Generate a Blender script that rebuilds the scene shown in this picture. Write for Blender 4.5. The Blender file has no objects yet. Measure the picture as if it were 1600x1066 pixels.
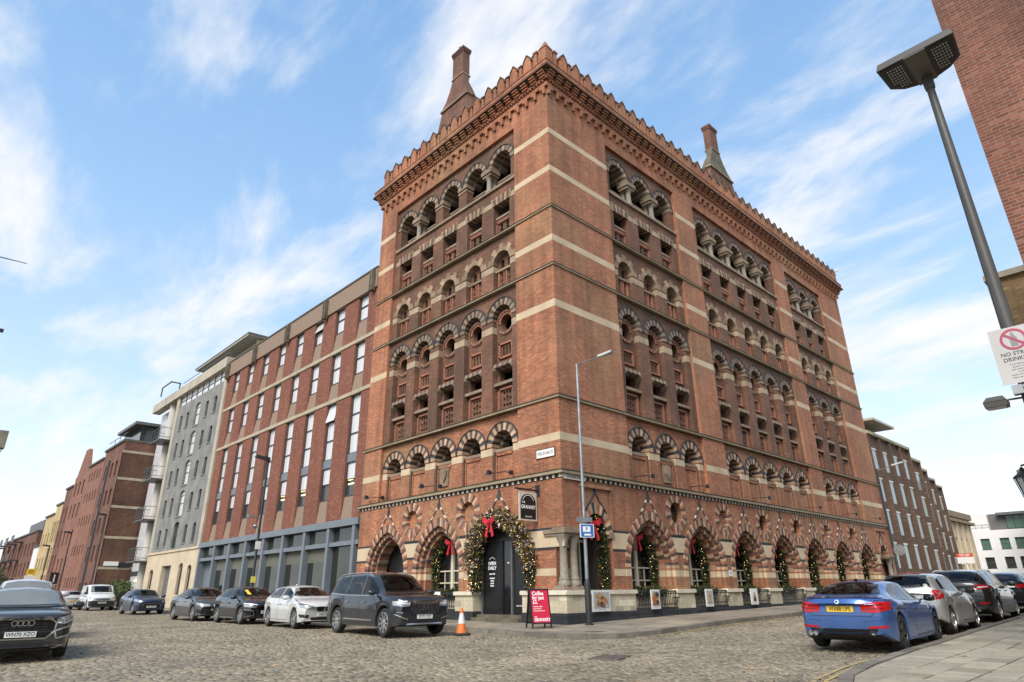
import bpy, bmesh, math, random
import numpy as np
from mathutils import Vector, Matrix
from mathutils.bvhtree import BVHTree
from mathutils.geometry import tessellate_polygon, delaunay_2d_cdt
R = math.radians
PI = math.pi
rng = random.Random(7)
SC = bpy.context.scene
COL = SC.collection
CAM = Vector((-16.9067, -15.24974, 1.2))

def ground_z(x, y):
    """Gentle rise of the streets away from the junction."""
    r = math.hypot(x - CAM.x, y - CAM.y)
    z = -.25 + .0125 * min(r, 24) + .0035 * max(0, r - 24)
    return z + .012 * min(max(0, x), 60)

# ---------------------------------------------------------------- scene graph
def tag(o, label=None, cat=None, group=None, kind=None):
    if label: o['label'] = label
    if cat: o['category'] = cat
    if group: o['group'] = group
    if kind: o['kind'] = kind
    return o

def thing(name, label, cat, loc=(0, 0, 0), rz=0, group=None):
    o = bpy.data.objects.new(name, None)
    COL.objects.link(o)
    o.empty_display_size = .3
    o.location = loc
    o.rotation_euler = (0, 0, rz)
    return tag(o, label, cat, group)

def adopt(child, parent):
    """Parent a child whose mesh is written in world coordinates."""
    child.parent = parent
    m = Matrix.Translation(parent.location) @ parent.rotation_euler.to_matrix().to_4x4()
    child.matrix_parent_inverse = m.inverted()

def copy_tree(o, parent=None):
    c = o.copy()
    COL.objects.link(c)
    if parent is not None:
        inv = o.matrix_parent_inverse.copy()
        c.parent = parent
        c.matrix_parent_inverse = inv
    for ch in list(o.children):
        copy_tree(ch, c)
    return c

class MB:
    """Mesh builder; T maps local (a, b, c) to mesh coordinates."""
    def __init__(s, T=None):
        s.v, s.f, s.m, s.T, s.cuts = [], [], [], T, []
    def add(s, vs, fs, m=0):
        o = len(s.v); s.cuts.append((o, len(s.f)))
        s.v += [tuple(s.T(*p)) if s.T else tuple(p) for p in vs]
        s.f += [tuple(i + o for i in f) for f in fs]
        s.m += (m if isinstance(m, list) else [m] * len(fs))
    def box(s, a, b, m=0):
        x0, y0, z0 = a; x1, y1, z1 = b
        s.add([(x0,y0,z0),(x1,y0,z0),(x1,y1,z0),(x0,y1,z0),(x0,y0,z1),(x1,y0,z1),(x1,y1,z1),(x0,y1,z1)],
              [(0,3,2,1),(4,5,6,7),(0,1,5,4),(1,2,6,5),(2,3,7,6),(3,0,4,7)], m)
    def hexa(s, p, m=0):
        s.add(p, [(0,3,2,1),(4,5,6,7),(0,1,5,4),(1,2,6,5),(2,3,7,6),(3,0,4,7)], m)
    def obox(s, c, sz, rot, m=0):
        """box centred at c, size sz, with a 3x3 rotation"""
        h = Vector(sz) / 2
        vs = [Vector(c) + rot @ Vector((sx*h.x, sy*h.y, sz_*h.z)) for sz_ in (-1,1) for sx, sy in ((-1,-1),(1,-1),(1,1),(-1,1))]
        s.hexa([tuple(v) for v in vs], m)
    def prism(s, poly, w0, w1, m=0, mside=None, ax='w'):
        """poly in (u,z); extruded in w (second coordinate)"""
        n = len(poly)
        vs = [(u, w0, z) for u, z in poly] + [(u, w1, z) for u, z in poly]
        fs = [tuple(range(n)), tuple(range(2*n-1, n-1, -1))] + [(i, i+n, (i+1) % n + n, (i+1) % n) for i in range(n)]
        s.add(vs, fs, m)
    def plate(s, outer, holes, w0, w1, m=0, back=False):
        """flat plate with holes, front at w1, reveals back to w0"""
        polys = [outer] + list(holes)
        tri = tessellate_polygon([[Vector((u, z, 0)) for u, z in p] for p in polys])
        flat = [q for p in polys for q in p]
        s.add([(u, w1, z) for u, z in flat], [tuple(t) for t in tri], m)
        if back:
            s.add([(u, w0, z) for u, z in flat], [tuple(t) for t in tri], m)
        for p in polys:
            n = len(p)
            s.add([(u, w1, z) for u, z in p] + [(u, w0, z) for u, z in p],
                  [(i, (i+1) % n, (i+1) % n + n, i + n) for i in range(n)], m)
    def tube(s, pts, r, n=8, m=0, caps=True):
        pts = [Vector(p) for p in pts]
        rs = r if isinstance(r, (list, tuple)) else [r] * len(pts)
        vs, fs = [], []
        up = None
        for i, p in enumerate(pts):
            d = (pts[min(i+1, len(pts)-1)] - pts[max(i-1, 0)]).normalized()
            if up is None:
                up = Vector((0, 0, 1)) if abs(d.z) < .9 else Vector((1, 0, 0))
            a = d.cross(up).normalized(); b = a.cross(d).normalized(); up = b
            for k in range(n):
                t = 2*PI*k/n
                vs.append(tuple(p + (a*math.cos(t) + b*math.sin(t)) * rs[i]))
        for i in range(len(pts)-1):
            for k in range(n):
                fs.append((i*n+k, i*n+(k+1) % n, (i+1)*n+(k+1) % n, (i+1)*n+k))
        if caps:
            fs.append(tuple(range(n-1, -1, -1))); fs.append(tuple(range((len(pts)-1)*n, len(pts)*n)))
        s.add(vs, fs, m)
    def lathe(s, prof, c=(0, 0, 0), n=16, m=0, axis='z', caps=True):
        """prof: list of (r, h) around an axis through c"""
        vs, fs = [], []
        for r, h in prof:
            for k in range(n):
                t = 2*PI*k/n
                a, b = r*math.cos(t), r*math.sin(t)
                vs.append((c[0]+a, c[1]+b, c[2]+h) if axis == 'z' else (c[0]+h, c[1]+a, c[2]+b) if axis == 'x' else (c[0]+a, c[1]+h, c[2]+b))
        for i in range(len(prof)-1):
            for k in range(n):
                fs.append((i*n+k, i*n+(k+1) % n, (i+1)*n+(k+1) % n, (i+1)*n+k))
        mm = [m]*len(fs) if not isinstance(m, list) else [m[i] for i in range(len(prof)-1) for k in range(n)]
        if caps and prof[0][0] > 1e-4: fs.append(tuple(range(n-1, -1, -1))); mm.append(mm[0])
        if caps and prof[-1][0] > 1e-4: fs.append(tuple(range((len(prof)-1)*n, len(prof)*n))); mm.append(mm[-1])
        s.add(vs, fs, mm)
    def build_each(s, name, mats, parent=None):
        """every added shape becomes an object of its own"""
        for q in s.pieces(): q.build(name, mats, parent)
    def pieces(s):
        out = []; ends = s.cuts[1:] + [(len(s.v), len(s.f))]
        for (v0, f0), (v1, f1) in zip(s.cuts, ends):
            q = MB(); q.v = s.v[v0:v1]; q.f = [tuple(i-v0 for i in f) for f in s.f[f0:f1]]; q.m = s.m[f0:f1]
            out.append(q)
        return out
    def build(s, name, mats, parent=None, smooth=None, local=False):
        me = bpy.data.meshes.new(name)
        me.from_pydata(s.v, [], s.f)
        if not isinstance(mats, (list, tuple)): mats = [mats]
        for m in mats: me.materials.append(m)
        me.polygons.foreach_set('material_index', s.m)
        bm = bmesh.new(); bm.from_mesh(me)
        bmesh.ops.recalc_face_normals(bm, faces=bm.faces)
        if smooth is not None:
            ca = R(smooth)
            for f in bm.faces: f.smooth = True
            for e in bm.edges:
                if len(e.link_faces) == 2 and e.calc_face_angle(0) > ca: e.smooth = False
        bm.to_mesh(me); bm.free()
        o = bpy.data.objects.new(name, me)
        COL.objects.link(o)
        if parent is not None:
            if local: o.parent = parent
            else: adopt(o, parent)
        return o

def text_mb(mb, s, size, T, m=0, depth=.004, align='CENTER', bold=0, xs=1.0):
    """Raised lettering: T maps (x, y, d) of the text plane to mesh coordinates."""
    cu = bpy.data.curves.new('lettering', 'FONT')
    cu.body = s; cu.size = size; cu.align_x = align; cu.align_y = 'CENTER'; cu.resolution_u = 3; cu.offset = bold
    cu.fill_mode = 'BOTH'
    ob = bpy.data.objects.new('lettering', cu)
    COL.objects.link(ob)
    bpy.context.view_layer.update()
    me = bpy.data.meshes.new_from_object(ob.evaluated_get(bpy.context.evaluated_depsgraph_get()))
    bpy.data.objects.remove(ob); bpy.data.curves.remove(cu)
    vs = [T(v.co.x * xs, v.co.y, depth) for v in me.vertices]
    fs = [tuple(p.vertices) for p in me.polygons]
    bpy.data.meshes.remove(me)
    T0, mb.T = mb.T, None
    mb.add(vs, fs, m); mb.T = T0

def arc(c, z, r, a0, a1, n):
    return [(c + r*math.cos(a0 + (a1-a0)*i/n), z + r*math.sin(a0 + (a1-a0)*i/n)) for i in range(n+1)]

def arch_hole(c, hw, z0, zs, n=12, rise=None):
    """opening outline: jambs from z0, spring at zs, round (or flat) head"""
    return [(c-hw, z0), (c+hw, z0)] + ([(c + hw*math.cos(PI*i/n), zs + (rise or hw)*math.sin(PI*i/n)) for i in range(n+1)])

def rect(u0, z0, u1, z1): return [(u0, z0), (u1, z0), (u1, z1), (u0, z1)]

def ring(mb, c, z, r0, r1, n, w0, w1, ms, a0=0, a1=PI, sz=1.0, seg=1):
    for i in range(n):
        m = ms[i % len(ms)]
        for k in range(seg):
            t0 = a0 + (a1-a0)*(i + k/seg)/n; t1 = a0 + (a1-a0)*(i + (k+1)/seg)/n
            P = lambda r, t, w: (c + r*math.cos(t), w, z + sz*r*math.sin(t))
            mb.hexa([P(r0,t0,w0),P(r1,t0,w0),P(r1,t1,w0),P(r0,t1,w0),P(r0,t0,w1),P(r1,t0,w1),P(r1,t1,w1),P(r0,t1,w1)], m)

TR = lambda u, w, z: (u, -w, z)      # a face looking towards -Y
TL = lambda u, w, z: (-w, u, z)      # a face looking towards -X

# ---------------------------------------------------------------- materials
class NT:
    def __init__(s, name, **kw):
        s.mat = bpy.data.materials.new(name); s.mat.use_nodes = True
        s.t = s.mat.node_tree; s.b = s.t.nodes['Principled BSDF']
        for k, v in kw.items(): s.b.inputs[k].default_value = v
    def n(s, typ, ins=None, **props):
        nd = s.t.nodes.new('ShaderNode' + typ)
        for k, v in props.items(): setattr(nd, k, v)
        for k, v in (ins or {}).items():
            sock = nd.inputs[k]
            if isinstance(v, bpy.types.NodeSocket): s.t.links.new(v, sock)
            elif v is not None: sock.default_value = (tuple(v) + (1,) if isinstance(v, (tuple, list)) and len(v) == 3 and sock.type == 'RGBA' else v)
        return nd
    def math(s, op, a, b=None, c=None):
        return s.n('Math', {0: a, 1: b, 2: c} if c is not None else {0: a, 1: b} if b is not None else {0: a}, operation=op).outputs[0]
    def mix(s, f, a, b, mode='MIX'):
        nd = s.n('Mix', None, data_type='RGBA', blend_type=mode)
        for k, v in ((0, f), (6, a), (7, b)):
            sock = nd.inputs[k]
            if isinstance(v, bpy.types.NodeSocket): s.t.links.new(v, sock)
            else: sock.default_value = tuple(v) + (1,) if isinstance(v, (tuple, list)) and len(v) == 3 else v
        return nd.outputs[2]
    def ramp(s, f, lo, hi, a=0.0, b=1.0):
        return s.n('MapRange', {0: f, 1: lo, 2: hi, 3: a, 4: b}).outputs[0]
    def noise(s, vec, scale, detail=4, rough=.55, dist=0):
        return s.n('TexNoise', {'Vector': vec, 'Scale': scale, 'Detail': detail, 'Roughness': rough, 'Distortion': dist}).outputs['Fac']
    def pos(s): return s.n('NewGeometry').outputs['Position']
    def island(s): return s.n('NewGeometry').outputs['Random Per Island']
    def col(s, c): s.t.links.new(c, s.b.inputs['Base Color'])
    def rough(s, r): s.t.links.new(r, s.b.inputs['Roughness'])
    def bump(s, h, strength=.3, dist=.01):
        nd = s.n('Bump', {'Height': h, 'Strength': strength, 'Distance': dist})
        s.t.links.new(nd.outputs[0], s.b.inputs['Normal'])
    def wall_uv(s):
        g = s.n('NewGeometry')
        p = s.n('SeparateXYZ', {0: g.outputs['Position']}); q = s.n('SeparateXYZ', {0: g.outputs['True Normal']})
        f = s.math('GREATER_THAN', s.math('ABSOLUTE', q.outputs[0]), s.math('ABSOLUTE', q.outputs[1]))
        u = s.math('ADD', s.math('MULTIPLY', p.outputs[1], f), s.math('MULTIPLY', p.outputs[0], s.math('SUBTRACT', 1.0, f)))
        return s.n('CombineXYZ', {0: u, 1: p.outputs[2]}).outputs[0], p.outputs[2]

def plain(name, c, rough=.6, metal=0.0, var=.15, scale=3.0, isl=0.0, bump=0.0, coat=0.0):
    t = NT(name, Roughness=rough, Metallic=metal)
    t.b.inputs['Coat Weight'].default_value = coat
    v = t.ramp(t.noise(t.pos(), scale), .25, .75, 1-var, 1+var)
    if isl: v = t.math('MULTIPLY', v, t.ramp(t.island(), 0, 1, 1-isl, 1+isl))
    t.col(t.mix(1.0, c, t.n('CombineColor', {0: v, 1: v, 2: v}).outputs[0], 'MULTIPLY'))
    if bump: t.bump(t.noise(t.pos(), scale*8), bump)
    return t.mat

def brick(name, c1, c2, mortar, bw=.225, bh=.075, ms=.009, dirt=.35, soot=None, streak=.25, bump=.5, patch=None):
    t = NT(name, Roughness=.88)
    uv, z = t.wall_uv()
    P = t.pos()
    cell = t.n('TexBrick', {'Vector': uv, 'Color1': (0,0,0), 'Color2': (1,1,1), 'Mortar': (.5,.5,.5), 'Scale': 1.0, 'Mortar Size': ms, 'Mortar Smooth': .15,
                            'Bias': 0.0, 'Brick Width': bw, 'Row Height': bh})
    k = cell.outputs['Color']
    base = t.mix(k, c1, c2)
    # a few burnt and a few pale bricks
    pale = t.ramp(k, .86, .95); burnt = t.ramp(k, .12, .05)
    base = t.mix(t.math('MULTIPLY', pale, .45), base, tuple(min(1, x*1.7+.05) for x in c1))
    base = t.mix(t.math('MULTIPLY', burnt, .55), base, tuple(x*.45 for x in c2))
    if patch:
        base = t.mix(t.ramp(t.noise(P, .22, 3), .48, .62), base, t.mix(k, patch[0], patch[1]))
    base = t.mix(t.math('MULTIPLY', cell.outputs['Fac'], .85), base, mortar)
    big = t.ramp(t.noise(P, .35, 5, .6), .3, .72, 1-dirt, 1+dirt*.45)
    st = t.n('Mapping', {'Vector': uv, 'Scale': (2.2, .12, 1)})
    big = t.math('MULTIPLY', big, t.ramp(t.noise(st.outputs[0], 1.0, 4, .65), .3, .7, 1-streak, 1.08))
    fine = t.ramp(t.noise(P, 14, 3), .3, .7, .88, 1.1)
    big = t.math('MULTIPLY', big, fine)
    base = t.mix(1.0, base, t.n('CombineColor', {0: big, 1: big, 2: big}).outputs[0], 'MULTIPLY')
    if soot:
        base = t.mix(t.ramp(t.noise(P, .55, 4, .6), .38, .66, 0, .75), base, soot)
    t.col(base)
    h = t.math('ADD', t.math('MULTIPLY', cell.outputs['Fac'], -1.0), t.math('MULTIPLY', t.noise(P, 40, 2), .5))
    t.bump(h, bump, .008)
    return t.mat

def mossy(name, c, moss=(.022, .026, .014), lim=.35):
    t = NT(name, Roughness=.9)
    g = t.n('NewGeometry')
    up = t.n('SeparateXYZ', {0: g.outputs['True Normal']}).outputs[2]
    P = g.outputs['Position']
    n = t.ramp(t.noise(P, 1.3, 5, .65), .3, .7, .72, 1.15)
    base = t.mix(1.0, c, t.n('CombineColor', {0: n, 1: n, 2: n}).outputs[0], 'MULTIPLY')
    f = t.ramp(t.math('ADD', up, t.ramp(t.noise(P, 3, 4), .3, .7, -.3, .35)), lim, lim+.3)
    t.col(t.mix(f, base, moss))
    t.bump(t.noise(P, 25, 4), .4)
    return t.mat

def glass(name, c=(.012, .014, .016), rough=.04, wob=.02):
    t = NT(name, Roughness=rough)
    t.b.inputs['Base Color'].default_value = c + (1,)
    t.b.inputs['IOR'].default_value = 1.6
    if wob: t.bump(t.noise(t.pos(), 1.2, 2), wob, .05)
    return t.mat

def emit(name, c, s):
    t = NT(name)
    t.b.inputs['Base Color'].default_value = c + (1,)
    t.b.inputs['Emission Color'].default_value = c + (1,)
    t.b.inputs['Emission Strength'].default_value = s
    return t.mat

M = {}
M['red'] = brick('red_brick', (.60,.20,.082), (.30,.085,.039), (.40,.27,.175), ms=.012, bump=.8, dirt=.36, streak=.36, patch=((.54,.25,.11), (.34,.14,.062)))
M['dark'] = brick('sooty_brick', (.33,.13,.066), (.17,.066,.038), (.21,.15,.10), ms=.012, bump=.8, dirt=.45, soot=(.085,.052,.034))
M['cream'] = plain('cream_stone', (.54,.42,.275), .85, var=.22, scale=1.1, isl=.06, bump=.15)
M['creamD'] = plain('stained_stone', (.25,.185,.125), .9, var=.35, scale=1.6, isl=.12, bump=.2)
M['ledge'] = mossy('string_stone', (.33,.265,.175), (.05,.05,.03), .35)
M['capdark'] = mossy('dark_coping_brick', (.14,.07,.045), (.05,.05,.03), .2)
M['moss'] = plain('dark_moss', (.04,.042,.022), .95, var=.5, scale=3)
M['vC'] = plain('pale_voussoir', (.45,.29,.18), .85, var=.32, scale=4, isl=.25, bump=.15)
M['vR'] = plain('red_voussoir', (.30,.125,.075), .85, var=.25, scale=4, isl=.25, bump=.15)
M['vK'] = plain('black_voussoir', (.05,.045,.044), .7, var=.3, scale=4, isl=.3)
M['vD'] = plain('sooty_voussoir', (.10,.072,.055), .9, var=.35, scale=3, isl=.3)
M['creamB'] = plain('weathered_band_stone', (.36,.275,.18), .9, var=.3, scale=1.6, isl=.12)
M['vS'] = plain('weathered_voussoir', (.29,.195,.122), .9, var=.35, scale=4, isl=.28, bump=.15)
M['black'] = plain('black_brick', (.028,.028,.03), .75, var=.3, scale=3)
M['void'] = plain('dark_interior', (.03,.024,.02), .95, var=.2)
M['plinth'] = brick('painted_plinth', (.60,.53,.37), (.56,.48,.33), (.50,.43,.29), bw=.45, bh=.22, ms=.008, dirt=.18, streak=.12, bump=.2)
M['plinthK'] = brick('blue_brick', (.04,.042,.047), (.028,.03,.034), (.07,.068,.065), bw=.45, bh=.15, dirt=.4, streak=.35)
M['cap'] = plain('plinth_cap_stone', (.66,.59,.45), .7, var=.15, scale=2)
M['granite'] = plain('grey_column_stone', (.25,.215,.165), .7, var=.22, scale=9, bump=.1)
M['roofbrick'] = brick('weathered_chimney_brick', (.25,.10,.06), (.17,.072,.045), (.17,.14,.11), dirt=.5, streak=.3)
M['vB'] = plain('brown_voussoir', (.105,.07,.055), .85, var=.3, scale=4, isl=.35)
M['slate'] = plain('moss_slate', (.13,.11,.075), .9, var=.4, scale=2.5)
# ================================================================ THE OLD BRICK WAREHOUSE
GR = thing('brick_warehouse', 'tall ornate red brick warehouse with polychrome arches and a notched parapet on the street corner', 'building', (0, 0, .1))
WL, WR_, ZT = 13.62, 33.67, 22.5
wr, wb = -.15, -.43
LB = [3.25, 5.19, 7.14, 9.09, 11.03]
RB = [5.15, 7.15, 9.1, 13.1, 15.1, 17.1, 19.06, 21.04, 24.87, 26.87, 28.84]
REC = {'L': [(2.2, 12.06)], 'R': [(4.15, 10.12), (12.1, 22.03), (23.87, 29.84)]}
ROWS = [(5.26, 7.92), (8.06, 13.5), (13.66, 16.3), (16.44, 18.98), (19.1, 21.78)]
def row_hole(k, c):
    z0 = ROWS[k][0]
    if k == 0: return arch_hole(c, .62, z0+.02, 6.68)
    if k == 1: return arch_hole(c, .62, z0+.02, 12.28)
    if k == 2: return arch_hole(c, .56, z0+.02, 15.05)
    if k == 3: return rect(c-.55, z0+.02, c+.55, 18.22)
    return arch_hole(c, .66, z0+.9, 20.45)

def piers(side):
    rec = REC[side]; end = WL if side == 'L' else WR_
    us = [0.0] + [x for r in rec for x in r] + [end]
    return [(us[i], us[i+1]) for i in range(0, len(us), 2)]

for side, T, bays, end in (('L', TL, LB, WL), ('R', TR, RB, WR_)):
    mb = MB(T)
    for i, (a, b) in enumerate(piers(side)):
        a2 = a if i else .003
        mb.box((a2, -.9, 5.12), (b, 0, 21.78))
    mb.box((.003, -.9, 21.78), (end, 0, 23.3))
    mb.build('wall', M['red'], GR)
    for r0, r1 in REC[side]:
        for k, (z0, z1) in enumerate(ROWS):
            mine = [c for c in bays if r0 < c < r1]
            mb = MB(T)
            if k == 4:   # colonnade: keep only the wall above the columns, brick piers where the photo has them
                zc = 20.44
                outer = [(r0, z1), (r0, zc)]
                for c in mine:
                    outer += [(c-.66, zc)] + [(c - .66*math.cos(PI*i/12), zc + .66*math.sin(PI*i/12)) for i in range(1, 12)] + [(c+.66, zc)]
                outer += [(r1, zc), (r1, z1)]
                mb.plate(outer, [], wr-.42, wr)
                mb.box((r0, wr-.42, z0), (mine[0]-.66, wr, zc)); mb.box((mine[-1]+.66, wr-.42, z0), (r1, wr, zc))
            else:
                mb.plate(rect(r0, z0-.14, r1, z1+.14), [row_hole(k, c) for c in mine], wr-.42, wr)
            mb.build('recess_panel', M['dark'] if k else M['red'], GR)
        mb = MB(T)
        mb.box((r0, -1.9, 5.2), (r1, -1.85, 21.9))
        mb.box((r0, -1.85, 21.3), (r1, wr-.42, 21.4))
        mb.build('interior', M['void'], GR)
    # pale bands on the piers
    for za, zb in ((20.22, 20.5), (18.19, 18.47), (14.7, 15.0), (11.71, 12.02), (6.34, 6.63)):
        mb = MB(T)
        for i, (a, b) in enumerate(piers(side)):
            mb.box((a - (.002 if i == 0 else -.004), -.3, za), (b - .004, .004, zb))
        mb.build_each('stone_band', M['cream'], GR)
    for za, zb, pr_ in ((16.32, 16.44, .06), (13.53, 13.65, .06), (7.93, 8.06, .08), (5.09, 5.25, .15)):
        T2 = T if side == 'L' else (lambda u, w, z: (u, -w, z+.002))
        mb = MB(T2)
        e0 = -pr_ + .003
        mb.prism([(e0, za+.02), (end+pr_, za+.02), (end+pr_, zb-.035), (e0, zb-.035)], -.5, pr_)
        ms = MB(T2); ms.prism([(e0-.015, zb-.035), (end+pr_+.015, zb-.035), (end+pr_+.015, zb), (e0-.015, zb)], -.5, pr_+.015); ms.build('moss_line', M['moss'], GR)
        mb.build('string_course', M['ledge'], GR)

# ---- the five rows of openings: one of each kind, then copies
def opening(k):
    z0, z1 = ROWS[k]
    S = MB(TR); sub = []; Bd = MB(TR)
    C_, K_, D_, B_, G_ = 0, 1, 2, 3, 4     # pale, black, sooty, brick, stained stone
    mats = [M['vC'] if k in (0,) else M['vS'], M['vK'], M['vD'], M['red'], M['creamD'], M['void']]
    if k == 0:
        ring(S, 0, 6.68, .6, .93, 15, wr-.38, wr+.035, [C_, K_, C_, D_])
        ring(S, 0, 6.68, .93, .972, 24, wr-.05, wr+.07, [K_], seg=1)
        for s_ in (-1, 1): Bd.box((min(s_*.61, s_*.97), wr-.3, 6.34), (max(s_*.61, s_*.97), wr+.012, 6.63))
        for s_ in (-1, 1):      # sooty jambs
            S.box((min(s_*.56, s_*.63), wr-.45, z0), (max(s_*.56, s_*.63), wr-.06, 6.5), D_)
        ring(S, 0, 6.68, .45, .6, 11, wr-.75, wr-.38, [D_, G_])
        P = MB(TR)
        P.plate(rect(-.62, z0-.05, .62, 6.47), [], wb, wb+.14)
        for a, b in ((rect(-.52, 6.3, .52, 6.36), .2), (rect(-.52, z0+.1, -.46, 6.36), .2), (rect(.46, z0+.1, .52, 6.36), .2)): P.prism(a, wb+.05, wb+b*.95)
        sub.append((P, 'brick_panel', M['red']))
        L = MB(TR); L.box((-.62, wb-.1, 6.46), (.62, wr-.12, 6.58)); sub.append((L, 'sill', M['creamD']))
    if k == 1:
        ring(S, 0, 12.28, .6, .93, 17, wr-.36, wr+.035, [C_, D_, G_, K_])
        ring(S, 0, 12.28, .93, .972, 24, wr-.05, wr+.07, [K_])
        for s_ in (-1, 1): Bd.box((min(s_*.61, s_*.97), wr-.3, 11.71), (max(s_*.61, s_*.97), wr+.012, 12.02))
        P = MB(TR)
        slots = [rect(x-.055, 10.66, x+.055, 11.02) for x in (-.2, 0, .2)]
        g = [rect(x-.06, zz-.06, x+.06, zz+.06) for x, zz in ((0, 8.95), (0, 8.42), (-.18, 8.68), (.18, 8.68), (-.18, 8.42), (.18, 8.95), (-.18, 8.95), (.18, 8.42))] + [rect(-.06, 8.55, .06, 8.82)]
        oc = arc(0, 12.15, .36, 0, 2*PI, 24)[:-1]
        P.plate([(-.62, z0-.05), (.62, z0-.05)] + arc(0, 12.28, .62, 0, PI, 12), [oc, rect(-.46, 9.4, .46, 9.96)] + slots + g, wb-.3, wb)
        sub.append((P, 'pierced_wall', M['dark']))
        O = MB(TR)
        ring(O, 0, 12.15, .36, .45, 24, wb-.25, wb+.05, [0])
        for i in range(26):
            t = 2*PI*i/26
            ring(O, 0, 12.15, .47, .57, 1, wb-.01, wb+.09, [0 if i % 2 else 1], t, t+2*PI/26*.62)
        sub.append((O, 'round_window', [M['vR'], M['vS']]))
        F = MB(TR)
        for a in (rect(-.42, 10.5, -.35, 11.2), rect(.35, 10.5, .42, 11.2), rect(-.42, 11.13, .42, 11.2), rect(-.42, 10.5, .42, 10.56)): F.prism(a, wb-.02, wb+.09)
        for i in range(9): F.box((-.5+i*.12, wb, 10.28), (-.44+i*.12, wb+.08, 10.36))
        for a in (rect(-.46, 8.16, -.38, 9.16), rect(.38, 8.16, .46, 9.16), rect(-.46, 9.08, .46, 9.16)): F.prism(a, wb-.02, wb+.09)
        sub.append((F, 'brick_frame', M['vR']))
        H = MB(TR)
        for i in range(7):
            x0 = -.56 + i*.16
            H.hexa([(x0,wb,9.98),(x0+.15,wb,9.98),(x0+.15,wb+.3,10.06),(x0,wb+.3,10.06),(x0,wb,10.24),(x0+.15,wb,10.24),(x0+.15,wb+.24,10.24),(x0,wb+.24,10.24)], i % 2)
        for s_ in (-1, 1): H.hexa([(s_*.62,wb,9.75),(s_*.46,wb,9.85),(s_*.46,wb+.26,9.98),(s_*.62,wb+.26,9.98),(s_*.62,wb,10.05),(s_*.46,wb,10.05),(s_*.46,wb+.28,10.08),(s_*.62,wb+.28,10.08)], 0)
        sub.append((H, 'hood', [M['creamD'], M['vD']]))
        L = MB(TR); L.box((-.62, wb-.1, 9.27), (.62, wb+.2, 9.4)); sub.append((L, 'sill', M['creamD']))
    if k == 2:
        for i in range(9):
            t0, t1 = PI*i/9, PI*(i+1)/9
            ring(S, 0, 15.05, .54, .92 if i % 2 == 0 else .76, 1, wr-.36, wr+.03, [G_ if i % 2 else C_], t0, t1)
        for s_ in (-1, 1):
            Bd.box((min(s_*.55, s_*.97), wr-.3, 14.7), (max(s_*.55, s_*.97), wr+.012, 15.0))
        P = MB(TR)
        hs = [arch_hole(x, .12, 14.9, 15.22, 6) for x in (-.24, .24)]
        hs += [rect(x-.045, zz, x+.045, zz+.16) for x in (-.24, .24) for zz in (13.98, 14.2, 14.42)] + [rect(x-.1, 14.23, x-.05, 14.33) for x in (-.24, .24)]
        P.plate([(-.56, z0-.05), (.56, z0-.05)] + arc(0, 15.05, .56, 0, PI, 12), hs, wb-.2, wb)
        sub.append((P, 'pierced_wall', M['dark']))
        F = MB(TR)
        for a in (rect(-.46, 13.8, -.38, 14.7), rect(-.1, 13.8, -.05, 14.7), rect(.05, 13.8, .1, 14.7), rect(.38, 13.8, .46, 14.7)): F.prism(a, wb-.02, wb+.08)
        sub.append((F, 'brick_frame', M['vR']))
        L = MB(TR); L.box((-.56, wb-.1, 14.7), (.56, wb+.13, 14.8)); sub.append((L, 'sill', M['creamD']))
    if k == 3:
        n = 9
        for i in range(n):
            x0, x1 = -.62 + i*1.24/n, -.62 + (i+1)*1.24/n
            f = 1.16
            zt = 18.62 if i % 2 == 0 else 18.5
            S.hexa([(x0,wr-.36,18.2),(x1,wr-.36,18.2),(x1,wr+.03,18.2),(x0,wr+.03,18.2),(x0*f,wr-.36,zt),(x1*f,wr-.36,zt),(x1*f,wr+.03,zt),(x0*f,wr+.03,zt)], C_ if i % 2 == 0 else D_)
        for s_ in (-1, 1): Bd.box((min(s_*.63, s_*.97), wr-.3, 18.19), (max(s_*.63, s_*.97), wr+.012, 18.47))
        P = MB(TR)
        hs = []
        for x in (-.2, .2):
            hs.append([(x-.09, 16.8), (x+.09, 16.8), (x+.09, 16.95), (x+.05, 17.0), (x+.1, 17.08), (x+.06, 17.2), (x-.06, 17.2), (x-.1, 17.08), (x-.05, 17.0), (x-.09, 16.95)])
        P.plate(rect(-.55, z0-.05, .55, 17.52), hs, wb-.2, wb+.08)
        sub.append((P, 'pierced_panel', M['dark']))
        F = MB(TR)
        for i in range(10): F.box((-.5+i*.105, wb+.06, 17.32), (-.445+i*.105, wb+.16, 17.4))
        for a in (rect(-.5, 16.6, -.43, 17.3), rect(.43, 16.6, .5, 17.3), rect(-.5, 17.24, .5, 17.3)): F.prism(a, wb+.05, wb+.15)
        sub.append((F, 'brick_frame', M['vR']))
        L = MB(TR); L.box((-.55, wb-.15, 17.51), (.55, wr-.16, 17.63)); sub.append((L, 'sill', M['creamD']))
    if k == 4:
        ring(S, 0, 20.45, .64, .92, 15, wr-.42, wr+.035, [G_, D_, C_, D_])
        ring(S, 0, 20.45, .92, .97, 24, wr-.05, wr+.07, [K_])
        ring(S, 0, 20.45, .56, .66, 11, wr-.9, wr-.42, [D_, G_])
        P = MB(TR)
        hs = [arc(x + dx, 19.62 + dz, .06, 0, 2*PI, 8)[:-1] for x in (-.28, .28) for dx, dz in ((.1,0),(-.1,0),(0,.1),(0,-.1))] + [arc(0, 19.4, .05, 0, 2*PI, 8)[:-1]]
        P.plate(rect(-.98, 19.08, .98, 19.86), hs, wr-.62, wr-.5)
        sub.append((P, 'pierced_balustrade', M['dark']))
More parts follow.
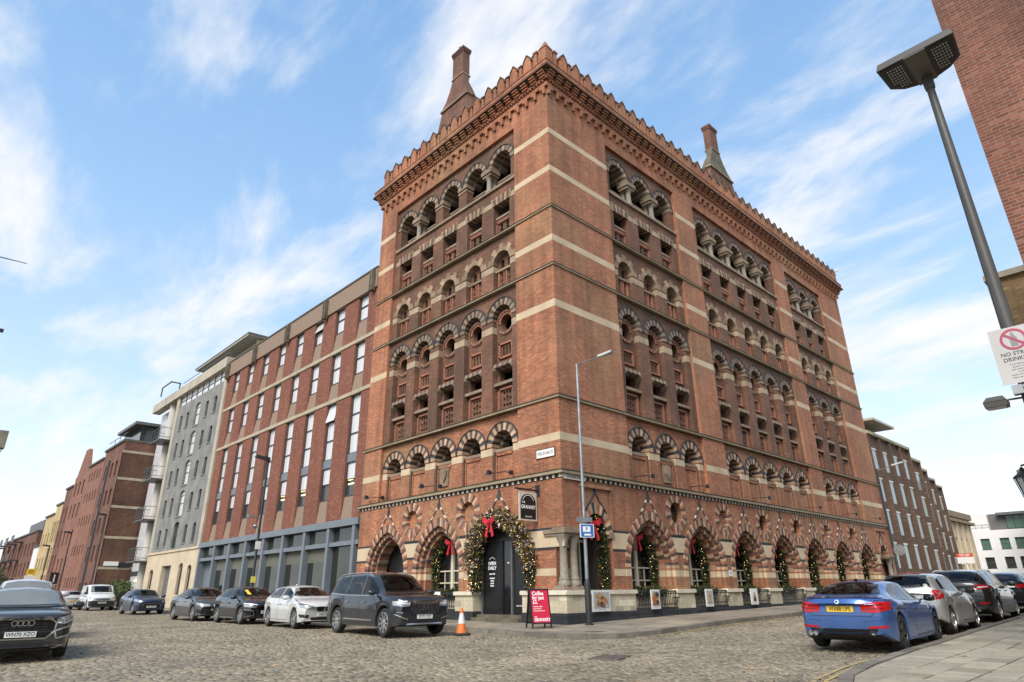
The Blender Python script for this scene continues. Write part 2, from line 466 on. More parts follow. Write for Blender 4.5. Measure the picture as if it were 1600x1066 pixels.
        L = MB(TR); L.box((-.975, wr-.7, 19.06), (.975, wr+.1, 19.2)); sub.append((L, 'sill', M['creamD']))
        L = MB(TR); L.box((-.975, wr-.66, 19.86), (.975, wr-.46, 19.94)); sub.append((L, 'rail', M['creamD']))
    names = ['arched_opening', 'oculus_opening', 'slit_opening', 'square_opening', 'colonnade_opening']
    o = S.build(names[k], mats)
    sub += [(q, 'impost_band', M['cream'] if k == 0 else M['creamB']) for q in Bd.pieces()]
    for mb_, nm, m_ in sub:
        c = mb_.build(nm, m_); c.parent = o
    return o

def put_copy(o, first, side, c):
    q = o if first else copy_tree(o)
    q.parent = GR
    if side == 'R': q.location = (c, 0, 0); q.rotation_euler = (0, 0, 0)
    else: q.location = (0, c, 0); q.rotation_euler = (0, 0, R(-90))
    q.matrix_parent_inverse = Matrix.Translation(GR.location).inverted()
    return q

for k in range(5):
    o = opening(k)
    first = True
    for side, bays in (('R', RB), ('L', LB)):
        for c in bays:
            put_copy(o, first, side, c); first = False

# columns between the top arches
def column_pair():
    P = MB(TR)
    P.box((-.36, wr-.5, 20.24), (.36, wr+.14, 20.45)); P.box((-.3, wr-.46, 20.1), (.3, wr+.08, 20.24))
    o = P.build('impost_block', M['creamD'])
    for w in (wr-.1, wr-.42):
        cb = MB(TR)
        T0 = cb.T; cb.T = None
        cb.lathe([(.2, 19.2), (.2, 19.28), (.15, 19.34), (.135, 19.4), (.125, 19.9), (.135, 19.98), (.2, 20.1)], (0, -w, 0), 12)
        c = cb.build('column', M['granite'], smooth=40); c.parent = o
    return o
def brick_pier():
    P = MB(TR)
    P.box((-.31, wr-.42, 19.2), (.31, wr, 20.16))
    o = P.build('brick_pier', M['dark'])
    Q = MB(TR)
    for za, zb, e in ((20.16, 20.27, .03), (20.27, 20.36, -.02), (20.36, 20.45, .05)): Q.box((-.31-e, wr-.42-e, za), (.31+e, wr+e, zb))
    c = Q.build('impost_block', M['creamD']); c.parent = o
    return o
cp, bp = column_pair(), brick_pier()
f1 = f2 = True
mid = lambda a: [(a[i]+a[i+1])/2 for i in range(len(a)-1)]
for side, grp in (('R', RB[:3]), ('R', RB[3:8]), ('R', RB[8:]), ('L', LB)):
    for i, c in enumerate(mid(grp)):
        if side == 'L' and i in (1, 2): put_copy(bp, f2, side, c); f2 = False
        else: put_copy(cp, f1, side, c); f1 = False

# ---- cornice and parapet
TRz = lambda u, w, z: (u, -w, z+.002)
for side, T, end in (('L', TL, WL), ('R', TRz, WR_)):
    mb = MB(T)
    n = round(end/.56)
    st = end/n
    for i in range(n):      # stepped corbels
        u = i*st
        mb.box((u+.02, -.1, 22.62), (u+st*.55, .13, 22.98)); mb.box((u+.02, -.1, 22.38), (u+st*.28, .13, 22.62))
    mb.box((-.122, -.1, 22.76), (end+.13, .13-.004, 23.0))
    m = round(end/.19)
    for i in range(m): mb.box((i*end/m, .1, 23.0), (i*end/m+.1, .2, 23.1))
    mb.box((-.216, -.1, 23.08), (end+.22, .22, 23.16))
    mb.box((-.116, -.1, 23.16), (end+.12, .12, 23.5))
    for i in range(n+1):    # triple brick brackets
        u = i*st - .18
        for j, e in enumerate((.3, .37, .44)): mb.box((u, .05, 23.16+j*.11), (u+.34, e, 23.16+j*.11+.062))
    mb.build('cornice', M['red'], GR)
    mb = MB(T); mb.prism([(-.496, 23.5), (end+.5, 23.5), (end+.5, 23.6), (-.496, 23.6)], -.6, .5); mb.build('cornice_ledge', M['capdark'], GR)
    mb = MB(T)
    mb.box((-.416, 0, 23.6), (end+.42, .42, 23.9)); mb.box((-.446, -.02, 23.9), (end+.45, .45, 23.96))
    mb.build('parapet', M['red'], GR)

def merlon():
    P = MB(TR)
    P.prism([(-.25, 23.95), (.25, 23.95), (.25, 24.56), (.19, 24.74), (0, 24.96), (-.19, 24.74), (-.25, 24.56)], .2, .4, 0)
    P.prism([(-.19, 24.05), (.19, 24.05), (.2, 24.52), (.14, 24.66), (0, 24.82), (-.14, 24.66), (-.2, 24.52)], .38, .404, 0)
    P.box((.37, .24, 23.95), (.53, .38, 24.6), 0); P.box((.33, .2, 24.6), (.57, .42, 24.68), 1)
    for s_ in (-1, 1):
        P.hexa([(s_*.29,.16,24.52),(s_*.25,.16,24.52),(s_*.25,.44,24.52),(s_*.29,.44,24.52),(s_*.22,.16,24.75),(s_*.18,.16,24.73),(s_*.18,.44,24.73),(s_*.22,.44,24.75)], 1)
        P.hexa([(s_*.22,.16,24.75),(s_*.18,.16,24.73),(s_*.18,.44,24.73),(s_*.22,.44,24.75),(0,.16,25.02),(0,.16,24.95),(0,.44,24.95),(0,.44,25.02)], 1)
    return P.build('parapet_merlon', [M['red'], M['capdark']])
mo = merlon()
first = True
for side, end in (('R', WR_), ('L', WL)):
    n = round((end - .3)/.93)
    for i in range(n):
        q = put_copy(mo, first, side, .82 + i*(end - .7)/n); first = False
P = MB()
for dx, dy in ((0, 0),):
    P.hexa([(-.42,-.42,23.95),(.06,-.42,23.95),(.06,.06,23.95),(-.42,.06,23.95),(-.40,-.40,24.7),(.04,-.40,24.7),(.04,.04,24.7),(-.40,.04,24.7)]); P.hexa([(-.43,-.43,24.7),(.07,-.43,24.7),(.07,.07,24.7),(-.43,.07,24.7),(-.20,-.20,25.25),(-.16,-.20,25.25),(-.16,-.16,25.25),(-.20,-.16,25.25)])
P.box((-.42, .16, 23.95), (-.2, .34, 24.66)); P.box((.16, -.42, 23.95), (.34, -.2, 24.66))
P.box((-.46, .12, 24.66), (-.16, .38, 24.75)); P.box((.12, -.46, 24.66), (.38, -.16, 24.75))
P.build('corner_merlon', M['red'], GR)
P = MB(); P.box((-.3, -.3, 23.4), (WR_+.3, WL+.3, 23.62)); P.build('roof', M['slate'], GR)
P = MB(); P.box((.9, WL-.3, .3), (WR_-.1, WL, 23.4)); P.box((WR_-.35, .9, .3), (WR_, WL-.31, 23.4)); P.build('wall', M['red'], GR)

# ---- roof gables carrying chimneys
def chimney(T, u0, u1, s0, s1, d0, d1, dw):
    """u0-u1 width of the flare foot, s0-s1 width of the shaft, depth d0-d1"""
    P = MB(T)
    P.hexa([(u0-.5,-d0-dw,23.6),(u1+1.6,-d0-dw,23.6),(u1+1.6,-d0,23.6),(u0-.5,-d0,23.6),(u0,-d0-dw,28.7),(u1,-d0-dw,28.7),(u1,-d0,28.7),(u0,-d0,28.7)])
    o = P.build('chimney', M['roofbrick'], GR)
    P = MB(T)
    lv = [(28.7, u0-.06, u1+.06, .06, dw), (29.3, u0+.2*(s0-u0), u1+.35*(s1-u1), -.02, dw*.8), (29.9, u0+.6*(s0-u0), u1+.72*(s1-u1), -.03, dw*.58), (30.6, s0, s1, -.04, d1-d0)]
    for a, b in zip(lv, lv[1:]):
        P.hexa([(a[1],-d0-a[4],a[0]),(a[2],-d0-a[4],a[0]),(a[2],-d0+a[3],a[0]),(a[1],-d0+a[3],a[0]),(b[1],-d0-b[4],b[0]),(b[2],-d0-b[4],b[0]),(b[2],-d0+b[3],b[0]),(b[1],-d0+b[3],b[0])])
    c = P.build('chimney_flare', M['slate'] if T is TR else M['roofbrick']); c.parent = o
    P = MB(T); P.box((s0, -d1, 30.6), (s1, -d0-.04, 32.55)); P.box((s0-.05, -d1-.05, 32.4), (s1+.05, -d0, 32.52), 0)
    P.box((s0-.08, -d1-.08, 32.55), (s1+.08, -d0+.04, 32.72)); c = P.build('chimney_shaft', M['roofbrick']); c.parent = o
    P = MB(T); P.box((s0-.05, -d1-.05, 30.56), (s1+.05, -d0+.01, 30.66)); P.box((u0-.1, -d0-.3, 28.62), (u1+.1, -d0+.1, 28.74)); c = P.build('stone_band', M['creamD']); c.parent = o
    P = MB(); cx, cy, _ = T((s0+s1)/2, -(d0+d1)/2, 0); P.lathe([(.2, 32.72), (.2, 32.92), (.17, 32.97), (.17, 33.08), (.13, 33.08), (.13, 32.8)], (cx, cy, 0), 14)
    c = P.build('chimney_pot', M['roofbrick'], smooth=40); c.parent = o
chimney(TL, 7.64, 10.05, 8.17, 9.17, 1.5, 2.06, .62)
chimney(TR, 18.4, 21.36, 19.15, 20.15, 1.5, 2.06, .66)
P = MB(); P.hexa([(2.1,7.3,23.6),(8,7.3,23.6),(8,10.6,23.6),(2.1,10.6,23.6),(2.1,8.6,28.4),(8,8.6,27.6),(8,8.9,27.6),(2.1,8.9,28.4)]); P.hexa([(17.8,2.1,23.6),(22.6,2.1,23.6),(22.6,8,23.6),(17.8,8,23.6),(19.6,2.1,28.4),(20.2,2.1,28.4),(20.2,8,27.6),(19.6,8,27.6)]); P.build_each('gabled_roof', M['slate'], GR)
P = MB(); P.hexa([(2.2,4.2,26.2),(4.2,4.2,26.2),(4.2,7.2,26.2),(2.2,7.2,26.2),(2.6,4.6,27.6),(4.2,4.6,28.0),(4.2,7.2,28.9),(2.6,7.2,28.5)]); P.build('roof_light', M['cap'], GR)
# ================================================================ GROUND FLOOR OF THE WAREHOUSE
ZS = 2.0
ORD = [(1.78, 2.16, .03, -.3), (1.48, 1.82, -.10, -.5), (1.30, 1.61, -.28, -.82), (1.17, 1.45, -.55, -1.0)]
def apt(a, h, s):
    Rr = (a*a + h*h)/(2*a); cx = a - Rr; tm = math.atan2(h, -cx)
    t = (1-abs(s))*tm
    return math.copysign(cx + Rr*math.cos(t), s), Rr*math.sin(t)
def hwid(z, a=1.78, h=2.16):
    if z <= ZS: return a
    Rr = (a*a + h*h)/(2*a); cx = a - Rr
    return cx + math.sqrt(max(0, Rr*Rr - (z-ZS)**2))
def arch_poly(c, a, h, z0, n=14):
    p = [(c-a, z0), (c+a, z0)]
    for i in range(n+1):
        x, z = apt(a, h, 1 - 2*i/n + (1e-6 if i == n//2 else 0)); p.append((c+x, ZS+z))
    return p
LAY = [(1.2, 1.68, 1), (1.68, 1.92, 0), (1.92, ZS, 1)]

def striped_arch(orders=3):
    P = MB(TR)
    for j in range(orders):
        (a1, h1, wf, wbk), (a0, h0) = ORD[j], ORD[j+1][:2]
        n = (46, 40, 24)[j]
        pat = [0, 6, 1] if j == 0 else [0, 6, 1, 6] if j == 1 else [0, 1, 6]
        for i in range(n):
            s0, s1 = 1-2*i/n, 1-2*(i+1)/n
            e = 1e-6
            q = [apt(a0, h0, s0-e), apt(a1+.02*(j > 0), h1+.02*(j > 0), s0-e), apt(a1+.02*(j > 0), h1+.02*(j > 0), s1+e), apt(a0, h0, s1+e)]
            m = pat[(i if i < n/2 else n-1-i) % len(pat)]
            P.hexa([(x, wbk, ZS+z) for x, z in q] + [(x, wf, ZS+z) for x, z in q], m)
        for s_ in (-1, 1):
            for za, zb, m in LAY:
                P.box((min(s_*a0, s_*a1), wbk, za), (max(s_*a0, s_*a1), wf, zb), (4, 3, 4)[LAY.index((za, zb, m))])
    # ogee tip
    for s_ in (-1, 1):
        pts = []
        for i in range(9):
            t = i/8
            x0, z0 = apt(1.78, 2.16, .22)
            pts.append((s_*x0*(1-t)**1.7, ZS+z0 + (4.9-ZS-z0)*t**.85))
        for i in range(8):
            (xa, za), (xb, zb) = pts[i], pts[i+1]
            d = .042
            P.hexa([(xa-d,-.1,za),(xa+d,-.1,za),(xb+d*.8,-.1,zb),(xb-d*.8,-.1,zb),(xa-d,.03,za),(xa+d,.03,za),(xb+d*.8,.03,zb),(xb-d*.8,.03,zb)], 5 if i in (1, 4) else 2)
    P.hexa([(-.07,-.1,4.55),(.07,-.1,4.55),(.07,.035,4.55),(-.07,.035,4.55),(-.015,-.1,4.97),(.015,-.1,4.97),(.015,.035,4.97),(-.015,.035,4.97)], 2)
    return P.build('striped_arch', [M['vC'], M['vR'], M['vK'], M['cream'], M['red'], M['cap'], M['vB']])

def keyhole(dark):
    P = MB(TR)
    ri = .46 if dark else .42
    ring(P, 0, 4.2, ri, .76, 30, -.26, .03, [0, 3, 1], 0, 2*PI, 1.0, 1)
    for i in range(5):
        x = -.3 + i*.12
        P.hexa([(x,-.1,3.56),(x+.12,-.1,3.56),(x+.12,.025,3.56),(x,.025,3.56),(x*.75,-.1,3.32),(x*.75+.09,-.1,3.32),(x*.75+.09,.025,3.32),(x*.75,.025,3.32)], (1, 0, 2, 0, 1)[i])
    P.box((-.5, -.1, 3.26), (.5, .02, 3.32), 2)
    o = P.build('keyhole_roundel', [M['vC'], M['vR'], M['vK'], M['vB']])
    Q = MB(TR); Q.plate(arc(0, 4.2, .44, 0, 2*PI, 20)[:-1], [], -.3, -.24 if dark else -.17)
    c = Q.build('round_window' if dark else 'brick_infill', M['glassD'] if dark else M['red']); c.parent = o
    return o

M['glassD'] = glass('dark_window_glass', (.010, .011, .012), .08)
M['frame'] = plain('cream_window_paint', (.62, .55, .40), .5, var=.08)
M['blackpaint'] = plain('black_door_paint', (.014, .014, .015), .35, var=.2)
M['iron'] = plain('black_iron', (.018, .018, .02), .5, var=.2)
M['white'] = plain('white_paint', (.75, .74, .70), .5, var=.06)

def arch_window():
    P = MB(TR)
    P.plate(arch_poly(0, 1.2, 1.48, .9), [], -.9, -.88)
    o = P.build('arch_window', M['glassD'])
    F = MB(TR)
    for s_ in (-1, 1): F.box((s_*1.06-.06, -.9, .9), (s_*1.06+.06, -.8, 2.15))
    F.box((-.075, -.9, .9), (.075, -.78, 3.35))
    for x in (-.55, .55): F.box((x-.012, -.88, .9), (x+.012, -.83, 2.0))
    for z in (1.55, 2.02): F.box((-1.05, -.88, z-.025), (1.05, -.81, z+.025))
    F.box((-1.17, -.9, .86), (1.17, -.6, .96))
    pts = [apt(1.13, 1.4, 1-2*i/12 + (1e-6 if i == 6 else 0)) for i in range(13)]
    F.T = None
    F.tube([(x, .84, ZS+z) for x, z in pts], .05, 6)
    c = F.build('window_frame', M['frame']); c.parent = o
    return o

def railing(w=2.55):
    P = MB(TR)
    P.box((-w/2, .06, 1.12), (w/2, .1, 1.17)); P.box((-w/2, .06, .66), (w/2, .1, .69))
    n = 22
    for i in range(n): 
        u = -w/2 + (i+.5)*w/n
        P.box((u-.012, .07, .6), (u+.012, .09, 1.12))
    for s_ in (-1, 1):
        P.box((s_*(w/2-.1)-.16, .1, .88), (s_*(w/2-.1)+.16, .2, .93))
    o = P.build('area_railing', M['iron'])
    return o

AL = [7.14]; AR = [5.15, 9.1, 13.05, 17.0, 20.92, 24.85, 28.8]
KL = [5.19, 9.09]; KR = [7.13, 11.08, 15.0, 18.9, 22.85, 26.8]
DARKK = {7.13, 15.0, 18.9, 26.8}
porch = [(.12, 1.26), (2.66, 1.26), (2.66, 3.08)] + [(1.78 + .84*math.cos(PI*i/10), 3.08 + 1.0*math.sin(PI*i/10)) for i in range(11)] + [(.12, 3.08)]
mir = lambda p: [(WR_ - u, z) for u, z in p][::-1]
for side, T, ac, kc, end in (('L', TL, [3.3, 7.14, 11.05], KL, WL), ('R', TR, AR, KR, WR_)):
    mb = MB(T)
    holes = [arc(c, 4.2, .46, 0, 2*PI, 20)[:-1] for c in kc]
    if side == 'R': holes += [mir(porch)]
    outer = [(.4, 1.2)] if side == 'L' else [(2.66, 1.2)]
    for c in ac: outer += [(c-1.74, 1.2)] + arch_poly(c, 1.74, 2.1, 1.2)[2:][::-1] + [(c+1.74, 1.2)]
    if side == 'L': outer += [(end, 1.2), (end, 5.12), (.003, 5.12), (.003, 3.08), (.4, 3.08)]
    else: outer += [(end, 1.2), (end, 5.12), (.004, 5.12), (.004, 3.081)] + porch[3:-1][::-1] + [(2.66, 3.08)]
    mb.plate(outer, holes, -.34, 0)
    mb.build('wall', M['red'], GR)
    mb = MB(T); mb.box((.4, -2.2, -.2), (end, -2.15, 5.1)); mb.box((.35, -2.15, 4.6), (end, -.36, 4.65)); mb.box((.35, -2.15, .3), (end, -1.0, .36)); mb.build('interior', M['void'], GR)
    # stone and black bands on the free wall
    lim = [0.0] + [x for c in ac for x in (c, c)] + [end]
    ivs = [(lim[i], lim[i+1], i > 0, i+2 < len(lim)) for i in range(0, len(lim), 2)]
    for nm, m_, za, zb, e in (('stone_band', 'cream', 2.62, 3.2, .005), ('black_band', 'black', 2.53, 2.62, .007), ('black_band', 'black', 3.2, 3.28, .007), ('stone_band', 'cream', 1.68, 1.92, .005)):
        mb = MB(T)
        for a, b, la, lb in ivs:
            zz = [za + (zb-za)*i/4 for i in range(5)]
            f = lambda z: (a + hwid(z)-.02) if la else a + (2.68 if side == 'R' and a == 0 else .41 if a == 0 and zb < 3.1 else -.002)
            g_ = lambda z: (b - hwid(z)+.02) if lb else b - (2.68 if side == 'R' else 0)
            if side == 'R' and (not la or not lb) and zb < 2.0 and False: continue
            if min(g_(z)-f(z) for z in zz) < .04: continue
            mb.prism([(f(z), z) for z in zz] + [(g_(z), z) for z in zz[::-1]], -.05, e)
        mb.build_each(nm, M[m_], GR)
    # chequered course under the string
    mb = MB(T)
    n = round(end/.3)
    for i in range(n):
        u = i*end/n
        mb.box((u, -.02, 4.98), (u+.1, .05, 5.09), 0); mb.box((u+.1, -.02, 4.985), (u+end/n, .035, 5.085), 1)
    mb.build('chequered_course', [M['cap'], M['black']], GR)

o = striped_arch(); first = True
for side, cs in (('R', AR), ('L', [7.14, 11.05])):
    for c in cs: put_copy(o, first, side, c); first = False
put_copy(striped_arch(1), True, 'L', 3.3)
P = MB(TL); P.plate([(3.3+x_, z_) for x_, z_ in arch_poly(0, 1.44, 1.75, .4)], [], -.46, -.40); P.build('timber_screen', M['blackpaint'], GR)
oD, oB = keyhole(True), keyhole(False); fD = fB = True
for c in KR:
    if c in DARKK: put_copy(oD, fD, 'R', c); fD = False
    else: put_copy(oB, fB, 'R', c); fB = False
for c in KL: put_copy(oB, False, 'L', c)
o = arch_window(); ra = railing(); first = True
for side, cs in (('R', AR), ('L', AL)):
    for c in cs: put_copy(o, first, side, c); put_copy(ra, first, side, c); first = False

# plinth: piers, and set-back lightwell walls behind the railings
def plinth(T, spans, wells, steps=()):
    P, Cp, K, Wl = MB(T), MB(T), MB(T), MB(T)
    for a, b in spans:
        P.box((a, -.4, .5), (b, .1, 1.07)); K.box((a-.02, -.4, -.6), (b+.02, .13, .5))
        Cp.prism([(a-.04, 1.07), (b+.04, 1.07), (b+.06, 1.12), (b+.06, 1.17), (b+.02, 1.21), (a-.02, 1.21), (a-.06, 1.17), (a-.06, 1.12)], -.4, .17)
    for a, b in wells:
        Wl.box((a, -.5, .3), (b, -.36, 1.0)); K.box((a, -.36, -.6), (b, .1, .56))
    P.build_each('plinth', M['plinth'], GR); Cp.build_each('plinth_cap', M['cap'], GR); K.build_each('plinth_base', M['plinthK'], GR); Wl.build_each('lightwell_wall', M['plinth'], GR)
sp = [(-.096, 3.72)] + [(c+1.35, c+3.95-1.35) for c in AR[:-1]] + [(AR[-1]+1.35, WR_+.1)]
plinth(TR, [s for s in sp], [(c-1.35, c+1.35) for c in AR])
plinth(TL, [(-.096, 2.0), (4.7, 5.78), (8.5, 9.85), (12.2, WL+.02)], [(5.78, 8.5)])
# doorways in the left front
P = MB(TL); P.box((9.95, -.95, .1), (12.15, -.9, 3.4)); dk = P.build('door', M['blackpaint'], GR)
P = MB(TL); P.prism([(2.05, -.1), (4.6, -.1), (4.6, .3), (2.05, .3)], -1.0, .28); P.prism([(2.1, .3), (4.55, .3), (4.55, .4), (2.1, .4)], -1.0, .02); P.build('doorstep', M['slate'], GR)
P = MB(TL)
P.box((3.46, -.38, .4), (4.56, -.32, 3.0)); P.box((3.54, -.33, .55), (3.58, -.305, 2.85)); P.box((4.44, -.33, .55), (4.48, -.305, 2.85)); P.box((3.54, -.33, .55), (4.48, -.305, .6)); P.box((3.54, -.33, .95), (4.48, -.31, .99))
P.box((2.24, -.38, 3.0), (4.66, -.28, 3.1))
door = P.build('door', M['blackpaint'], GR)
P = MB(TL); P.box((4.56, -.40, .4), (4.64, -.26, 3.0)); P.box((2.87, -.40, .4), (2.94, -.24, 3.0)); c = P.build('door_frame', plain('grey_door_edge', (.12,.12,.12), .5), GR); 
P = MB(TL); P.box((2.94, -.395, .42), (3.46, -.37, 3.0)); P.build('door_glass', M['glassD'], GR)
P = MB(TL); P.box((2.27, -.385, .42), (2.87, -.32, 3.0)); P.build('door', M['blackpaint'], GR)
M['ink'] = plain('white_lettering', (.8, .8, .78), .6, var=.03)
P = MB()
tl = lambda u0, z0, w: (lambda x, y, d: (-(w+d), u0 - x, z0 + y))     # text on the left front reads towards -Y
for s, z, sz in (('OPEN', 2.2, .17), ('DAILY', 2.03, .17), ('8AM - LATE', 1.82, .06), ('BREAKFAST', 1.66, .055), ('COFFEE', 1.57, .055), ('LUNCH', 1.48, .055), ('DRINKS', 1.39, .055)):
    text_mb(P, s, sz, tl(4.06, z, -.32), bold=.006)
for i in range(9):
    t0, t1 = PI*(.2+.6*i/9), PI*(.2+.6*(i+.85)/9)
    P.T = lambda x, w, z: (-w, 4.06 - x, z); ring(P, 0, 2.24, .17, .19, 1, -.318, -.314, [0], t0, t1); P.T = None
text_mb(P, 'WAPPING', .17, tl(2.56, 2.62, -.32), bold=.006, xs=.55)
text_mb(P, 'BAR', .07, tl(3.2, 2.2, -.37), bold=.003)
text_mb(P, 'MIND THE STEP', .05, tl(2.56, .7, -.32), bold=.002)
P.build('door_lettering', M['ink'], GR)

# ---- corner porch (and its twin at the far end of the right front)
def porch_parts(S, flip):
    X = (lambda u: WR_ - u) if flip else (lambda u: u)
    T = lambda u, w, z: (X(u), -w, z)
    P = MB(T); P.box((.3, -1.2, .9), (1.05, -.62, 3.1)); P.box((2.55, -1.2, .9), (2.9, -.3, 3.1)); P.build_each('porch_wall', M['red'], GR)
    P = MB(T); P.box((.3, -1.2, 1.68), (1.06, -.615, 1.92)); P.box((.3, -1.2, 2.62), (1.06, -.615, 3.1)); P.box((2.54, -1.2, 2.62), (2.9, -.29, 3.06)); P.box((2.54,-1.2,1.68),(2.9,-.29,1.92)); P.build('stone_band', M['cream'], GR)
    P = MB(T); P.box((.3, -1.2, 2.53), (1.064, -.612, 2.62)); P.build('black_band', M['black'], GR)
    P = MB(T)
    for cx in (.12, .64): P.hexa([(cx-.26,-.5,1.2),(cx+.28,-.5,1.2),(cx+.28,.06,1.2),(cx-.26,.06,1.2),(cx-.22,-.46,1.36),(cx+.22,-.46,1.36),(cx+.22,.02,1.36),(cx-.22,.02,1.36)])
    P.build('column_pedestal', M['creamD'], GR)
    for cx in (.12, .64):
        P = MB(); P.lathe([(.22, 1.36), (.23, 1.44), (.18, 1.52), (.19, 1.58), (.145, 1.64), (.13, 2.6), (.15, 2.64), (.145, 2.7), (.23, 2.92), (.25, 2.98)], (X(cx), .16, 0), 18)
        P.build('column', M['granite'], GR, smooth=40)
    P = MB(T); P.box((-.06, -.9, 2.98), (1.12, .07, 3.06)); P.box((-.1, -.9, 3.06), (1.16, .12, 3.2)); P.box((-.06, -.5, 3.2), (1.14, .09, 3.26))
    for i in range(12): P.box((-.06+i*.1, .05, 3.085), (-.02+i*.1, .14, 3.12))
    P.build('impost_block', M['creamD'], GR); P = MB(T); P.box((2.5, -.9, 2.98), (2.76, .05, 3.2)); P.build('impost_block', M['creamD'], GR)
    P = MB(T); P.box((1.1, -1.0, .9), (2.6, -.95, 3.6)); P.build('door', M['blackpaint'], GR)
    P = MB(T)
    for u in (1.08, 1.78, 2.44): P.box((u, -.96, .9), (u+.07, -.88, 3.0))
    P.box((1.08, -.96, 2.86), (2.5, -.87, 2.95)); P.build('door_frame', M['frame'], GR)
    P = MB(T)    # recessed square panel edge, arch ring and ogee
    P.box((.9, -.02, 4.72), (2.72, .1, 4.84)); P.box((2.66, -.02, 3.28), (2.74, .06, 4.72)); P.box((.88, -.02, 3.28), (.94, .06, 4.72))
    P.build('panel_frame', M['red'], GR)
    P = MB(T)
    n = 17
    for i in range(n):
        t0, t1 = PI*i/n, PI*(i+1)/n
        f = lambda r, t: (1.78 + r*math.cos(t)*.98, 3.1 + (r*1.0 + .28*max(0, math.sin(t))**8*(r-.7))*math.sin(t)*1.12)
        q = [f(.66, t0), f(.94, t0), f(.94, t1), f(.66, t1)]
        P.hexa([(x, -.5, z) for x, z in q] + [(x, .03, z) for x, z in q], [0, 2, 0, 1][i % 4])
    for s_ in (-1, 1):
        pts = [(1.78 + s_*.62*(1-i/6)**1.6, 3.84 + .86*(i/6)**.8) for i in range(7)]
        for (xa, za), (xb, zb) in zip(pts, pts[1:]):
            P.hexa([(xa-.05,-.05,za),(xa+.05,-.05,za),(xb+.04,-.05,zb),(xb-.04,-.05,zb),(xa-.05,.03,za),(xa+.05,.03,za),(xb+.04,.03,zb),(xb-.04,.03,zb)], 2)
    P.build('striped_arch', [M['vC'], M['vR'], M['vK']], GR)
porch_parts('R', False); porch_parts('R', True)

# coats of arms on two first-floor panels
def crest(T, u):
    P = MB(T)
    P.prism([(u-.26, 5.5), (u+.26, 5.5), (u+.3, 6.28), (u-.3, 6.28)], wb+.1, wb+.2)
    P.prism([(u-.17, 5.9), (u, 5.66), (u+.17, 5.9), (u+.19, 6.16), (u-.19, 6.16)], wb+.2, wb+.27)
    P.prism([(u-.12, 6.16), (u+.12, 6.16), (u+.06, 6.26), (u-.06, 6.26)], wb+.2, wb+.25)
    P.build('carved_crest', M['creamD'], GR)
crest(TL, LB[2]); crest(TR, RB[1])

# ---- floodlights on arms along the first string course
M['lamp_lens'] = plain('lamp_lens', (.5, .5, .47), .25)
def floodlight():
    P = MB(TR)
    P.T = None
    P.tube([(.45, .1, 5.48), (.45, -.14, 5.48), (.38, -.2, 5.5), (-.38, -.26, 5.52)], .018, 6)
    P.box((.4, -.04, 5.4), (.5, .1, 5.56)); P.hexa([(-.56,-.40,5.47),(-.38,-.40,5.47),(-.38,-.2,5.5),(-.56,-.2,5.5),(-.52,-.38,5.66),(-.4,-.38,5.66),(-.4,-.22,5.62),(-.52,-.22,5.62)])
    o = P.build('arm_floodlight', M['iron'])
    Q = MB(); Q.box((-.55, -.39, 5.455), (-.39, -.22, 5.47)); c = Q.build('lens', M['lamp_lens']); c.parent = o
    return o
fl = floodlight(); first = True
for lab, side, c in (('black arm floodlight at the left end of the left front', 'L', 12.2), ('black arm floodlight over the plain middle bay of the left front', 'L', 7.6), ('black arm floodlight above the Christmas-dressed doorway', 'L', 3.1),
                ('black arm floodlight above the first right-hand arch', 'R', 5.0), ('black arm floodlight above the second right-hand arch', 'R', 9.2), ('black arm floodlight under the middle bay of the right front', 'R', 15.2),
                ('black arm floodlight at the right end of the middle bay', 'R', 21.5), ('black arm floodlight under the far three bays', 'R', 27.0), ('black arm floodlight beside the far right corner', 'R', 31.2)):
    q = fl if first else copy_tree(fl); first = False
    if side == 'R': q.location = (c, 0, 0)
    else: q.location = (0, c, 0); q.rotation_euler = (0, 0, R(-90))
    tag(q, lab, 'floodlight', 'floodlights on the warehouse front')

# ---- Christmas greenery
M['fir'] = plain('fir_green', (.026, .042, .014), .8, var=.3, scale=6, isl=.5)
M['dryleaf'] = plain('bronze_leaf', (.12, .06, .03), .7, var=.3, scale=6, isl=.6)
M['paleleaf'] = plain('silver_leaf', (.42, .35, .30), .6, var=.25, scale=6, isl=.4)
M['goldleaf'] = plain('gold_leaf', (.36, .25, .045), .6, var=.3, scale=6, isl=.4)
M['bow'] = plain('red_ribbon', (.50, .012, .022), .5, var=.2, scale=5)
M['bulb'] = emit('warm_bulb', (1.0, .72, .30), 3.0)
M['bulbR'] = emit('red_bulb', (1.0, .1, .05), 4.0); M['bulbB'] = emit('blue_bulb', (.05, .1, 1.0), 5.0); M['bulbG'] = emit('green_bulb', (.05, 1.0, .15), 4.0)

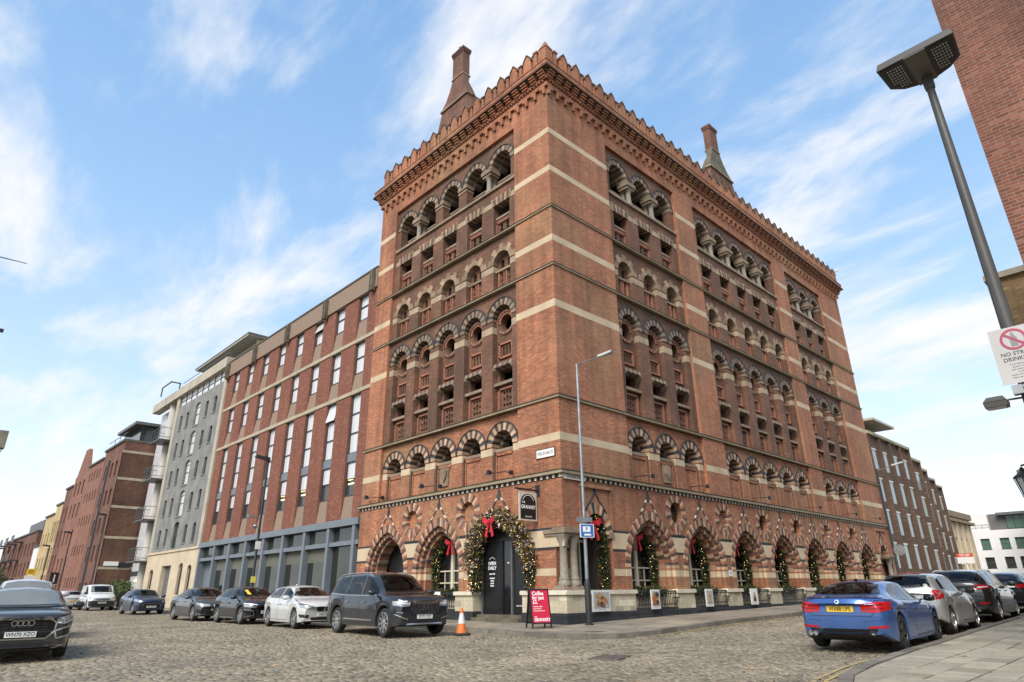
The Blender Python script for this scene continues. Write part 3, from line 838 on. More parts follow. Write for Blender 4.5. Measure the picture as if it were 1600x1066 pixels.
def leaves(mb, pts, r, n, size, mats):
    pts = [Vector(p) for p in pts]
    seg = [(a, b, (b-a).length) for a, b in zip(pts, pts[1:])]
    tot = sum(s[2] for s in seg)
    for _ in range(n):
        x = rng.random()*tot
        for a, b, l in seg:
            if x <= l: break
            x -= l
        p = a + (b-a)*min(1, x/max(l, 1e-6))
        rr = r(p) if callable(r) else r
        d = Vector((rng.gauss(0,1), rng.gauss(0,1), rng.gauss(0,1))).normalized()
        p = p + d*rr*rng.random()**.5
        q = (d + Vector((rng.gauss(0,.6), rng.gauss(0,.6), rng.gauss(0,.6)))).normalized()
        t = q.cross(Vector((rng.random()-.5, rng.random()-.5, rng.random()-.5))).normalized()
        L = size*rng.uniform(.6, 1.5); w = L*rng.uniform(.18, .4)
        c = p + q*L*.5 + t.cross(q)*w*.25
        mb.add([tuple(p), tuple(c+t*w), tuple(p+q*L), tuple(c-t*w)], [(0,1,2,3)], rng.choices(range(len(mats)), mats)[0])
def bulbs(mb, pts, r, n, s=.016, mats=(1,)):
    pts = [Vector(p) for p in pts]
    for _ in range(n):
        i = rng.randrange(len(pts)-1); p = pts[i].lerp(pts[i+1], rng.random())
        d = Vector((rng.gauss(0,1), rng.gauss(0,1), rng.gauss(0,1))).normalized()
        p = p + d*r*rng.uniform(.8, 1.05)
        vs = [tuple(p+Vector(k)*s) for k in ((1,0,0),(-1,0,0),(0,1,0),(0,-1,0),(0,0,1),(0,0,-1))]
        mb.add(vs, [(0,2,4),(2,1,4),(1,3,4),(3,0,4),(2,0,5),(1,2,5),(3,1,5),(0,3,5)], rng.choices(range(len(mats)), mats)[0])
def bow(mb, c, s, T):
    mb.T = lambda x, w, z: T(c[0]+x*s, c[1]+w*s, c[2]+z*s)
    for k in (-1, 1):
        for a, b in (((.5, .32), (.55, -.02)), ((.42, .12), (.36, -.16))):
            mb.hexa([(0,.02,.06),(k*a[0],.12,a[1]),(k*b[0],.14,b[1]),(0,.02,-.06),(0,.1,.06),(k*a[0],.2,a[1]),(k*b[0],.22,b[1]),(0,.1,-.06)])
        mb.hexa([(k*.02,.05,0),(k*.12,.05,0),(k*.42,.08,-.85),(k*.22,.08,-.95),(k*.02,.1,0),(k*.12,.1,0),(k*.42,.13,-.85),(k*.22,.13,-.95)])
    mb.box((-.09, 0, -.09), (.09, .2, .09)); mb.T = None

# big wreath arch round the left doorway
gp = [(4.6, 1.3), (4.66, 1.7), (4.74, 2.1), (4.76, 2.5), (4.62, 3.0), (4.35, 3.38), (3.9, 3.68), (3.3, 3.86), (2.75, 3.72), (2.25, 3.42), (1.9, 3.0), (1.65, 2.5), (1.52, 2.1), (1.55, 1.7), (1.62, 1.35)]
wp = [TL(u, .12, z) for u, z in gp]
WG = thing('wreath_arch', 'big arch of bronze, silver and gold foliage with fairy lights round the black doorway', 'wreath', (-.1, 3.3, 1.2), 0)
P = MB(); leaves(P, wp[2:-2], .36, 6800, .105, [3.2, 4, 3, 2.4]); leaves(P, wp[:4], .17, 700, .1, [6, 1, .3, .5]); leaves(P, wp[-4:], .17, 700, .1, [6, 1, .3, .6]); leaves(P, [TL(4.5, .05, 1.3), TL(4.5, .02, 2.9)], .16, 900, .09, [6, 1, .2, .5])
P.build('foliage', [M['fir'], M['dryleaf'], M['paleleaf'], M['goldleaf']], WG)
P = MB(); bulbs(P, wp, .34, 190, .010, (1,)); bulbs(P, wp[:4], .17, 40, .013, (1,)); bulbs(P, wp[-3:], .17, 20, .013, (1,)); P.build('fairy_lights', M['bulb'], WG)
P = MB(); bow(P, (3.34, .42, 3.66), .6, TL); P.build('bow', M['bow'], WG)

def garland():
    o = thing('window_garland', 'x', 'garland', (0, 0, 1.2))
    p = [(.98, .7, 1.1), (1.0, .68, 1.6), (1.0, .68, 2.0)] + [(x*.88, .66, ZS+z*.94) for x, z in [apt(1.17, 1.45, .95-.12*i) for i in range(9)]]
    P = MB(); leaves(P, p, .16, 2200, .08, [12, 1]); leaves(P, [(-.95, .35, 1.12), (.95, .35, 1.12)], .17, 1500, .09, [12, 1])
    P.build('foliage', [M['fir'], M['goldleaf']], o)
    P = MB(); bulbs(P, p, .15, 26, .010); bulbs(P, [(-.9, .35, 1.15), (.9, .35, 1.15)], .14, 10, .010); P.build('fairy_lights', M['bulb'], o)
    P = MB(); bow(P, (-.2, -.55, 3.15), .55, TR); P.build('bow', M['bow'], o)
    return o
ga = garland()
for i, (c, lab) in enumerate(zip(AR, ('green garland with red bow in the first right-hand arch, beside the corner porch', 'green garland with red bow in the second right-hand arch', 'green garland with red bow in the third right-hand arch, under two dark roundels',
        'green garland with red bow in the middle right-hand arch', 'green garland with red bow in the fifth right-hand arch, above the blue car', 'green garland with red bow in the sixth right-hand arch', 'green garland in the last right-hand arch, next to the far porch'))):
    q = ga if i == 0 else copy_tree(ga)
    q.location = (c, 0, 1.2); tag(q, lab, None, 'garlands in the arch windows')
q = copy_tree(ga); q.location = (0, 7.14, 1.2); q.rotation_euler = (0, 0, R(-90)); q.scale = (-1, 1, 1)
tag(q, 'green garland with red bow in the left-front window behind the dark grey estate car', None, 'garlands in the arch windows')
P = MB(); bulbs(P, [TL(6.35, -.6, 2.0), TL(6.35, -.6, 2.7)], .03, 14, .022, (1, 1, 1)); P.build('coloured_lights', [M['bulbR'], M['bulbB'], M['bulbG']], WG)
# porch greenery
po = thing('porch_garland', 'green garland with fairy lights and red bow hanging in the corner porch', 'garland', (2.4, .3, 1.2))
p = [(2.42, .25, 1.3), (2.42, .25, 2.9), (2.2, .25, 3.5), (1.78, .25, 3.85)]
P = MB(); leaves(P, p, .17, 2800, .085, [12, 1]); P.build('foliage', [M['fir'], M['goldleaf']], po)
P = MB(); bulbs(P, p, .17, 34, .010); P.build('fairy_lights', M['bulb'], po)
P = MB(); bow(P, (1.75, -.15, 3.5), .65, TR); P.build('bow', M['bow'], po)
# ================================================================ GROUND
def pip(poly, X, Y):
    """vectorised point in polygon"""
    c = np.zeros(X.shape, bool); n = len(poly)
    for i in range(n):
        (x0, y0), (x1, y1) = poly[i], poly[(i+1) % n]
        if y0 == y1: continue
        m = ((y0 > Y) != (y1 > Y)) & (X < (x1-x0)*(Y-y0)/(y1-y0) + x0)
        c ^= m
    return c
def terrain_poly(mb, poly, dz, step, m=0):
    xs = [p[0] for p in poly]; ys = [p[1] for p in poly]
    pts = [Vector(p) for p in poly]; n = len(pts)
    gx, gy = np.meshgrid(np.arange(min(xs)+step/2, max(xs), step), np.arange(min(ys)+step/2, max(ys), step))
    ins = pip(poly, gx, gy)
    pts += [Vector((float(a), float(b))) for a, b in zip(gx[ins], gy[ins])]
    r = delaunay_2d_cdt(pts, [(i, (i+1) % n) for i in range(n)], [], 1, 1e-4)
    mb.add([(p.x, p.y, ground_z(p.x, p.y)+dz) for p in r[0]], [tuple(f) for f in r[2]], m)

KERB_L = [(-2.9, 130), (-2.9, 60), (-2.88, 30), (-2.87, 12), (-2.87, 2.6), (-2.92, .6), (-3.1, -1.2), (-3.05, -2.3), (-2.7, -3.1), (-2.0, -3.6), (-1.0, -3.72), (.9, -3.61), (4.7, -3.44), (9.5, -3.42), (20, -3.4), (45, -3.4), (105, -3.4)]
KERB_R = [(105, -10.0), (45, -10.1), (24, -10.2), (11.4, -10.3), (6.8, -10.42), (1.5, -10.45), (-1.5, -10.5), (-4.5, -10.69), (-6.1, -10.9), (-7.4, -11.35), (-8.6, -12.1), (-9.6, -13.3), (-10.3, -15.0), (-10.6, -18), (-10.6, -40)]
pave_l = KERB_L + [(105, 8), (.5, 8), (.5, 130)]
pave_r = KERB_R + [(105, -40)]

def sett_material(name, real):
    t = NT(name, Roughness=.72)
    P = t.pos()
    if real:
        k = t.island()
        h = t.n('NewGeometry')
        up = t.n('SeparateXYZ', {0: h.outputs['Normal']}).outputs[2]
    else:
        mp = t.n('Mapping', {'Vector': P, 'Scale': (1, 1, 0)}).outputs[0]
        wv = t.n('TexNoise', {'Vector': P, 'Scale': .8, 'Detail': 2.0}).outputs['Color']
        vv = t.n('VectorMath', {0: mp, 1: t.n('VectorMath', {0: wv, 'Scale': .25}, operation='SCALE').outputs[0]}, operation='ADD').outputs[0]
        br = t.n('TexBrick', {'Vector': vv, 'Color1': (0,0,0), 'Color2': (1,1,1), 'Mortar': (.5,.5,.5), 'Scale': 1.0, 'Mortar Size': .012, 'Mortar Smooth': .4, 'Brick Width': .2, 'Row Height': .115})
        k = br.outputs['Color']
    r = t.n('ValToRGB', {0: k})
    cr = r.color_ramp; cr.interpolation = 'LINEAR'
    stops = [(0, (.18,.152,.105)), (.25, (.27,.228,.158)), (.5, (.32,.268,.182)), (.72, (.37,.305,.205)), (.9, (.29,.23,.155)), (1, (.40,.34,.245))]
    cr.elements[0].position, cr.elements[0].color = 0, stops[0][1] + (1,)
    cr.elements[1].position, cr.elements[1].color = 1, stops[-1][1] + (1,)
    for p, c in stops[1:-1]:
        e = cr.elements.new(p); e.color = c + (1,)
    base = r.outputs[0]
    big = t.ramp(t.noise(P, .45, 5, .62), .3, .7, .58, 1.1)
    fine = t.ramp(t.noise(P, 22, 4, .6), .28, .72, .72, 1.18)
    v = t.math('MULTIPLY', big, fine)
    base = t.mix(1.0, base, t.n('CombineColor', {0: v, 1: v, 2: v}).outputs[0], 'MULTIPLY')
    # damp mossy stains
    base = t.mix(t.ramp(t.noise(P, .9, 5, .65, .4), .56, .78, 0, .6), base, (.075,.068,.048))
    if not real: base = t.mix(t.math('MULTIPLY', br.outputs['Fac'], .8), base, (.05,.042,.033))
    t.col(base)
    t.rough(t.ramp(t.noise(P, 1.2, 4), .3, .7, .48, .8))
    t.bump(t.math('ADD', t.noise(P, 30, 4, .65), t.math('MULTIPLY', br.outputs['Fac'], -1.2) if not real else 0.0), .55, .012)
    return t.mat

M['joint'] = plain('sett_joint', (.055, .047, .037), .95, var=.4, scale=2)
M['settfar'] = sett_material('worn_setts_far', False)
M['sett'] = sett_material('worn_setts', True)

# near base under the setts, far road beyond
P = MB()
gs = sorted(set([round(-60 + 3*i, 2) for i in range(36)] + [48, 60, 75, 95, 120, 160, 220, 300, -90, -140, -200]))
vs = []; idx = {}
for i, x in enumerate(gs):
    for j, y in enumerate(gs):
        idx[i, j] = len(vs); vs.append((x, y, ground_z(x, y) - .017))
P.add(vs, [(idx[i,j], idx[i+1,j], idx[i+1,j+1], idx[i,j+1]) for i in range(len(gs)-1) for j in range(len(gs)-1)])
tag(P.build('ground', M['joint'], smooth=180), kind='structure')
RAD = 31.0
P = MB()
far = [(-60, 131), (-3.0, 131)]
terr = MB()
# far road strips, beyond the radius of the modelled setts
def annulus(mb, x0, x1, y0, y1, step):
    nx, ny = max(1, int((x1-x0)/step)), max(1, int((y1-y0)/step))
    for i in range(nx):
        for j in range(ny):
            a, b = x0 + (x1-x0)*i/nx, x0 + (x1-x0)*(i+1)/nx; c, d = y0 + (y1-y0)*j/ny, y0 + (y1-y0)*(j+1)/ny
            mb.add([(x, y, ground_z(x, y)-.004) for x, y in ((a,c),(b,c),(b,d),(a,d))], [(0,1,2,3)])
annulus(terr, -40, -2.7, 52, 131, 2.2); annulus(terr, 40, 106, -10.6, -3.2, 2.2); annulus(terr, -60, -24.3, -40, 52, 4)
tag(terr.build('road', M['settfar']), kind='structure')

rs = np.random.RandomState(3)
rows = []
y = -22.0
while y < 52:
    hgt = rs.uniform(.085, .115) + (.012 if rs.rand() < .1 else 0)
    n = 460; wide = rs.uniform(.008, .022) if rs.rand() < .14 else 0
    w = rs.uniform(.11, .21, n); x = -24.2 + rs.uniform(0, .2) + np.cumsum(w)
    k = x < (40 if y < -3 else -2.5 if y > 1 else 6)
    rows.append(np.stack([x[k]-w[k]/2, np.full(k.sum(), y+hgt/2), w[k], np.full(k.sum(), hgt)], 1))
    y += hgt + wide
S_ = np.concatenate(rows)
# courses wander a little
S_[:, 1] += .10*np.sin(S_[:, 0]*.55 + S_[:, 1]*.2) + .05*np.sin(S_[:, 0]*1.7+1)
cx_, cy_ = S_[:, 0], S_[:, 1]
az = np.degrees(np.arctan2(cy_-CAM.y, cx_-CAM.x)); dist = np.hypot(cx_-CAM.x, cy_-CAM.y)
keep = (((az > -12) & (az < 112)) | (dist < 3.5)) & ~pip(pave_l, cx_, cy_) & ~pip(pave_r, cx_, cy_)
S_ = S_[keep]; n = len(S_)
gz = np.array([ground_z(a, b) for a, b in S_[:, :2]])
gap = rs.uniform(.006, .016, n)
hx, hy = S_[:, 2]/2 - gap/2, S_[:, 3]/2 - gap/2
rot = rs.normal(0, .035, n); ztop = gz + rs.normal(0, .0038, n); tx, ty = rs.normal(0, .018, n), rs.normal(0, .024, n)
V_ = np.zeros((n, 12, 3))
for lvl, (ins, dz) in enumerate(((0, -.05), (0.0, -.010), (.012, 0))):
    for c, (sx_, sy_) in enumerate(((-1,-1),(1,-1),(1,1),(-1,1))):
        lx = sx_*(hx-ins) + (rs.normal(0, .005, n) if lvl else 0); ly = sy_*(hy-ins) + (rs.normal(0, .005, n) if lvl else 0)
        V_[:, lvl*4+c, 0] = S_[:, 0] + lx*np.cos(rot) - ly*np.sin(rot)
        V_[:, lvl*4+c, 1] = S_[:, 1] + lx*np.sin(rot) + ly*np.cos(rot)
        V_[:, lvl*4+c, 2] = ztop + dz + lx*tx + ly*ty
base = [(0,1,5,4),(1,2,6,5),(2,3,7,6),(3,0,4,7),(4,5,9,8),(5,6,10,9),(6,7,11,10),(7,4,8,11),(8,9,10,11)]
F_ = (np.array(base)[None] + (np.arange(n)*12)[:, None, None]).reshape(-1, 4)
me = bpy.data.meshes.new('road_setts')
me.vertices.add(n*12); me.vertices.foreach_set('co', V_.reshape(-1))
me.loops.add(len(F_)*4); me.loops.foreach_set('vertex_index', F_.reshape(-1).astype(np.int32))
me.polygons.add(len(F_)); me.polygons.foreach_set('loop_start', np.arange(len(F_), dtype=np.int32)*4); me.polygons.foreach_set('loop_total', np.full(len(F_), 4, np.int32))
me.update(calc_edges=True); me.validate()
me.materials.append(M['sett'])
o = bpy.data.objects.new('road_setts', me); COL.objects.link(o); tag(o, kind='structure')

def flag_material(name, bw, bh, c1, c2, seed):
    t = NT(name, Roughness=.8)
    P = t.pos()
    mp = t.n('Mapping', {'Vector': P, 'Scale': (1, 1, 0), 'Location': (seed, seed*.7, 0), 'Rotation': (0, 0, R(1.5))}).outputs[0]
    wv = t.n('TexNoise', {'Vector': P, 'Scale': .5, 'Detail': 1.0}).outputs['Color']
    vv = t.n('VectorMath', {0: mp, 1: t.n('VectorMath', {0: wv, 'Scale': .12}, operation='SCALE').outputs[0]}, operation='ADD').outputs[0]
    br = t.n('TexBrick', {'Vector': vv, 'Color1': (0,0,0), 'Color2': (1,1,1), 'Mortar': (.5,.5,.5), 'Scale': 1.0, 'Mortar Size': .02, 'Mortar Smooth': .25, 'Brick Width': bw, 'Row Height': bh}, offset=.37, squash=1.25, squash_frequency=3)
    base = t.mix(br.outputs['Color'], c1, c2)
    v = t.math('MULTIPLY', t.ramp(t.noise(P, .8, 5, .6), .3, .7, .72, 1.12), t.ramp(t.noise(P, 18, 5, .65), .28, .72, .8, 1.15))
    base = t.mix(1.0, base, t.n('CombineColor', {0: v, 1: v, 2: v}).outputs[0], 'MULTIPLY')
    base = t.mix(t.ramp(t.noise(P, 2.2, 5, .7, .5), .6, .78, 0, .5), base, (.09,.085,.06))
    j = t.mix(t.ramp(t.noise(P, 5, 3), .4, .6), (.045,.04,.03), (.10,.10,.055))
    t.col(t.mix(br.outputs['Fac'], base, j))
    t.bump(t.math('ADD', t.math('MULTIPLY', br.outputs['Fac'], -1.0), t.math('ADD', t.math('MULTIPLY', br.outputs['Color'], .5), t.math('MULTIPLY', t.noise(P, 24, 4), .3))), .6, .015)
    return t.mat
M['bed'] = plain('mossy_joint_bed', (.085,.08,.052), .95, var=.45, scale=4)
M['flagR'] = flag_material('sandstone_flags', .95, .62, (.37,.335,.25), (.235,.215,.165), 3.3)
M['flagL'] = flag_material('worn_flags', 1.0, .75, (.33,.28,.21), (.19,.165,.13), 1.3)
P = MB(); terrain_poly(P, pave_l, .105, 1.5); tag(P.build('pavement', M['bed'], smooth=180), kind='structure')
P = MB(); terrain_poly(P, pave_r, .085, 1.5); tag(P.build('pavement', M['bed'], smooth=180), kind='structure')
def flag_mat(name, stops):
    t = NT(name, Roughness=.8)
    P = t.pos(); k = t.island()
    r = t.n('ValToRGB', {0: k}); cr = r.color_ramp
    cr.elements[0].color = stops[0] + (1,); cr.elements[1].color = stops[-1] + (1,)
    for i, c in enumerate(stops[1:-1]):
        e = cr.elements.new((i+1)/(len(stops)-1)); e.color = c + (1,)
    v = t.math('MULTIPLY', t.ramp(t.noise(P, .9, 5, .6), .3, .7, .72, 1.1), t.ramp(t.noise(P, 20, 5, .65), .28, .72, .82, 1.14))
    base = t.mix(1.0, r.outputs[0], t.n('CombineColor', {0: v, 1: v, 2: v}).outputs[0], 'MULTIPLY')
    base = t.mix(t.ramp(t.noise(P, 2.4, 5, .7, .5), .58, .76, 0, .55), base, (.11,.10,.07))
    spot = t.n('TexVoronoi', {'Vector': P, 'Scale': 5.0}, feature='F1').outputs['Distance']
    base = t.mix(t.ramp(spot, .09, .05, 0, .5), base, (.06,.055,.05))
    t.col(base); t.bump(t.noise(P, 26, 5, .65), .4, .01)
    return t.mat
def slabs(poly, dz, x0, x1, y0, y1, mat, inset, swap=False, lo=.5, hi=1.05, rlo=.42, rhi=.66):
    rs = np.random.RandomState(11); vs, fs = [], []
    v = y0
    inner = []
    while v < y1:
        h = rs.uniform(rlo, rhi); u = x0 - rs.uniform(0, .9)
        while u < x1:
            w = rs.uniform(lo, hi)
            a, b, c, d = u+.013, u+w-.013, v+.013, v+h-.013
            q = [(a, c), (b, c), (b, d), (a, d)]
            if swap: q = [(y, x) for x, y in q][::-1]
            q = np.array(q) + rs.normal(0, .004, (4, 2))
            m = q.mean(0)
            ex = m + (q-m)*(1 + 2*inset/np.maximum(.2, np.abs(q-m).max()*2))
            if pip(poly, ex[:, 0], ex[:, 1]).all():
                t = rs.normal(0, .003); tl = rs.normal(0, .004, 2); o_ = len(vs)
                for ins, zz in ((0, -.04), (0, -.006), (.008, 0)):
                    for (x, y) in q:
                        x2, y2 = x - np.sign(x-m[0])*ins, y - np.sign(y-m[1])*ins
                        vs.append((x2, y2, ground_z(x2, y2) + dz + t + zz + (x2-m[0])*tl[0] + (y2-m[1])*tl[1]))
                fs.extend(tuple(i+o_ for i in f) for f in ((0,1,5,4),(1,2,6,5),(2,3,7,6),(3,0,4,7),(4,5,9,8),(5,6,10,9),(6,7,11,10),(7,4,8,11),(8,9,10,11)))
            u += w
        v += h
    P = MB(); P.add(vs, fs)
    tag(P.build('paving_slabs', mat), kind='structure')
def edge_course(line, dz, mat, sgn=1):
    P = MB(); pts = [Vector(p) for p in line]
    for a, b in zip(pts, pts[1:]):
        L = (b-a).length; n = max(1, round(L/.8)); d = (b-a)/L; q = Vector((-d.y, d.x))*sgn
        if min(a.length, b.length) > 75: continue
        for i in range(n):
            p0, p1 = a + d*(L*i/n+.01), a + d*(L*(i+1)/n-.01); t = rng.uniform(-.003, .002)
            c = [p0+q*.215, p1+q*.215, p1+q*.82, p0+q*.82]
            P.hexa([(p.x, p.y, ground_z(*p)+dz-.05) for p in c] + [(p.x, p.y, ground_z(*p)+dz-.007+t) for p in c])
    tag(P.build('edge_slabs', mat), kind='structure')
slabs(pave_r, .10, -10.5, 70, -14.6, -10.0, flag_mat('sandstone_slabs', [(.28,.245,.175), (.41,.36,.26), (.35,.31,.23), (.47,.41,.29)]), .2)
slabs(pave_l, .12, -3.1, 60, -3.75, .1, flag_mat('worn_slabs', [(.19,.16,.12), (.31,.255,.185), (.25,.215,.165), (.37,.30,.21)]), .2, False, .6, 1.1, .5, .8)
slabs(pave_l, .12, .1, 62, -3.0, 0, bpy.data.materials['worn_slabs'], .2, True, .6, 1.1, .5, .8)
edge_course(KERB_R, .10, bpy.data.materials['sandstone_slabs']); edge_course(KERB_L, .12, bpy.data.materials['worn_slabs'])
M['kerb'] = plain('kerb_stone', (.175, .155, .12), .8, var=.35, scale=3, isl=.22, bump=.35)
def kerb(line, dz, sgn):
    P = MB()
    pts = [Vector(p) for p in line]
    for a, b in zip(pts, pts[1:]):
        L = (b-a).length; n = max(1, round(L/.95)); d = (b-a)/L; q = Vector((-d.y, d.x))*sgn
        if L > 12: n = max(1, int(n/1))
        for i in range(n):
            p0, p1 = a + d*(L*i/n+.006), a + d*(L*(i+1)/n-.006)
            z0, z1 = ground_z(*p0)+dz, ground_z(*p1)+dz
            o_ = q*.2; j = rng.uniform(-.008, .008)
            e = q*-.02
            P.hexa([(p0.x+e.x,p0.y+e.y,z0-.3),(p1.x+e.x,p1.y+e.y,z1-.3),(p1.x+o_.x,p1.y+o_.y,z1-.3),(p0.x+o_.x,p0.y+o_.y,z0-.3),(p0.x,p0.y,z0+.006+j),(p1.x,p1.y,z1+.006+j),(p1.x+o_.x,p1.y+o_.y,z1+.008+j),(p0.x+o_.x,p0.y+o_.y,z0+.008+j)])
    tag(P.build('kerb', M['kerb']), kind='structure')
kerb(KERB_L, .12, 1); kerb(KERB_R, .10, 1)

# worn double yellow lines along both kerbs
t = NT('worn_yellow_paint', Roughness=.8)
wear = t.ramp(t.noise(t.pos(), 9, 5, .7), .42, .58)
t.col(t.mix(wear, (.50,.36,.10), (.27,.23,.16)))
M['yellow'] = t.mat
def lines(line, offs, w=.07):
    P = MB()
    pts = [Vector(p) for p in line]
    for off in offs:
        for a, b in zip(pts, pts[1:]):
            L = (b-a).length; n = max(1, int(L/.4)); d = (b-a)/L; q = Vector((d.y, -d.x))
            for i in range(n):
                if rng.random() < .08: continue
                p0, p1 = a+d*(L*i/n), a+d*(L*(i+1)/n)
                vs = []
                for p, k in ((p0,-w/2),(p1,-w/2),(p1,w/2),(p0,w/2)):
                    c = p + q*(off+k); vs.append((c.x, c.y, ground_z(c.x, c.y)+.012))
                P.add(vs, [(0,1,2,3)])
    tag(P.build('road_marking', M['yellow']), kind='structure')
lines([(-1.0, -3.72), (.9, -3.61), (4.7, -3.44), (9.5, -3.42), (20, -3.4)], (.14, .3)); lines([(-3.2, -10.62), (-4.5, -10.69), (-6.1, -10.9), (-7.4, -11.35)], (.18, .34))

# drain cover in the setts and scattered leaves
dc = Vector((-5.75, -6.3)); dz = ground_z(*dc)
P = MB()
rot = Matrix.Rotation(R(20), 3, 'Z')
P.obox((dc.x, dc.y, dz-.01), (.92, .62, .06), rot)
for i in range(7):
    for j in range(10): 
        c = rot @ Vector((-.38+j*.085, -.24+i*.08, 0)); P.obox((dc.x+c.x, dc.y+c.y, dz+.021), (.05, .045, .008), rot)
tag(P.build('drain_cover', plain('rusty_iron', (.12,.10,.085), .6, var=.3, scale=8, bump=.3)), 'rusty iron drain cover set in the cobbles in front of the corner', 'drain cover')
M['leaf'] = plain('fallen_leaf', (.40, .19, .06), .8, var=.2, scale=9, isl=.5)
P = MB()
for i in range(230):
    d = 4 + 22*rng.random()**.8; a = R(rng.uniform(-6, 95))
    if i < 90:
        k = rng.uniform(0, 22); q = Vector((-1.5 + k, -3.75 - abs(rng.gauss(0, .22)))) if rng.random() < .6 else Vector((-6+k, -10.2 + rng.gauss(0, .5)))
        x, y = q.x, q.y
    else: x, y = CAM.x + d*math.cos(a), CAM.y + d*math.sin(a)
    if x > -.3 and y > -.3: continue
    z = ground_z(x, y) + .018 + (.12 if pip(pave_l, np.array([x]), np.array([y]))[0] or pip(pave_r, np.array([x]), np.array([y]))[0] else 0)
    s = rng.uniform(.02, .055); th = rng.uniform(0, 6.3); u = Vector((math.cos(th), math.sin(th))); w = Vector((-u.y, u.x))
    P.add([(x-u.x*s, y-u.y*s, z), (x+w.x*s*.6, y+w.y*s*.6, z+rng.uniform(0,.02)), (x+u.x*s, y+u.y*s, z+rng.uniform(0,.015)), (x-w.x*s*.6, y-w.y*s*.6, z+rng.uniform(0,.02))], [(0,1,2,3)])
tag(P.build('fallen_leaves', M['leaf']), 'brown and orange fallen leaves scattered over cobbles and kerbs', 'leaves', kind='stuff')
# ================================================================ OTHER BUILDINGS
M['obrick'] = brick('office_brick', (.265,.085,.045), (.19,.06,.034), (.17,.11,.08), dirt=.15, streak=.12)
M['pebble'] = plain('pebbledash', (.26,.185,.135), .95, var=.22, scale=40, bump=.5)
M['conc'] = plain('pale_concrete_band', (.40,.34,.24), .9, var=.2, scale=2, bump=.2)
M['coping'] = plain('dark_coping', (.10,.09,.075), .8, var=.3, scale=3)
M['sash'] = plain('dark_window_frame', (.05,.055,.06), .5, var=.1)
M['bluegrey'] = plain('blue_grey_paint', (.16,.185,.205), .45, var=.1, scale=1.5)
M['blind'] = NT('blind_behind_glass', Roughness=.12).mat
b_ = M['blind'].node_tree.nodes['Principled BSDF']; b_.inputs['Base Color'].default_value = (.62,.62,.62,1); b_.inputs['IOR'].default_value = 1.6
M['glass'] = glass('dim_office_glass', (.045,.048,.046), .05)
M['shop'] = glass('shop_glass', (.022,.026,.02), .05)
M['lit'] = emit('office_light_strip', (1, .72, .25), 1.5)
M['render'] = plain('grey_render', (.215,.21,.195), .92, var=.30, scale=.8, bump=.3)
M['bath'] = plain('pale_stone', (.55,.45,.31), .88, var=.16, scale=.9, bump=.12)
M['metal'] = plain('grey_metal', (.13,.13,.13), .45, .6, var=.12)
M['quoin'] = plain('greyed_stone', (.42,.375,.29), .88, var=.16, scale=.9, bump=.12)
M['column'] = plain('off_white_column', (.52,.49,.43), .7, var=.1)
M['soffit'] = plain('pale_roof_soffit', (.48,.45,.37), .8, var=.1)
M['roofgrey'] = plain('grey_roof_metal', (.13,.125,.12), .6, var=.15)

def part(name, T, parent, mat, *boxes):
    P = MB(T)
    for a, b in boxes: P.box(a, b)
    return P.build(name, mat, parent)

# ---- 1970s red brick office beside the warehouse
OF = thing('office_block', 'red brick office block with tall white-blinded windows and blue-grey shopfront beside the warehouse', 'building', (0, 25, .2))
Y0, Y1 = 13.68, 36.1
wc = [15.21 + 2.72*k for k in range(8)]
edges = [Y0] + [x for c in wc for x in (c-.56, c+.56)] + [Y1]
for i in range(0, len(edges), 2): part('brick_pier', TL, OF, M['obrick'], ((edges[i], -.5, 4.74), (edges[i+1], -.08, 17.66)))
part('rear_wall', TL, OF, M['obrick'], ((Y0, -12, .1), (Y1, -.62, 18.2)))
for za, zb in ((14.69, 14.9), (11.55, 11.76)): part('stone_band', TL, OF, M['conc'], ((Y0, -.5, za), (Y1, -.03, zb)))
part('parapet', TL, OF, M['pebble'], ((Y0, -.6, 17.66), (Y1, .02, 18.86)))
part('coping', TL, OF, M['coping'], ((Y0, -.65, 18.86), (Y1, .07, 18.96)))
part('roof', TL, OF, M['roofgrey'], ((Y0, -12, 18.2), (Y1, -.6, 18.4)))
P = MB(TL)
for k in range(60): P.box((Y0+.1+k*.372, -.3, 18.96), (Y0+.13+k*.372, -.27, 19.12))
P.box((Y0, -.3, 19.1), (Y1, -.27, 19.13)); P.build('roof_rail', M['metal'], OF)
for y in (14.05, 19.65, 25.1, 30.6, 35.95): 
    P = MB(TL); P.box((y-.17, .02, 17.45), (y+.17, .2, 18.72)); P.box((y-.17, .2, 17.45), (y-.08, .26, 18.72)); P.box((y+.08, .2, 17.45), (y+.17, .26, 18.72)); P.build('rainwater_spout', M['slate'], OF)
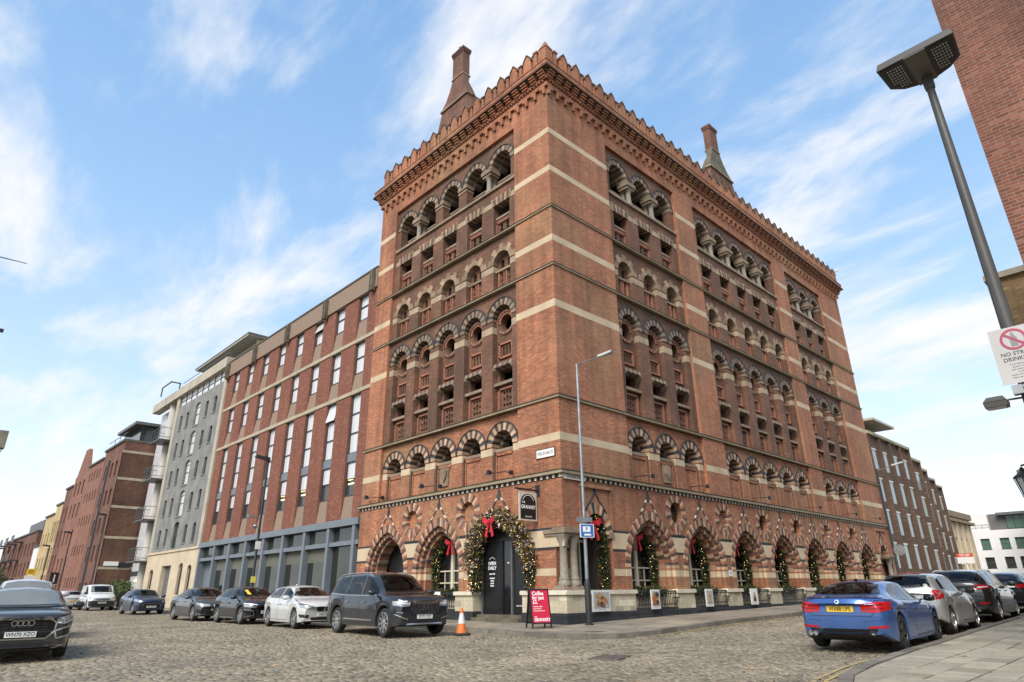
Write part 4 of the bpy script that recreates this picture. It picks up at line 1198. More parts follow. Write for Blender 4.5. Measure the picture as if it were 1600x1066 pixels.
def office_window(c, z0, z1, bars, pane, tilt=None, lit=False):
    P = MB(TL); t = .05
    P.box((c-.55, -.33, z0), (c-.55+t, -.2, z1)); P.box((c+.55-t, -.33, z0), (c+.55, -.2, z1)); P.box((c-.5, -.33, z0), (c+.5, -.2, z0+t)); P.box((c-.5, -.33, z1-t), (c+.5, -.2, z1))
    for b in bars: P.box((c-.5, -.33, b-.025), (c+.5, -.21, b+.025))
    o = P.build('window', M['sash'], OF)
    zs = [z0+t] + list(bars) + [z1-t]
    for i in range(len(zs)-1):
        Q = MB(TL)
        if tilt == i: Q.hexa([(c-.5,-.05,zs[i]),(c+.5,-.05,zs[i]),(c+.5,-.03,zs[i]),(c-.5,-.03,zs[i]),(c-.5,-.3,zs[i+1]),(c+.5,-.3,zs[i+1]),(c+.5,-.28,zs[i+1]),(c-.5,-.28,zs[i+1])])
        else: Q.box((c-.5, -.3, zs[i]), (c+.5, -.27, zs[i+1]))
        q = Q.build('pane', M[pane[min(i, len(pane)-1)]]); q.parent = o
    if lit:
        Q = MB(TL); Q.box((c-.3, -.268, z0+.62), (c+.35, -.262, z0+.68)); Q.box((c-.1, -.268, z0+.85), (c+.4, -.262, z0+.9)); q = Q.build('ceiling_light', M['lit']); q.parent = o
    return o
def spandrel(c, z0, z1):
    P = MB(TL); P.hexa([(c-.56,-.5,z0),(c+.56,-.5,z0),(c+.56,-.09,z0),(c-.56,-.09,z0),(c-.56,-.5,z1),(c+.56,-.5,z1),(c+.56,-.22,z1),(c-.56,-.22,z1)]); P.build('spandrel_panel', M['pebble'], OF)
for k, c in enumerate(wc):
    office_window(c, 16.08, 17.66, (16.95,), ('blind',), tilt=1 if k == 2 else None); spandrel(c, 14.9, 16.08)
    office_window(c, 12.78, 14.69, (13.75,), ('blind',)); spandrel(c, 11.76, 12.78)
    office_window(c, 8.22, 11.55, (9.35, 10.45), ('blind',), tilt=2 if k == 1 else None)
    part('dark_spandrel', TL, OF, M['bluegrey'], ((c-.56, -.5, 7.78), (c+.56, -.18, 8.22)))
    office_window(c, 5.95, 7.78, (6.85,), ('glass', 'blind'), lit=k in (0, 2, 3)); spandrel(c, 4.74, 5.95)
P = MB(TL)
P.box((Y0, -.6, 4.4), (Y1, .1, 4.74)); P.box((Y0, -.5, 3.45), (Y1, .0, 3.66)); P.box((Y0, -.5, .0), (Y1-2.4, .0, .95))
for u in [14.1] + [16.72 + 2.72*k for k in range(7)] + [35.95]: P.box((u-.13, -.5, 0), (u+.13, .06, 4.4))
P.build('shopfront_frame', M['bluegrey'], OF)
us = [14.1] + [16.72 + 2.72*k for k in range(7)] + [35.95]
for i, (a, b) in enumerate(zip(us, us[1:])):
    P = MB(TL); P.box((a+.13, -.3, 3.66), (b-.13, -.26, 4.4)); P.box((a+.13, -.24, 3.66), (b-.13, -.2, 3.74)); P.build('shop_pane', M['shop'], OF)
    if i == 7: part('door_recess', TL, OF, M['bluegrey'], ((a+.13, -.6, .2), (b-.13, -.5, 3.45))); continue
    P = MB(TL); P.box((a+.13, -.32, .95), (b-.13, -.28, 3.45)); o = P.build('shop_pane', M['shop'], OF)
    if i < 7:
        P = MB(TL); P.box((a+.14, -.277, 2.75 if i else 1.0), (b-.14, -.272, 3.44)); q = P.build('blind', plain('shop_blind', (.13,.13,.10), .7) if i == 1 else bpy.data.materials.get('shop_blind') or M['shop']); q.parent = o
M['blueframe'] = plain('vinyl_film', (.13,.16,.165), .35)

# ---- grey rendered warehouse with arched windows
GW = thing('grey_warehouse', 'converted grey rendered warehouse with small arched windows, pale stone base and jutting penthouse roof', 'building', (0, 42.5, .2))
a0, a1 = 36.12, 48.75
def warch(c, hw, z0, z1, rise): return [(c-hw, z0), (c+hw, z0), (c+hw, z1-rise)] + [(c + hw*math.cos(PI*i/8), z1-rise + rise*math.sin(PI*i/8)) for i in range(1, 8)] + [(c-hw, z1-rise)]
wins = []
for r in range(5):
    zt = 4.68 + 2.54*r
    wins.append((42.45, .66, zt, zt+2.1, .4))
    for c in (38.15, 40.1, 44.95, 46.7): wins.append((c, .33, zt+.32, zt+1.72, .12))
P = MB(TL); P.plate(rect(36.72, 4.5, 48.05, 17.55), [warch(*w) for w in wins], -.2, 0); P.build('wall', M['render'], GW)
low = [(37.6, .45, .9, 3.3, .3), (39.6, .48, 1.2, 3.5, .35), (46.9, .5, .9, 3.2, .3)]
P = MB(TL); P.plate(rect(a0, -.1, a1, 4.42), [warch(*w) for w in low] + [rect(42.0, -.05, 44.3, 3.4)], -.4, .03); P.build('stone_base', M['bath'], GW)
part('string_course', TL, GW, M['bath'], ((a0, -.4, 4.4), (a1, .12, 4.56)))
part('stone_quoin', TL, GW, M['quoin'], ((a0, -.4, 4.56), (36.74, .05, 17.6))); part('stone_quoin', TL, GW, M['quoin'], ((48.03, -.4, 4.56), (a1, .05, 18.6)))
part('garage_door', TL, GW, plain('shutter_grey', (.12,.12,.115), .6), ((42.0, -.35, 0), (44.3, -.3, 3.4)))
for w in wins + low:
    big = w[1] > .6
    P = MB(TL); P.plate(warch(w[0], w[1]+.02, w[2], w[3], w[4]), [], -.19, -.16); o = P.build('window', M['blind'] if big and w[2] > 7 else M['glass'], GW)
    P = MB(TL); c, hw = w[0], w[1]
    P.box((c-hw-.06, -.3, w[2]-.09), (c+hw+.06, .06, w[2]))
    q = P.build('sill', M['render'] if w[2] > 4.5 else M['bath']); q.parent = o
    P = MB(TL); P.box((c-hw, -.17, w[2]), (c-hw+.05, -.13, w[3]-w[4])); P.box((c+hw-.05, -.17, w[2]), (c+hw, -.13, w[3]-w[4])); P.box((c-hw, -.17, (w[2]+w[3])/2-.025), (c+hw, -.13, (w[2]+w[3])/2+.025))
    if big: P.box((c-hw, -.17, w[3]-w[4]-.04), (c+hw, -.13, w[3]-w[4]))
    q = P.build('frame', M['sash']); q.parent = o
part('core_wall', TL, GW, M['render'], ((a0+.02, -10, 0), (a1-.02, -.45, 18.5)))
part('attic_glazing', TL, GW, M['blind'], ((36.4, -.6, 17.6), (48.1, -.14, 18.6)))
P = MB(TL)
for k in range(9): P.box((36.5+k*1.43, -.5, 17.6), (36.56+k*1.43, -.08, 18.6))
P.box((36.4, -.45, 18.05), (48.1, -.1, 18.1)); P.build('attic_frame', M['sash'], GW)
part('parapet', TL, GW, M['quoin'], ((36.2, -.5, 18.6), (56.2, .25, 19.45)))
part('penthouse_wall', TL, GW, M['soffit'], ((37.6, -7, 19.4), (48, -2.6, 22.0)))
for k in range(4): part('penthouse_window', TL, GW, M['glass'], ((38.2+k*2.5, -2.62, 19.6), (40.2+k*2.5, -2.55, 21.7)))
part('penthouse_return', TL, GW, M['bath'], ((37.3, -6, 19.4), (37.6, -2.4, 22.0)))
P = MB(TL); P.prism([(37.0, 22.05), (50.0, 22.05), (50.1, 22.2), (36.9, 22.2)], -8, -1.4); P.build('penthouse_roof', M['soffit'], GW); part('roof_edge', TL, GW, M['roofgrey'], ((36.85, -8, 22.18), (50.15, -1.36, 22.3)))
part('balustrade', TL, GW, M['metal'], ((36.3, .0, 19.95), (48, .04, 20.0)), ((36.3, 0, 19.45), (36.33, .04, 20.0)))

# ---- glazed bay with balconies
GB = thing('glazed_flats', 'slim glass-fronted flats with round white column and stacked steel balconies', 'building', (0, 52.3, .2))
part('glass_wall', TL, GB, M['glass'], ((48.8, -8, .1), (56.3, -.9, 18.6)))
P = MB(TL)
for y in (48.85, 50.3, 51.7, 53.1, 54.5, 55.9): P.box((y, -.9, .1), (y+.06, -.82, 18.6))
for z in (1.4, 2.9, 4.0, 5.4, 6.8, 7.6, 9.0, 10.2, 11.1, 12.5, 13.8, 14.8, 16.2, 17.4): P.box((48.8, -.9, z), (56.3, -.83, z+.05))
P.build('glazing_bars', M['white'], GB)
P = MB(TL); P.box((53.4, -.85, .1), (56.2, -.75, 18.6)); P.build('glass_panel', M['blind'], GB)
P = MB(); P.lathe([(.45, 0), (.45, 18.6)], (.5, 51.2, 0), 20); P.build('round_column', M['column'], GB, smooth=40)
for z in (4.0, 7.5, 11.1, 14.7):
    o = part('balcony', TL, GB, M['metal'], ((48.9, -.8, z-.12), (51.6, 1.0, z)))
    P = MB(TL)
    for u in (48.9, 49.8, 50.7, 51.56): P.box((u, .95, z), (u+.04, .99, z+1.1))
    for h in (1.06, .2): P.box((48.9, .95, z+h), (51.6, .99, z+h+.04)); P.box((48.9, -.8, z+h), (48.94, .99, z+h+.04)); P.box((51.56, -.8, z+h), (51.6, .99, z+h+.04))
    for k in range(14): P.box((49+k*.19, .965, z+.2), (49.012+k*.19, .975, z+1.06))
    q = P.build('railing', M['metal']); q.parent = o
part('roof_frame', TL, GB, M['metal'], ((48.9, 0, 19.5), (49, .1, 20.2)), ((51.6, .8, 19.3), (51.7, .9, 20.2)), ((48.9, .8, 20.15), (51.7, .9, 20.25)), ((48.9, 0, 20.15), (49, .9, 20.25)))
part('restaurant_front', TL, GB, M['sash'], ((48.8, -.8, 2.9), (56.3, -.7, 3.3)))
P = MB(TL)
for k in range(5): P.lathe([(.001, -.05), (.05, 0), (.001, .05)], (0, 0, 0), 6) if False else P.box((49.6+k*1.1, -.7, 2.4), (49.72+k*1.1, -.6, 2.52))
P.build('pendant_lights', emit('pendant_glow', (1, .7, .25), 4), GB)

# ---- generic street front on the left, beyond
def front(name, label, y0, y1, zt, mat, cols, rows, X=-2.0, depth=10, ww=.7, wh=1.2, pane='glass', gable=0, bands=(), gabled_end=None, base=None, cat='building', arch=True, frame='sash'):
    T = lambda u, w, z: (X - w, u, z)
    o = thing(name, label, cat, (X, (y0+y1)/2, .2))
    wl = [warch(c, ww/2, z, z+wh, .12 if arch else .01) for c in cols for z in rows]
    P = MB(T)
    top = [(y1, zt), (y0, zt)] if not gable else [(y1, zt), (y1-.6, zt), ((y0+y1)/2+.8, zt+gable), ((y0+y1)/2-.8, zt+gable), (y0+.6, zt), (y0, zt)]
    P.plate([(y0, -.2), (y1, -.2)] + top, wl, -.35, 0)
    P.build('wall', mat, o)
    part('side_wall', T, o, base or mat, ((y0, -depth, -.2), (y1, -.36, zt)))
    for c in cols:
        for z in rows:
            P = MB(T); P.box((c-ww/2-.02, -.34, z), (c+ww/2+.02, -.28, z+wh)); P.build('window', M[pane], o)
    P = MB(T); P.box((y0-.05, -depth, zt), (y1+.05, .15 if not gable else -.4, zt+.22)); P.build('roof', M['coping'], o)
    for z in bands: part('stone_band', T, o, M['conc'], ((y0, -.1, z), (y1, .03, z+.22)))
    return o
M['dbrick'] = brick('burnt_brick', (.235,.092,.048), (.095,.044,.03), (.11,.085,.06), dirt=.45, patch=((.14,.06,.04), (.07,.038,.028)))
M['pink'] = brick('pinkish_brick', (.31,.125,.078), (.22,.085,.055), (.25,.18,.13), dirt=.2, streak=.15)
M['buff'] = plain('buff_front', (.46,.34,.17), .9, var=.18, scale=.8)
M['mauve'] = brick('purple_brick', (.24,.095,.06), (.15,.06,.042), (.15,.11,.085), dirt=.25)
D = front('dark_brick_warehouse', 'dark burnt-brick warehouse with pale bands, blank end wall facing the camera', 56.6, 64.3, 15.6, M['mauve'], (58.4, 60.1, 62.6), (.9, 4.3, 6.9, 9.6, 12.4), ww=.8, wh=1.5)
T = lambda u, w, z: (u, 56.6-w, z)
for z in (3.5, 6.25, 9.1, 11.8, 14.45): part('stone_band', T, D, M['conc'], ((-2.03, 0-.02, z), (6, .03, z+.24)))
P = MB(T); P.box((-2.0, -.3, -.2), (6, .004, 14.45)); P.build('end_wall', M['dbrick'], D)
part('drainpipe', TL, D, M['metal'], ((61.2, 2.0, .2), (61.36, 2.2, 14.3)))
part('penthouse', TL, D, M['glass'], ((57.6, -6, 15.8), (64, .6, 17.6))); P = MB(TL); P.prism([(57.2,17.6),(64.4,17.6),(64.4,17.9),(57.2,17.9)], -7, 1.3); P.build('penthouse_roof', M['roofgrey'], D)
part('roof_terrace_rail', TL, D, M['metal'], ((56.7, 1.9, 16.5), (64, 1.95, 16.55)), ((57.5, 1.9, 15.8), (57.53, 1.95, 16.5)), ((59.5, 1.9, 15.8), (59.53, 1.95, 16.5)), ((61.5, 1.9, 15.8), (61.53, 1.95, 16.5)))
sg = thing('restaurant_sign', 'white name board with dark board beside it on the dark brick end wall', 'sign', (-1, 56.5, 4))
P = MB(); P.box((-1.65, 56.5, 3.82), (-.42, 56.57, 4.2)); P.build('white_board', M['white'], sg); P = MB(); P.box((-.4, 56.5, 3.66), (.55, 56.57, 4.12)); P.build('dark_board', M['blackpaint'], sg)
front('pink_brick_block', 'plain pinkish brick block with rows of small square windows', 64.3, 71.2, 14.9, M['pink'], (65.3, 66.5, 67.7, 68.9, 70.1), (2.0, 5.2, 8.2, 10.8, 13.1), ww=.5, wh=1.0, arch=False)
front('gabled_warehouse', 'pinkish brick warehouse with tall shaped gable', 71.2, 78.0, 14.6, M['pink'], (72.6, 74.6, 76.6), (.8, 3.6, 6.6, 9.6, 12.2), ww=.8, wh=1.6, gable=3.0)
front('narrow_brick_house', 'narrow dark red brick house with paired pale windows', 78.0, 82.0, 13.6, M['mauve'], (79, 80.9), (1, 3.8, 6.6, 9.4), ww=.8, wh=1.9, pane='blind')
front('striped_warehouse', 'tan and brown warehouse with full-height window strips', 82.0, 86.0, 12.0, M['buff'], (82.8, 84, 85.2), (1, 4.2, 7.4), ww=.7, wh=2.6)
front('yellow_house', 'yellow painted house with narrow windows', 86.0, 92.0, 11.0, M['buff'], (87.2, 89, 90.8), (1.2, 4.2, 7.2), ww=.7, wh=1.6)
front('white_gabled_end', 'low white painted building beyond the yellow house', 92.0, 96.0, 7.4, M['white'], (93, 95), (1.4,), ww=.8, wh=1.4)
fb = front('balcony_flats', 'brown brick quayside flats with projecting balconies', 96.0, 128.0, 9.6, M['mauve'], [97.5+2.9*k for k in range(11)], (1.2, 3.9, 6.5), ww=1.1, wh=1.8)
for k in range(4):
    for z in (3.6, 6.2, 8.8): part('balcony', lambda u, w, zz: (-2-w, u, zz), fb, M['metal'], ((107+k*6, 0, z), (109.6+k*6, 1.3, z+.12)), ((107+k*6, 1.25, z+.12), (109.6+k*6, 1.3, z+1.0)))
part('attic', TL, fb, M['roofgrey'], ((100, -6, 9.8), (112, 1.0, 11.6)))
fa = thing('pink_flats', 'distant pink and yellow rendered flats with grey roof across the end of the street', 'building', (-20, 150, .4))
P = MB(); P.box((-40, 150, -.2), (-2, 160, 7.0)); P.build('wall', plain('pink_render', (.42,.25,.19), .9), fa); P = MB(); P.box((-40, 149.8, -.2), (-14.5, 150, 6.8)); P.build('yellow_wall', plain('yellow_render', (.55,.47,.26), .9), fa)
P = MB(); P.box((-41, 149.4, 7.0), (-1, 160, 10.0)); P.build('roof', M['roofgrey'], fa)
for k in range(10):
    for z in (2.0, 4.6):
        P = MB(); x = -30+k*2.8; P.box((x-.75, 149.7, z-.15), (x+.75, 149.78, z+1.45)); w_ = P.build('window', M['white'], fa); P = MB(); P.box((x-.5, 149.66, z+.1), (x+.5, 149.7, z+1.2)); q = P.build('pane', M['glass']); q.parent = w_

# ---- right: brown office stepping back behind the warehouse
M['bbrick'] = brick('brown_brick', (.18,.10,.06), (.11,.064,.042), (.085,.065,.05), dirt=.2, streak=.2)
BO = thing('brown_office', 'dark brown brick office with stepped bays and upright white-framed windows behind the warehouse', 'building', (50, 5, .5))
M['whitewin'] = NT('pale_blue_pane', Roughness=.1).mat; M['whitewin'].node_tree.nodes['Principled BSDF'].inputs['Base Color'].default_value = (.25,.31,.31,1)
secs = [(33.8, 43.3, 0), (43.3, 50.6, 1.2), (50.6, 56.7, 2.3), (56.7, 64, 3.5), (64, 70.6, 4.5)]
for x0, x1, yo in secs:
    T = lambda u, w, z: (u, yo - w, z)
    part('wall', T, BO, M['bbrick'], ((x0, -9, 0), (x1, -.14, 11.8)))
    part('parapet', T, BO, M['conc'], ((x0-.1, -9, 11.8), (x1+.1, .1, 12.02)))
    n = round((x1-x0)/2.4); st = (x1-x0)/n
    for i in range(n+1):
        u = x0 + i*st
        P = MB(T); P.box((u-.16, -.3, 0), (u+.16, .04, 11.8)); P.box((u-.38, -.3, 0), (u-.32, -.06, 11.8)); P.build('brick_pier', M['bbrick'], BO)
    for i in range(n):
        c = x0 + (i+.5)*st - (.25 if yo == 0 else 0)
        for z0, z1 in ((9.33, 10.72), (7.0, 8.55), (4.75, 6.3), (2.45, 4.05), (.6, 1.9)):
            P = MB(T); P.box((c-.46, -.3, z0-.04), (c+.46, -.12, z1+.04)); P.box((c-.5, -.3, z1), (c+.5, -.06, z1+.1)); o = P.build('window', M['white'], BO)
            P = MB(T); zm = (z0+z1)/2; P.box((c-.41, -.13, z0), (c+.41, -.105, zm-.02)); P.box((c-.41, -.13, zm+.02), (c+.41, -.105, z1)); q = P.build('pane', M['whitewin']); q.parent = o
P = MB(); P.prism([(33.9, 12.75), (38.6, 12.75), (38.6, 12.92), (33.9, 12.92)], -.6, 8); P.build('canopy_roof', M['soffit'], BO); P = MB(); P.box((34, 1.4, 12.0), (37.5, 7, 12.75)); P.build('penthouse', M['glass'], BO)
# cream classical house
CH = thing('cream_classical_house', 'weathered cream stone house with cornice beyond the brown office', 'building', (78, 9, .6))
T = lambda u, w, z: (u, 5.4-w, z)
wl = [rect(72.6+k*2.3, z, 73.7+k*2.3, z+1.9) for k in range(5) for z in (1.6, 4.7)]
P = MB(T); P.plate(rect(71.2, 0, 83.9, 9.0), wl, -.4, 0); P.build('wall', M['bath'], CH)
part('core_wall', T, CH, M['bath'], ((71.2, -9, 0), (83.9, -.42, 9)))
part('cornice', T, CH, M['creamD'], ((71, -9, 8.4), (84.2, .5, 8.7)), ((73, -9, 9.0), (84, .3, 9.7))); 
for k in range(5):
    for z in (1.6, 4.7):
        P = MB(T); P.box((72.6+k*2.3, -.3, z), (73.7+k*2.3, -.25, z+1.9)); P.build('window', M['glass'], CH)
    part('pilaster', T, CH, M['bath'], ((71.5+k*2.4, 0, 0), (71.9+k*2.4, .2, 8.4)))
# white office closing the street
M['wrender'] = plain('white_render', (.78,.74,.68), .85, var=.06, scale=.5)
M['greenglass'] = glass('green_glass', (.10,.17,.13), .08)
WO = thing('white_office', 'white rendered office with green-tinted windows and grey glazed attic closing the street', 'building', (110, 0, .8))
T = lambda u, w, z: (110 - w, u, z)
cols = (9.3, 6.75, 4.6, 2.3, .1, -2.2, -4.5, -6.9)
wl = [rect(c-.62-(.2 if i > 1 else 0), z, c+.62+(.2 if i > 1 else 0), z+1.62) for i, c in enumerate(cols) for z in (1.0, 3.75, 6.55)]
P = MB(T); P.plate(rect(-9.5, -.2, 11.1, 9.4), wl, -.35, 0); P.build('wall', M['wrender'], WO)
part('core_wall', T, WO, M['wrender'], ((-9.5, -12, -.2), (11.1, -.4, 9.3)))
part('attic_wall', T, WO, M['wrender'], ((8.3, -10, 9.4), (11.1, -.2, 11.9)))
for i, c in enumerate(cols):
    for z in (1.0, 3.75, 6.55):
        e = .62+(.2 if i > 1 else 0)
        P = MB(T); P.box((c-e, -.32, z), (c+e, -.28, z+1.62)); o = P.build('window', M['greenglass'] if z > 6 else M['glass'], WO)
        P = MB(T); P.box((c-e, -.3, z+.78), (c+e, -.25, z+.84)); P.box((c-.03, -.3, z), (c+.03, -.25, z+1.62)) if i > 1 else None; P.box((c-e-.05, -.3, z-.08), (c+e+.05, .04, z)); q = P.build('frame', M['metal']); q.parent = o
P = MB(T); P.prism([(-9.5, 9.4), (8.28, 9.4), (8.28, 11.9), (-9.5, 12.2)], -10, -1.0); P.build('attic', M['roofgrey'], WO)
P = MB(T); P.box((-9.5, -10, 11.6), (7.0, .1, 12.0)); P.build('attic_eaves', M['roofgrey'], WO)
P = MB(T); P.box((1.0, -1.0, 9.6), (6.0, -.9, 11.5)); P.build('attic_glazing', M['greenglass'], WO)
P = MB(T)
for k in range(6): P.box((1.0+k, -.92, 9.6), (1.06+k, -.85, 11.5))
P.build('attic_frame', M['sash'], WO)
P = MB(T)
for h in (9.9, 10.3): P.box((8.3, -.1, h), (11.1, -.07, h+.03))
for u in (8.3, 9.2, 10.1, 11.05): P.box((u, -.1, 9.4), (u+.03, -.07, 10.3))
P.build('roof_rail', M['metal'], WO)
# near red brick corner and the tan block behind it
M['nbrick'] = brick('near_brick', (.27,.085,.046), (.16,.048,.030), (.27,.205,.145), ms=.010, dirt=.35, streak=.15, bump=1.0)
NB = thing('near_brick_building', 'close red brick corner building rising out of the top right of the view', 'building', (-5, -17, 0))
P = MB(); P.box((-2.93, -30, -.4), (-.6, -14.29, 14.6)); P.build('wall', M['nbrick'], NB)
P = MB(); P.box((-3.1, -16.0, 13.3), (-2.93, -15.2, 13.42)); P.build('wall_bracket', M['iron'], NB)
TB = thing('tan_brick_block', 'tan brick flats with a balcony behind the lamp post', 'building', (10, -18, .2))
M['tan'] = brick('tan_brick', (.36,.215,.09), (.27,.15,.065), (.26,.2,.13), dirt=.2)
T = lambda u, w, z: (5.0 - w, u, z)
P = MB(T); P.plate(rect(-30, -.2, -12.9, 9.6), [rect(-15.4, 6.6, -14.0, 8.7)], -.3, 0); P.build('wall', M['tan'], TB)
part('core_wall', T, TB, M['tan'], ((-30, -15, -.2), (-12.9, -.31, 9.5))); part('coping', T, TB, M['conc'], ((-30.1, -15, 9.6), (-12.75, .12, 9.78)))
o = part('window', T, TB, M['blind'], ((-15.4, -.26, 6.6), (-14.0, -.22, 8.7)))
q = part('frame', T, None, M['bluegrey'], ((-15.42, -.24, 7.5), (-13.98, -.16, 7.58)), ((-14.08, -.24, 6.6), (-13.98, -.16, 8.7)), ((-15.4, -.24, 8.62), (-14, -.16, 8.72)), ((-14.75, -.24, 6.6), (-14.68, -.16, 8.7))); q.parent = o
P = MB(T)
for k in range(7): P.box((-15.6, .0, 6.5+k*.14), (-13.9, .9, 6.53+k*.14)) if k in (0,) else P.box((-15.6, .86, 6.5+k*.14), (-13.9, .9, 6.53+k*.14)); P.box((-13.94, 0, 6.5+k*.14), (-13.9, .9, 6.53+k*.14))
P.build('balcony', M['metal'], TB)
# ================================================================ VEHICLES
def pchip(pts):
    xs = np.array([p[0] for p in pts], float); ys = np.array([p[1] for p in pts], float)
    h = np.diff(xs); d = np.diff(ys)/h; m = np.zeros(len(xs))
    for i in range(1, len(xs)-1):
        if d[i-1]*d[i] > 0:
            w1, w2 = 2*h[i]+h[i-1], h[i]+2*h[i-1]; m[i] = (w1+w2)/(w1/d[i-1]+w2/d[i])
    m[0], m[-1] = d[0], d[-1]
    def f(x):
        i = min(max(int(np.searchsorted(xs, x)-1), 0), len(xs)-2); t = (x-xs[i])/h[i]; t = min(max(t, 0), 1)
        return float((1+2*t)*(1-t)**2*ys[i] + t*(1-t)**2*h[i]*m[i] + t*t*(3-2*t)*ys[i+1] + t*t*(t-1)*h[i]*m[i+1])
    return f
def sstep(t): t = min(max(t, 0), 1); return t*t*(3-2*t)

def paint(name, c, metal=.35, rough=.34, dirt=.10):
    t = NT(name, Metallic=metal)
    t.b.inputs['Coat Weight'].default_value = .9; t.b.inputs['Coat Roughness'].default_value = .04
    P = t.n('TexCoord').outputs['Object']
    z = t.n('SeparateXYZ', {0: P}).outputs[2]
    mud = t.math('MULTIPLY', t.ramp(z, .75, .2), t.ramp(t.noise(P, 5, 4), .35, .65, .3, 1))
    n = t.ramp(t.noise(P, 2.5, 4), .3, .7, .93, 1.05)
    base = t.mix(1.0, c, t.n('CombineColor', {0: n, 1: n, 2: n}).outputs[0], 'MULTIPLY')
    t.col(t.mix(t.math('MULTIPLY', mud, dirt*2), base, (.17,.15,.12)))
    t.rough(t.ramp(t.math('ADD', mud, t.ramp(t.noise(P, 9, 3), .3, .7, 0, .12)), 0, 1, rough, .65))
    return t.mat
def clear_glass(name, tint, ior):
    t = NT(name)
    tr = t.n('BsdfTransparent', {'Color': tint}).outputs[0]
    gl = t.n('BsdfGlossy', {'Color': (.95,.97,1.0), 'Roughness': .015}).outputs[0]
    fr = t.n('Fresnel', {'IOR': ior}).outputs[0]
    mx = t.n('MixShader', {0: fr, 1: tr, 2: gl}).outputs[0]
    t.t.links.new(mx, t.t.nodes['Material Output'].inputs['Surface'])
    return t.mat
M['carglass'] = clear_glass('car_side_glass', (.42,.45,.44), 1.4)
M['screen'] = clear_glass('windscreen_glass', (.68,.72,.70), 1.45)
M['cabin'] = plain('dark_cabin_trim', (.03,.03,.032), .8, var=.2)
M['seats'] = plain('grey_seat_cloth', (.09,.088,.085), .85, var=.15, scale=6)
M['trim'] = plain('black_plastic_trim', (.018,.018,.019), .55, var=.2, scale=6)
M['gloss'] = plain('gloss_black', (.008,.008,.009), .12, var=.1)
M['tyre'] = plain('tyre_rubber', (.022,.021,.02), .85, var=.25, scale=10)
M['alloy'] = plain('silver_alloy', (.50,.50,.49), .3, .85, var=.12, scale=8)
M['alloyD'] = plain('dark_alloy', (.05,.05,.052), .35, .6, var=.15, scale=8)
M['chrome'] = plain('chrome', (.60,.59,.56), .2, 1.0, var=.04)
M['tail'] = NT('tail_light_red', Roughness=.12).mat; M['tail'].node_tree.nodes['Principled BSDF'].inputs['Base Color'].default_value = (.42,.012,.015,1)
M['head'] = NT('headlight_lens', Roughness=.08, Metallic=.4).mat; M['head'].node_tree.nodes['Principled BSDF'].inputs['Base Color'].default_value = (.42,.43,.43,1)
M['lampwhite'] = plain('white_lamp_unit', (.82,.82,.80), .2, var=.04)
M['plateW'] = plain('white_plate', (.70,.70,.66), .45, var=.04); M['plateY'] = plain('yellow_plate', (.72,.46,.03), .45, var=.04)
M['plateink'] = plain('plate_lettering', (.01,.01,.01), .5)
M['seat'] = plain('pale_seat_cloth', (.30,.29,.27), .9)

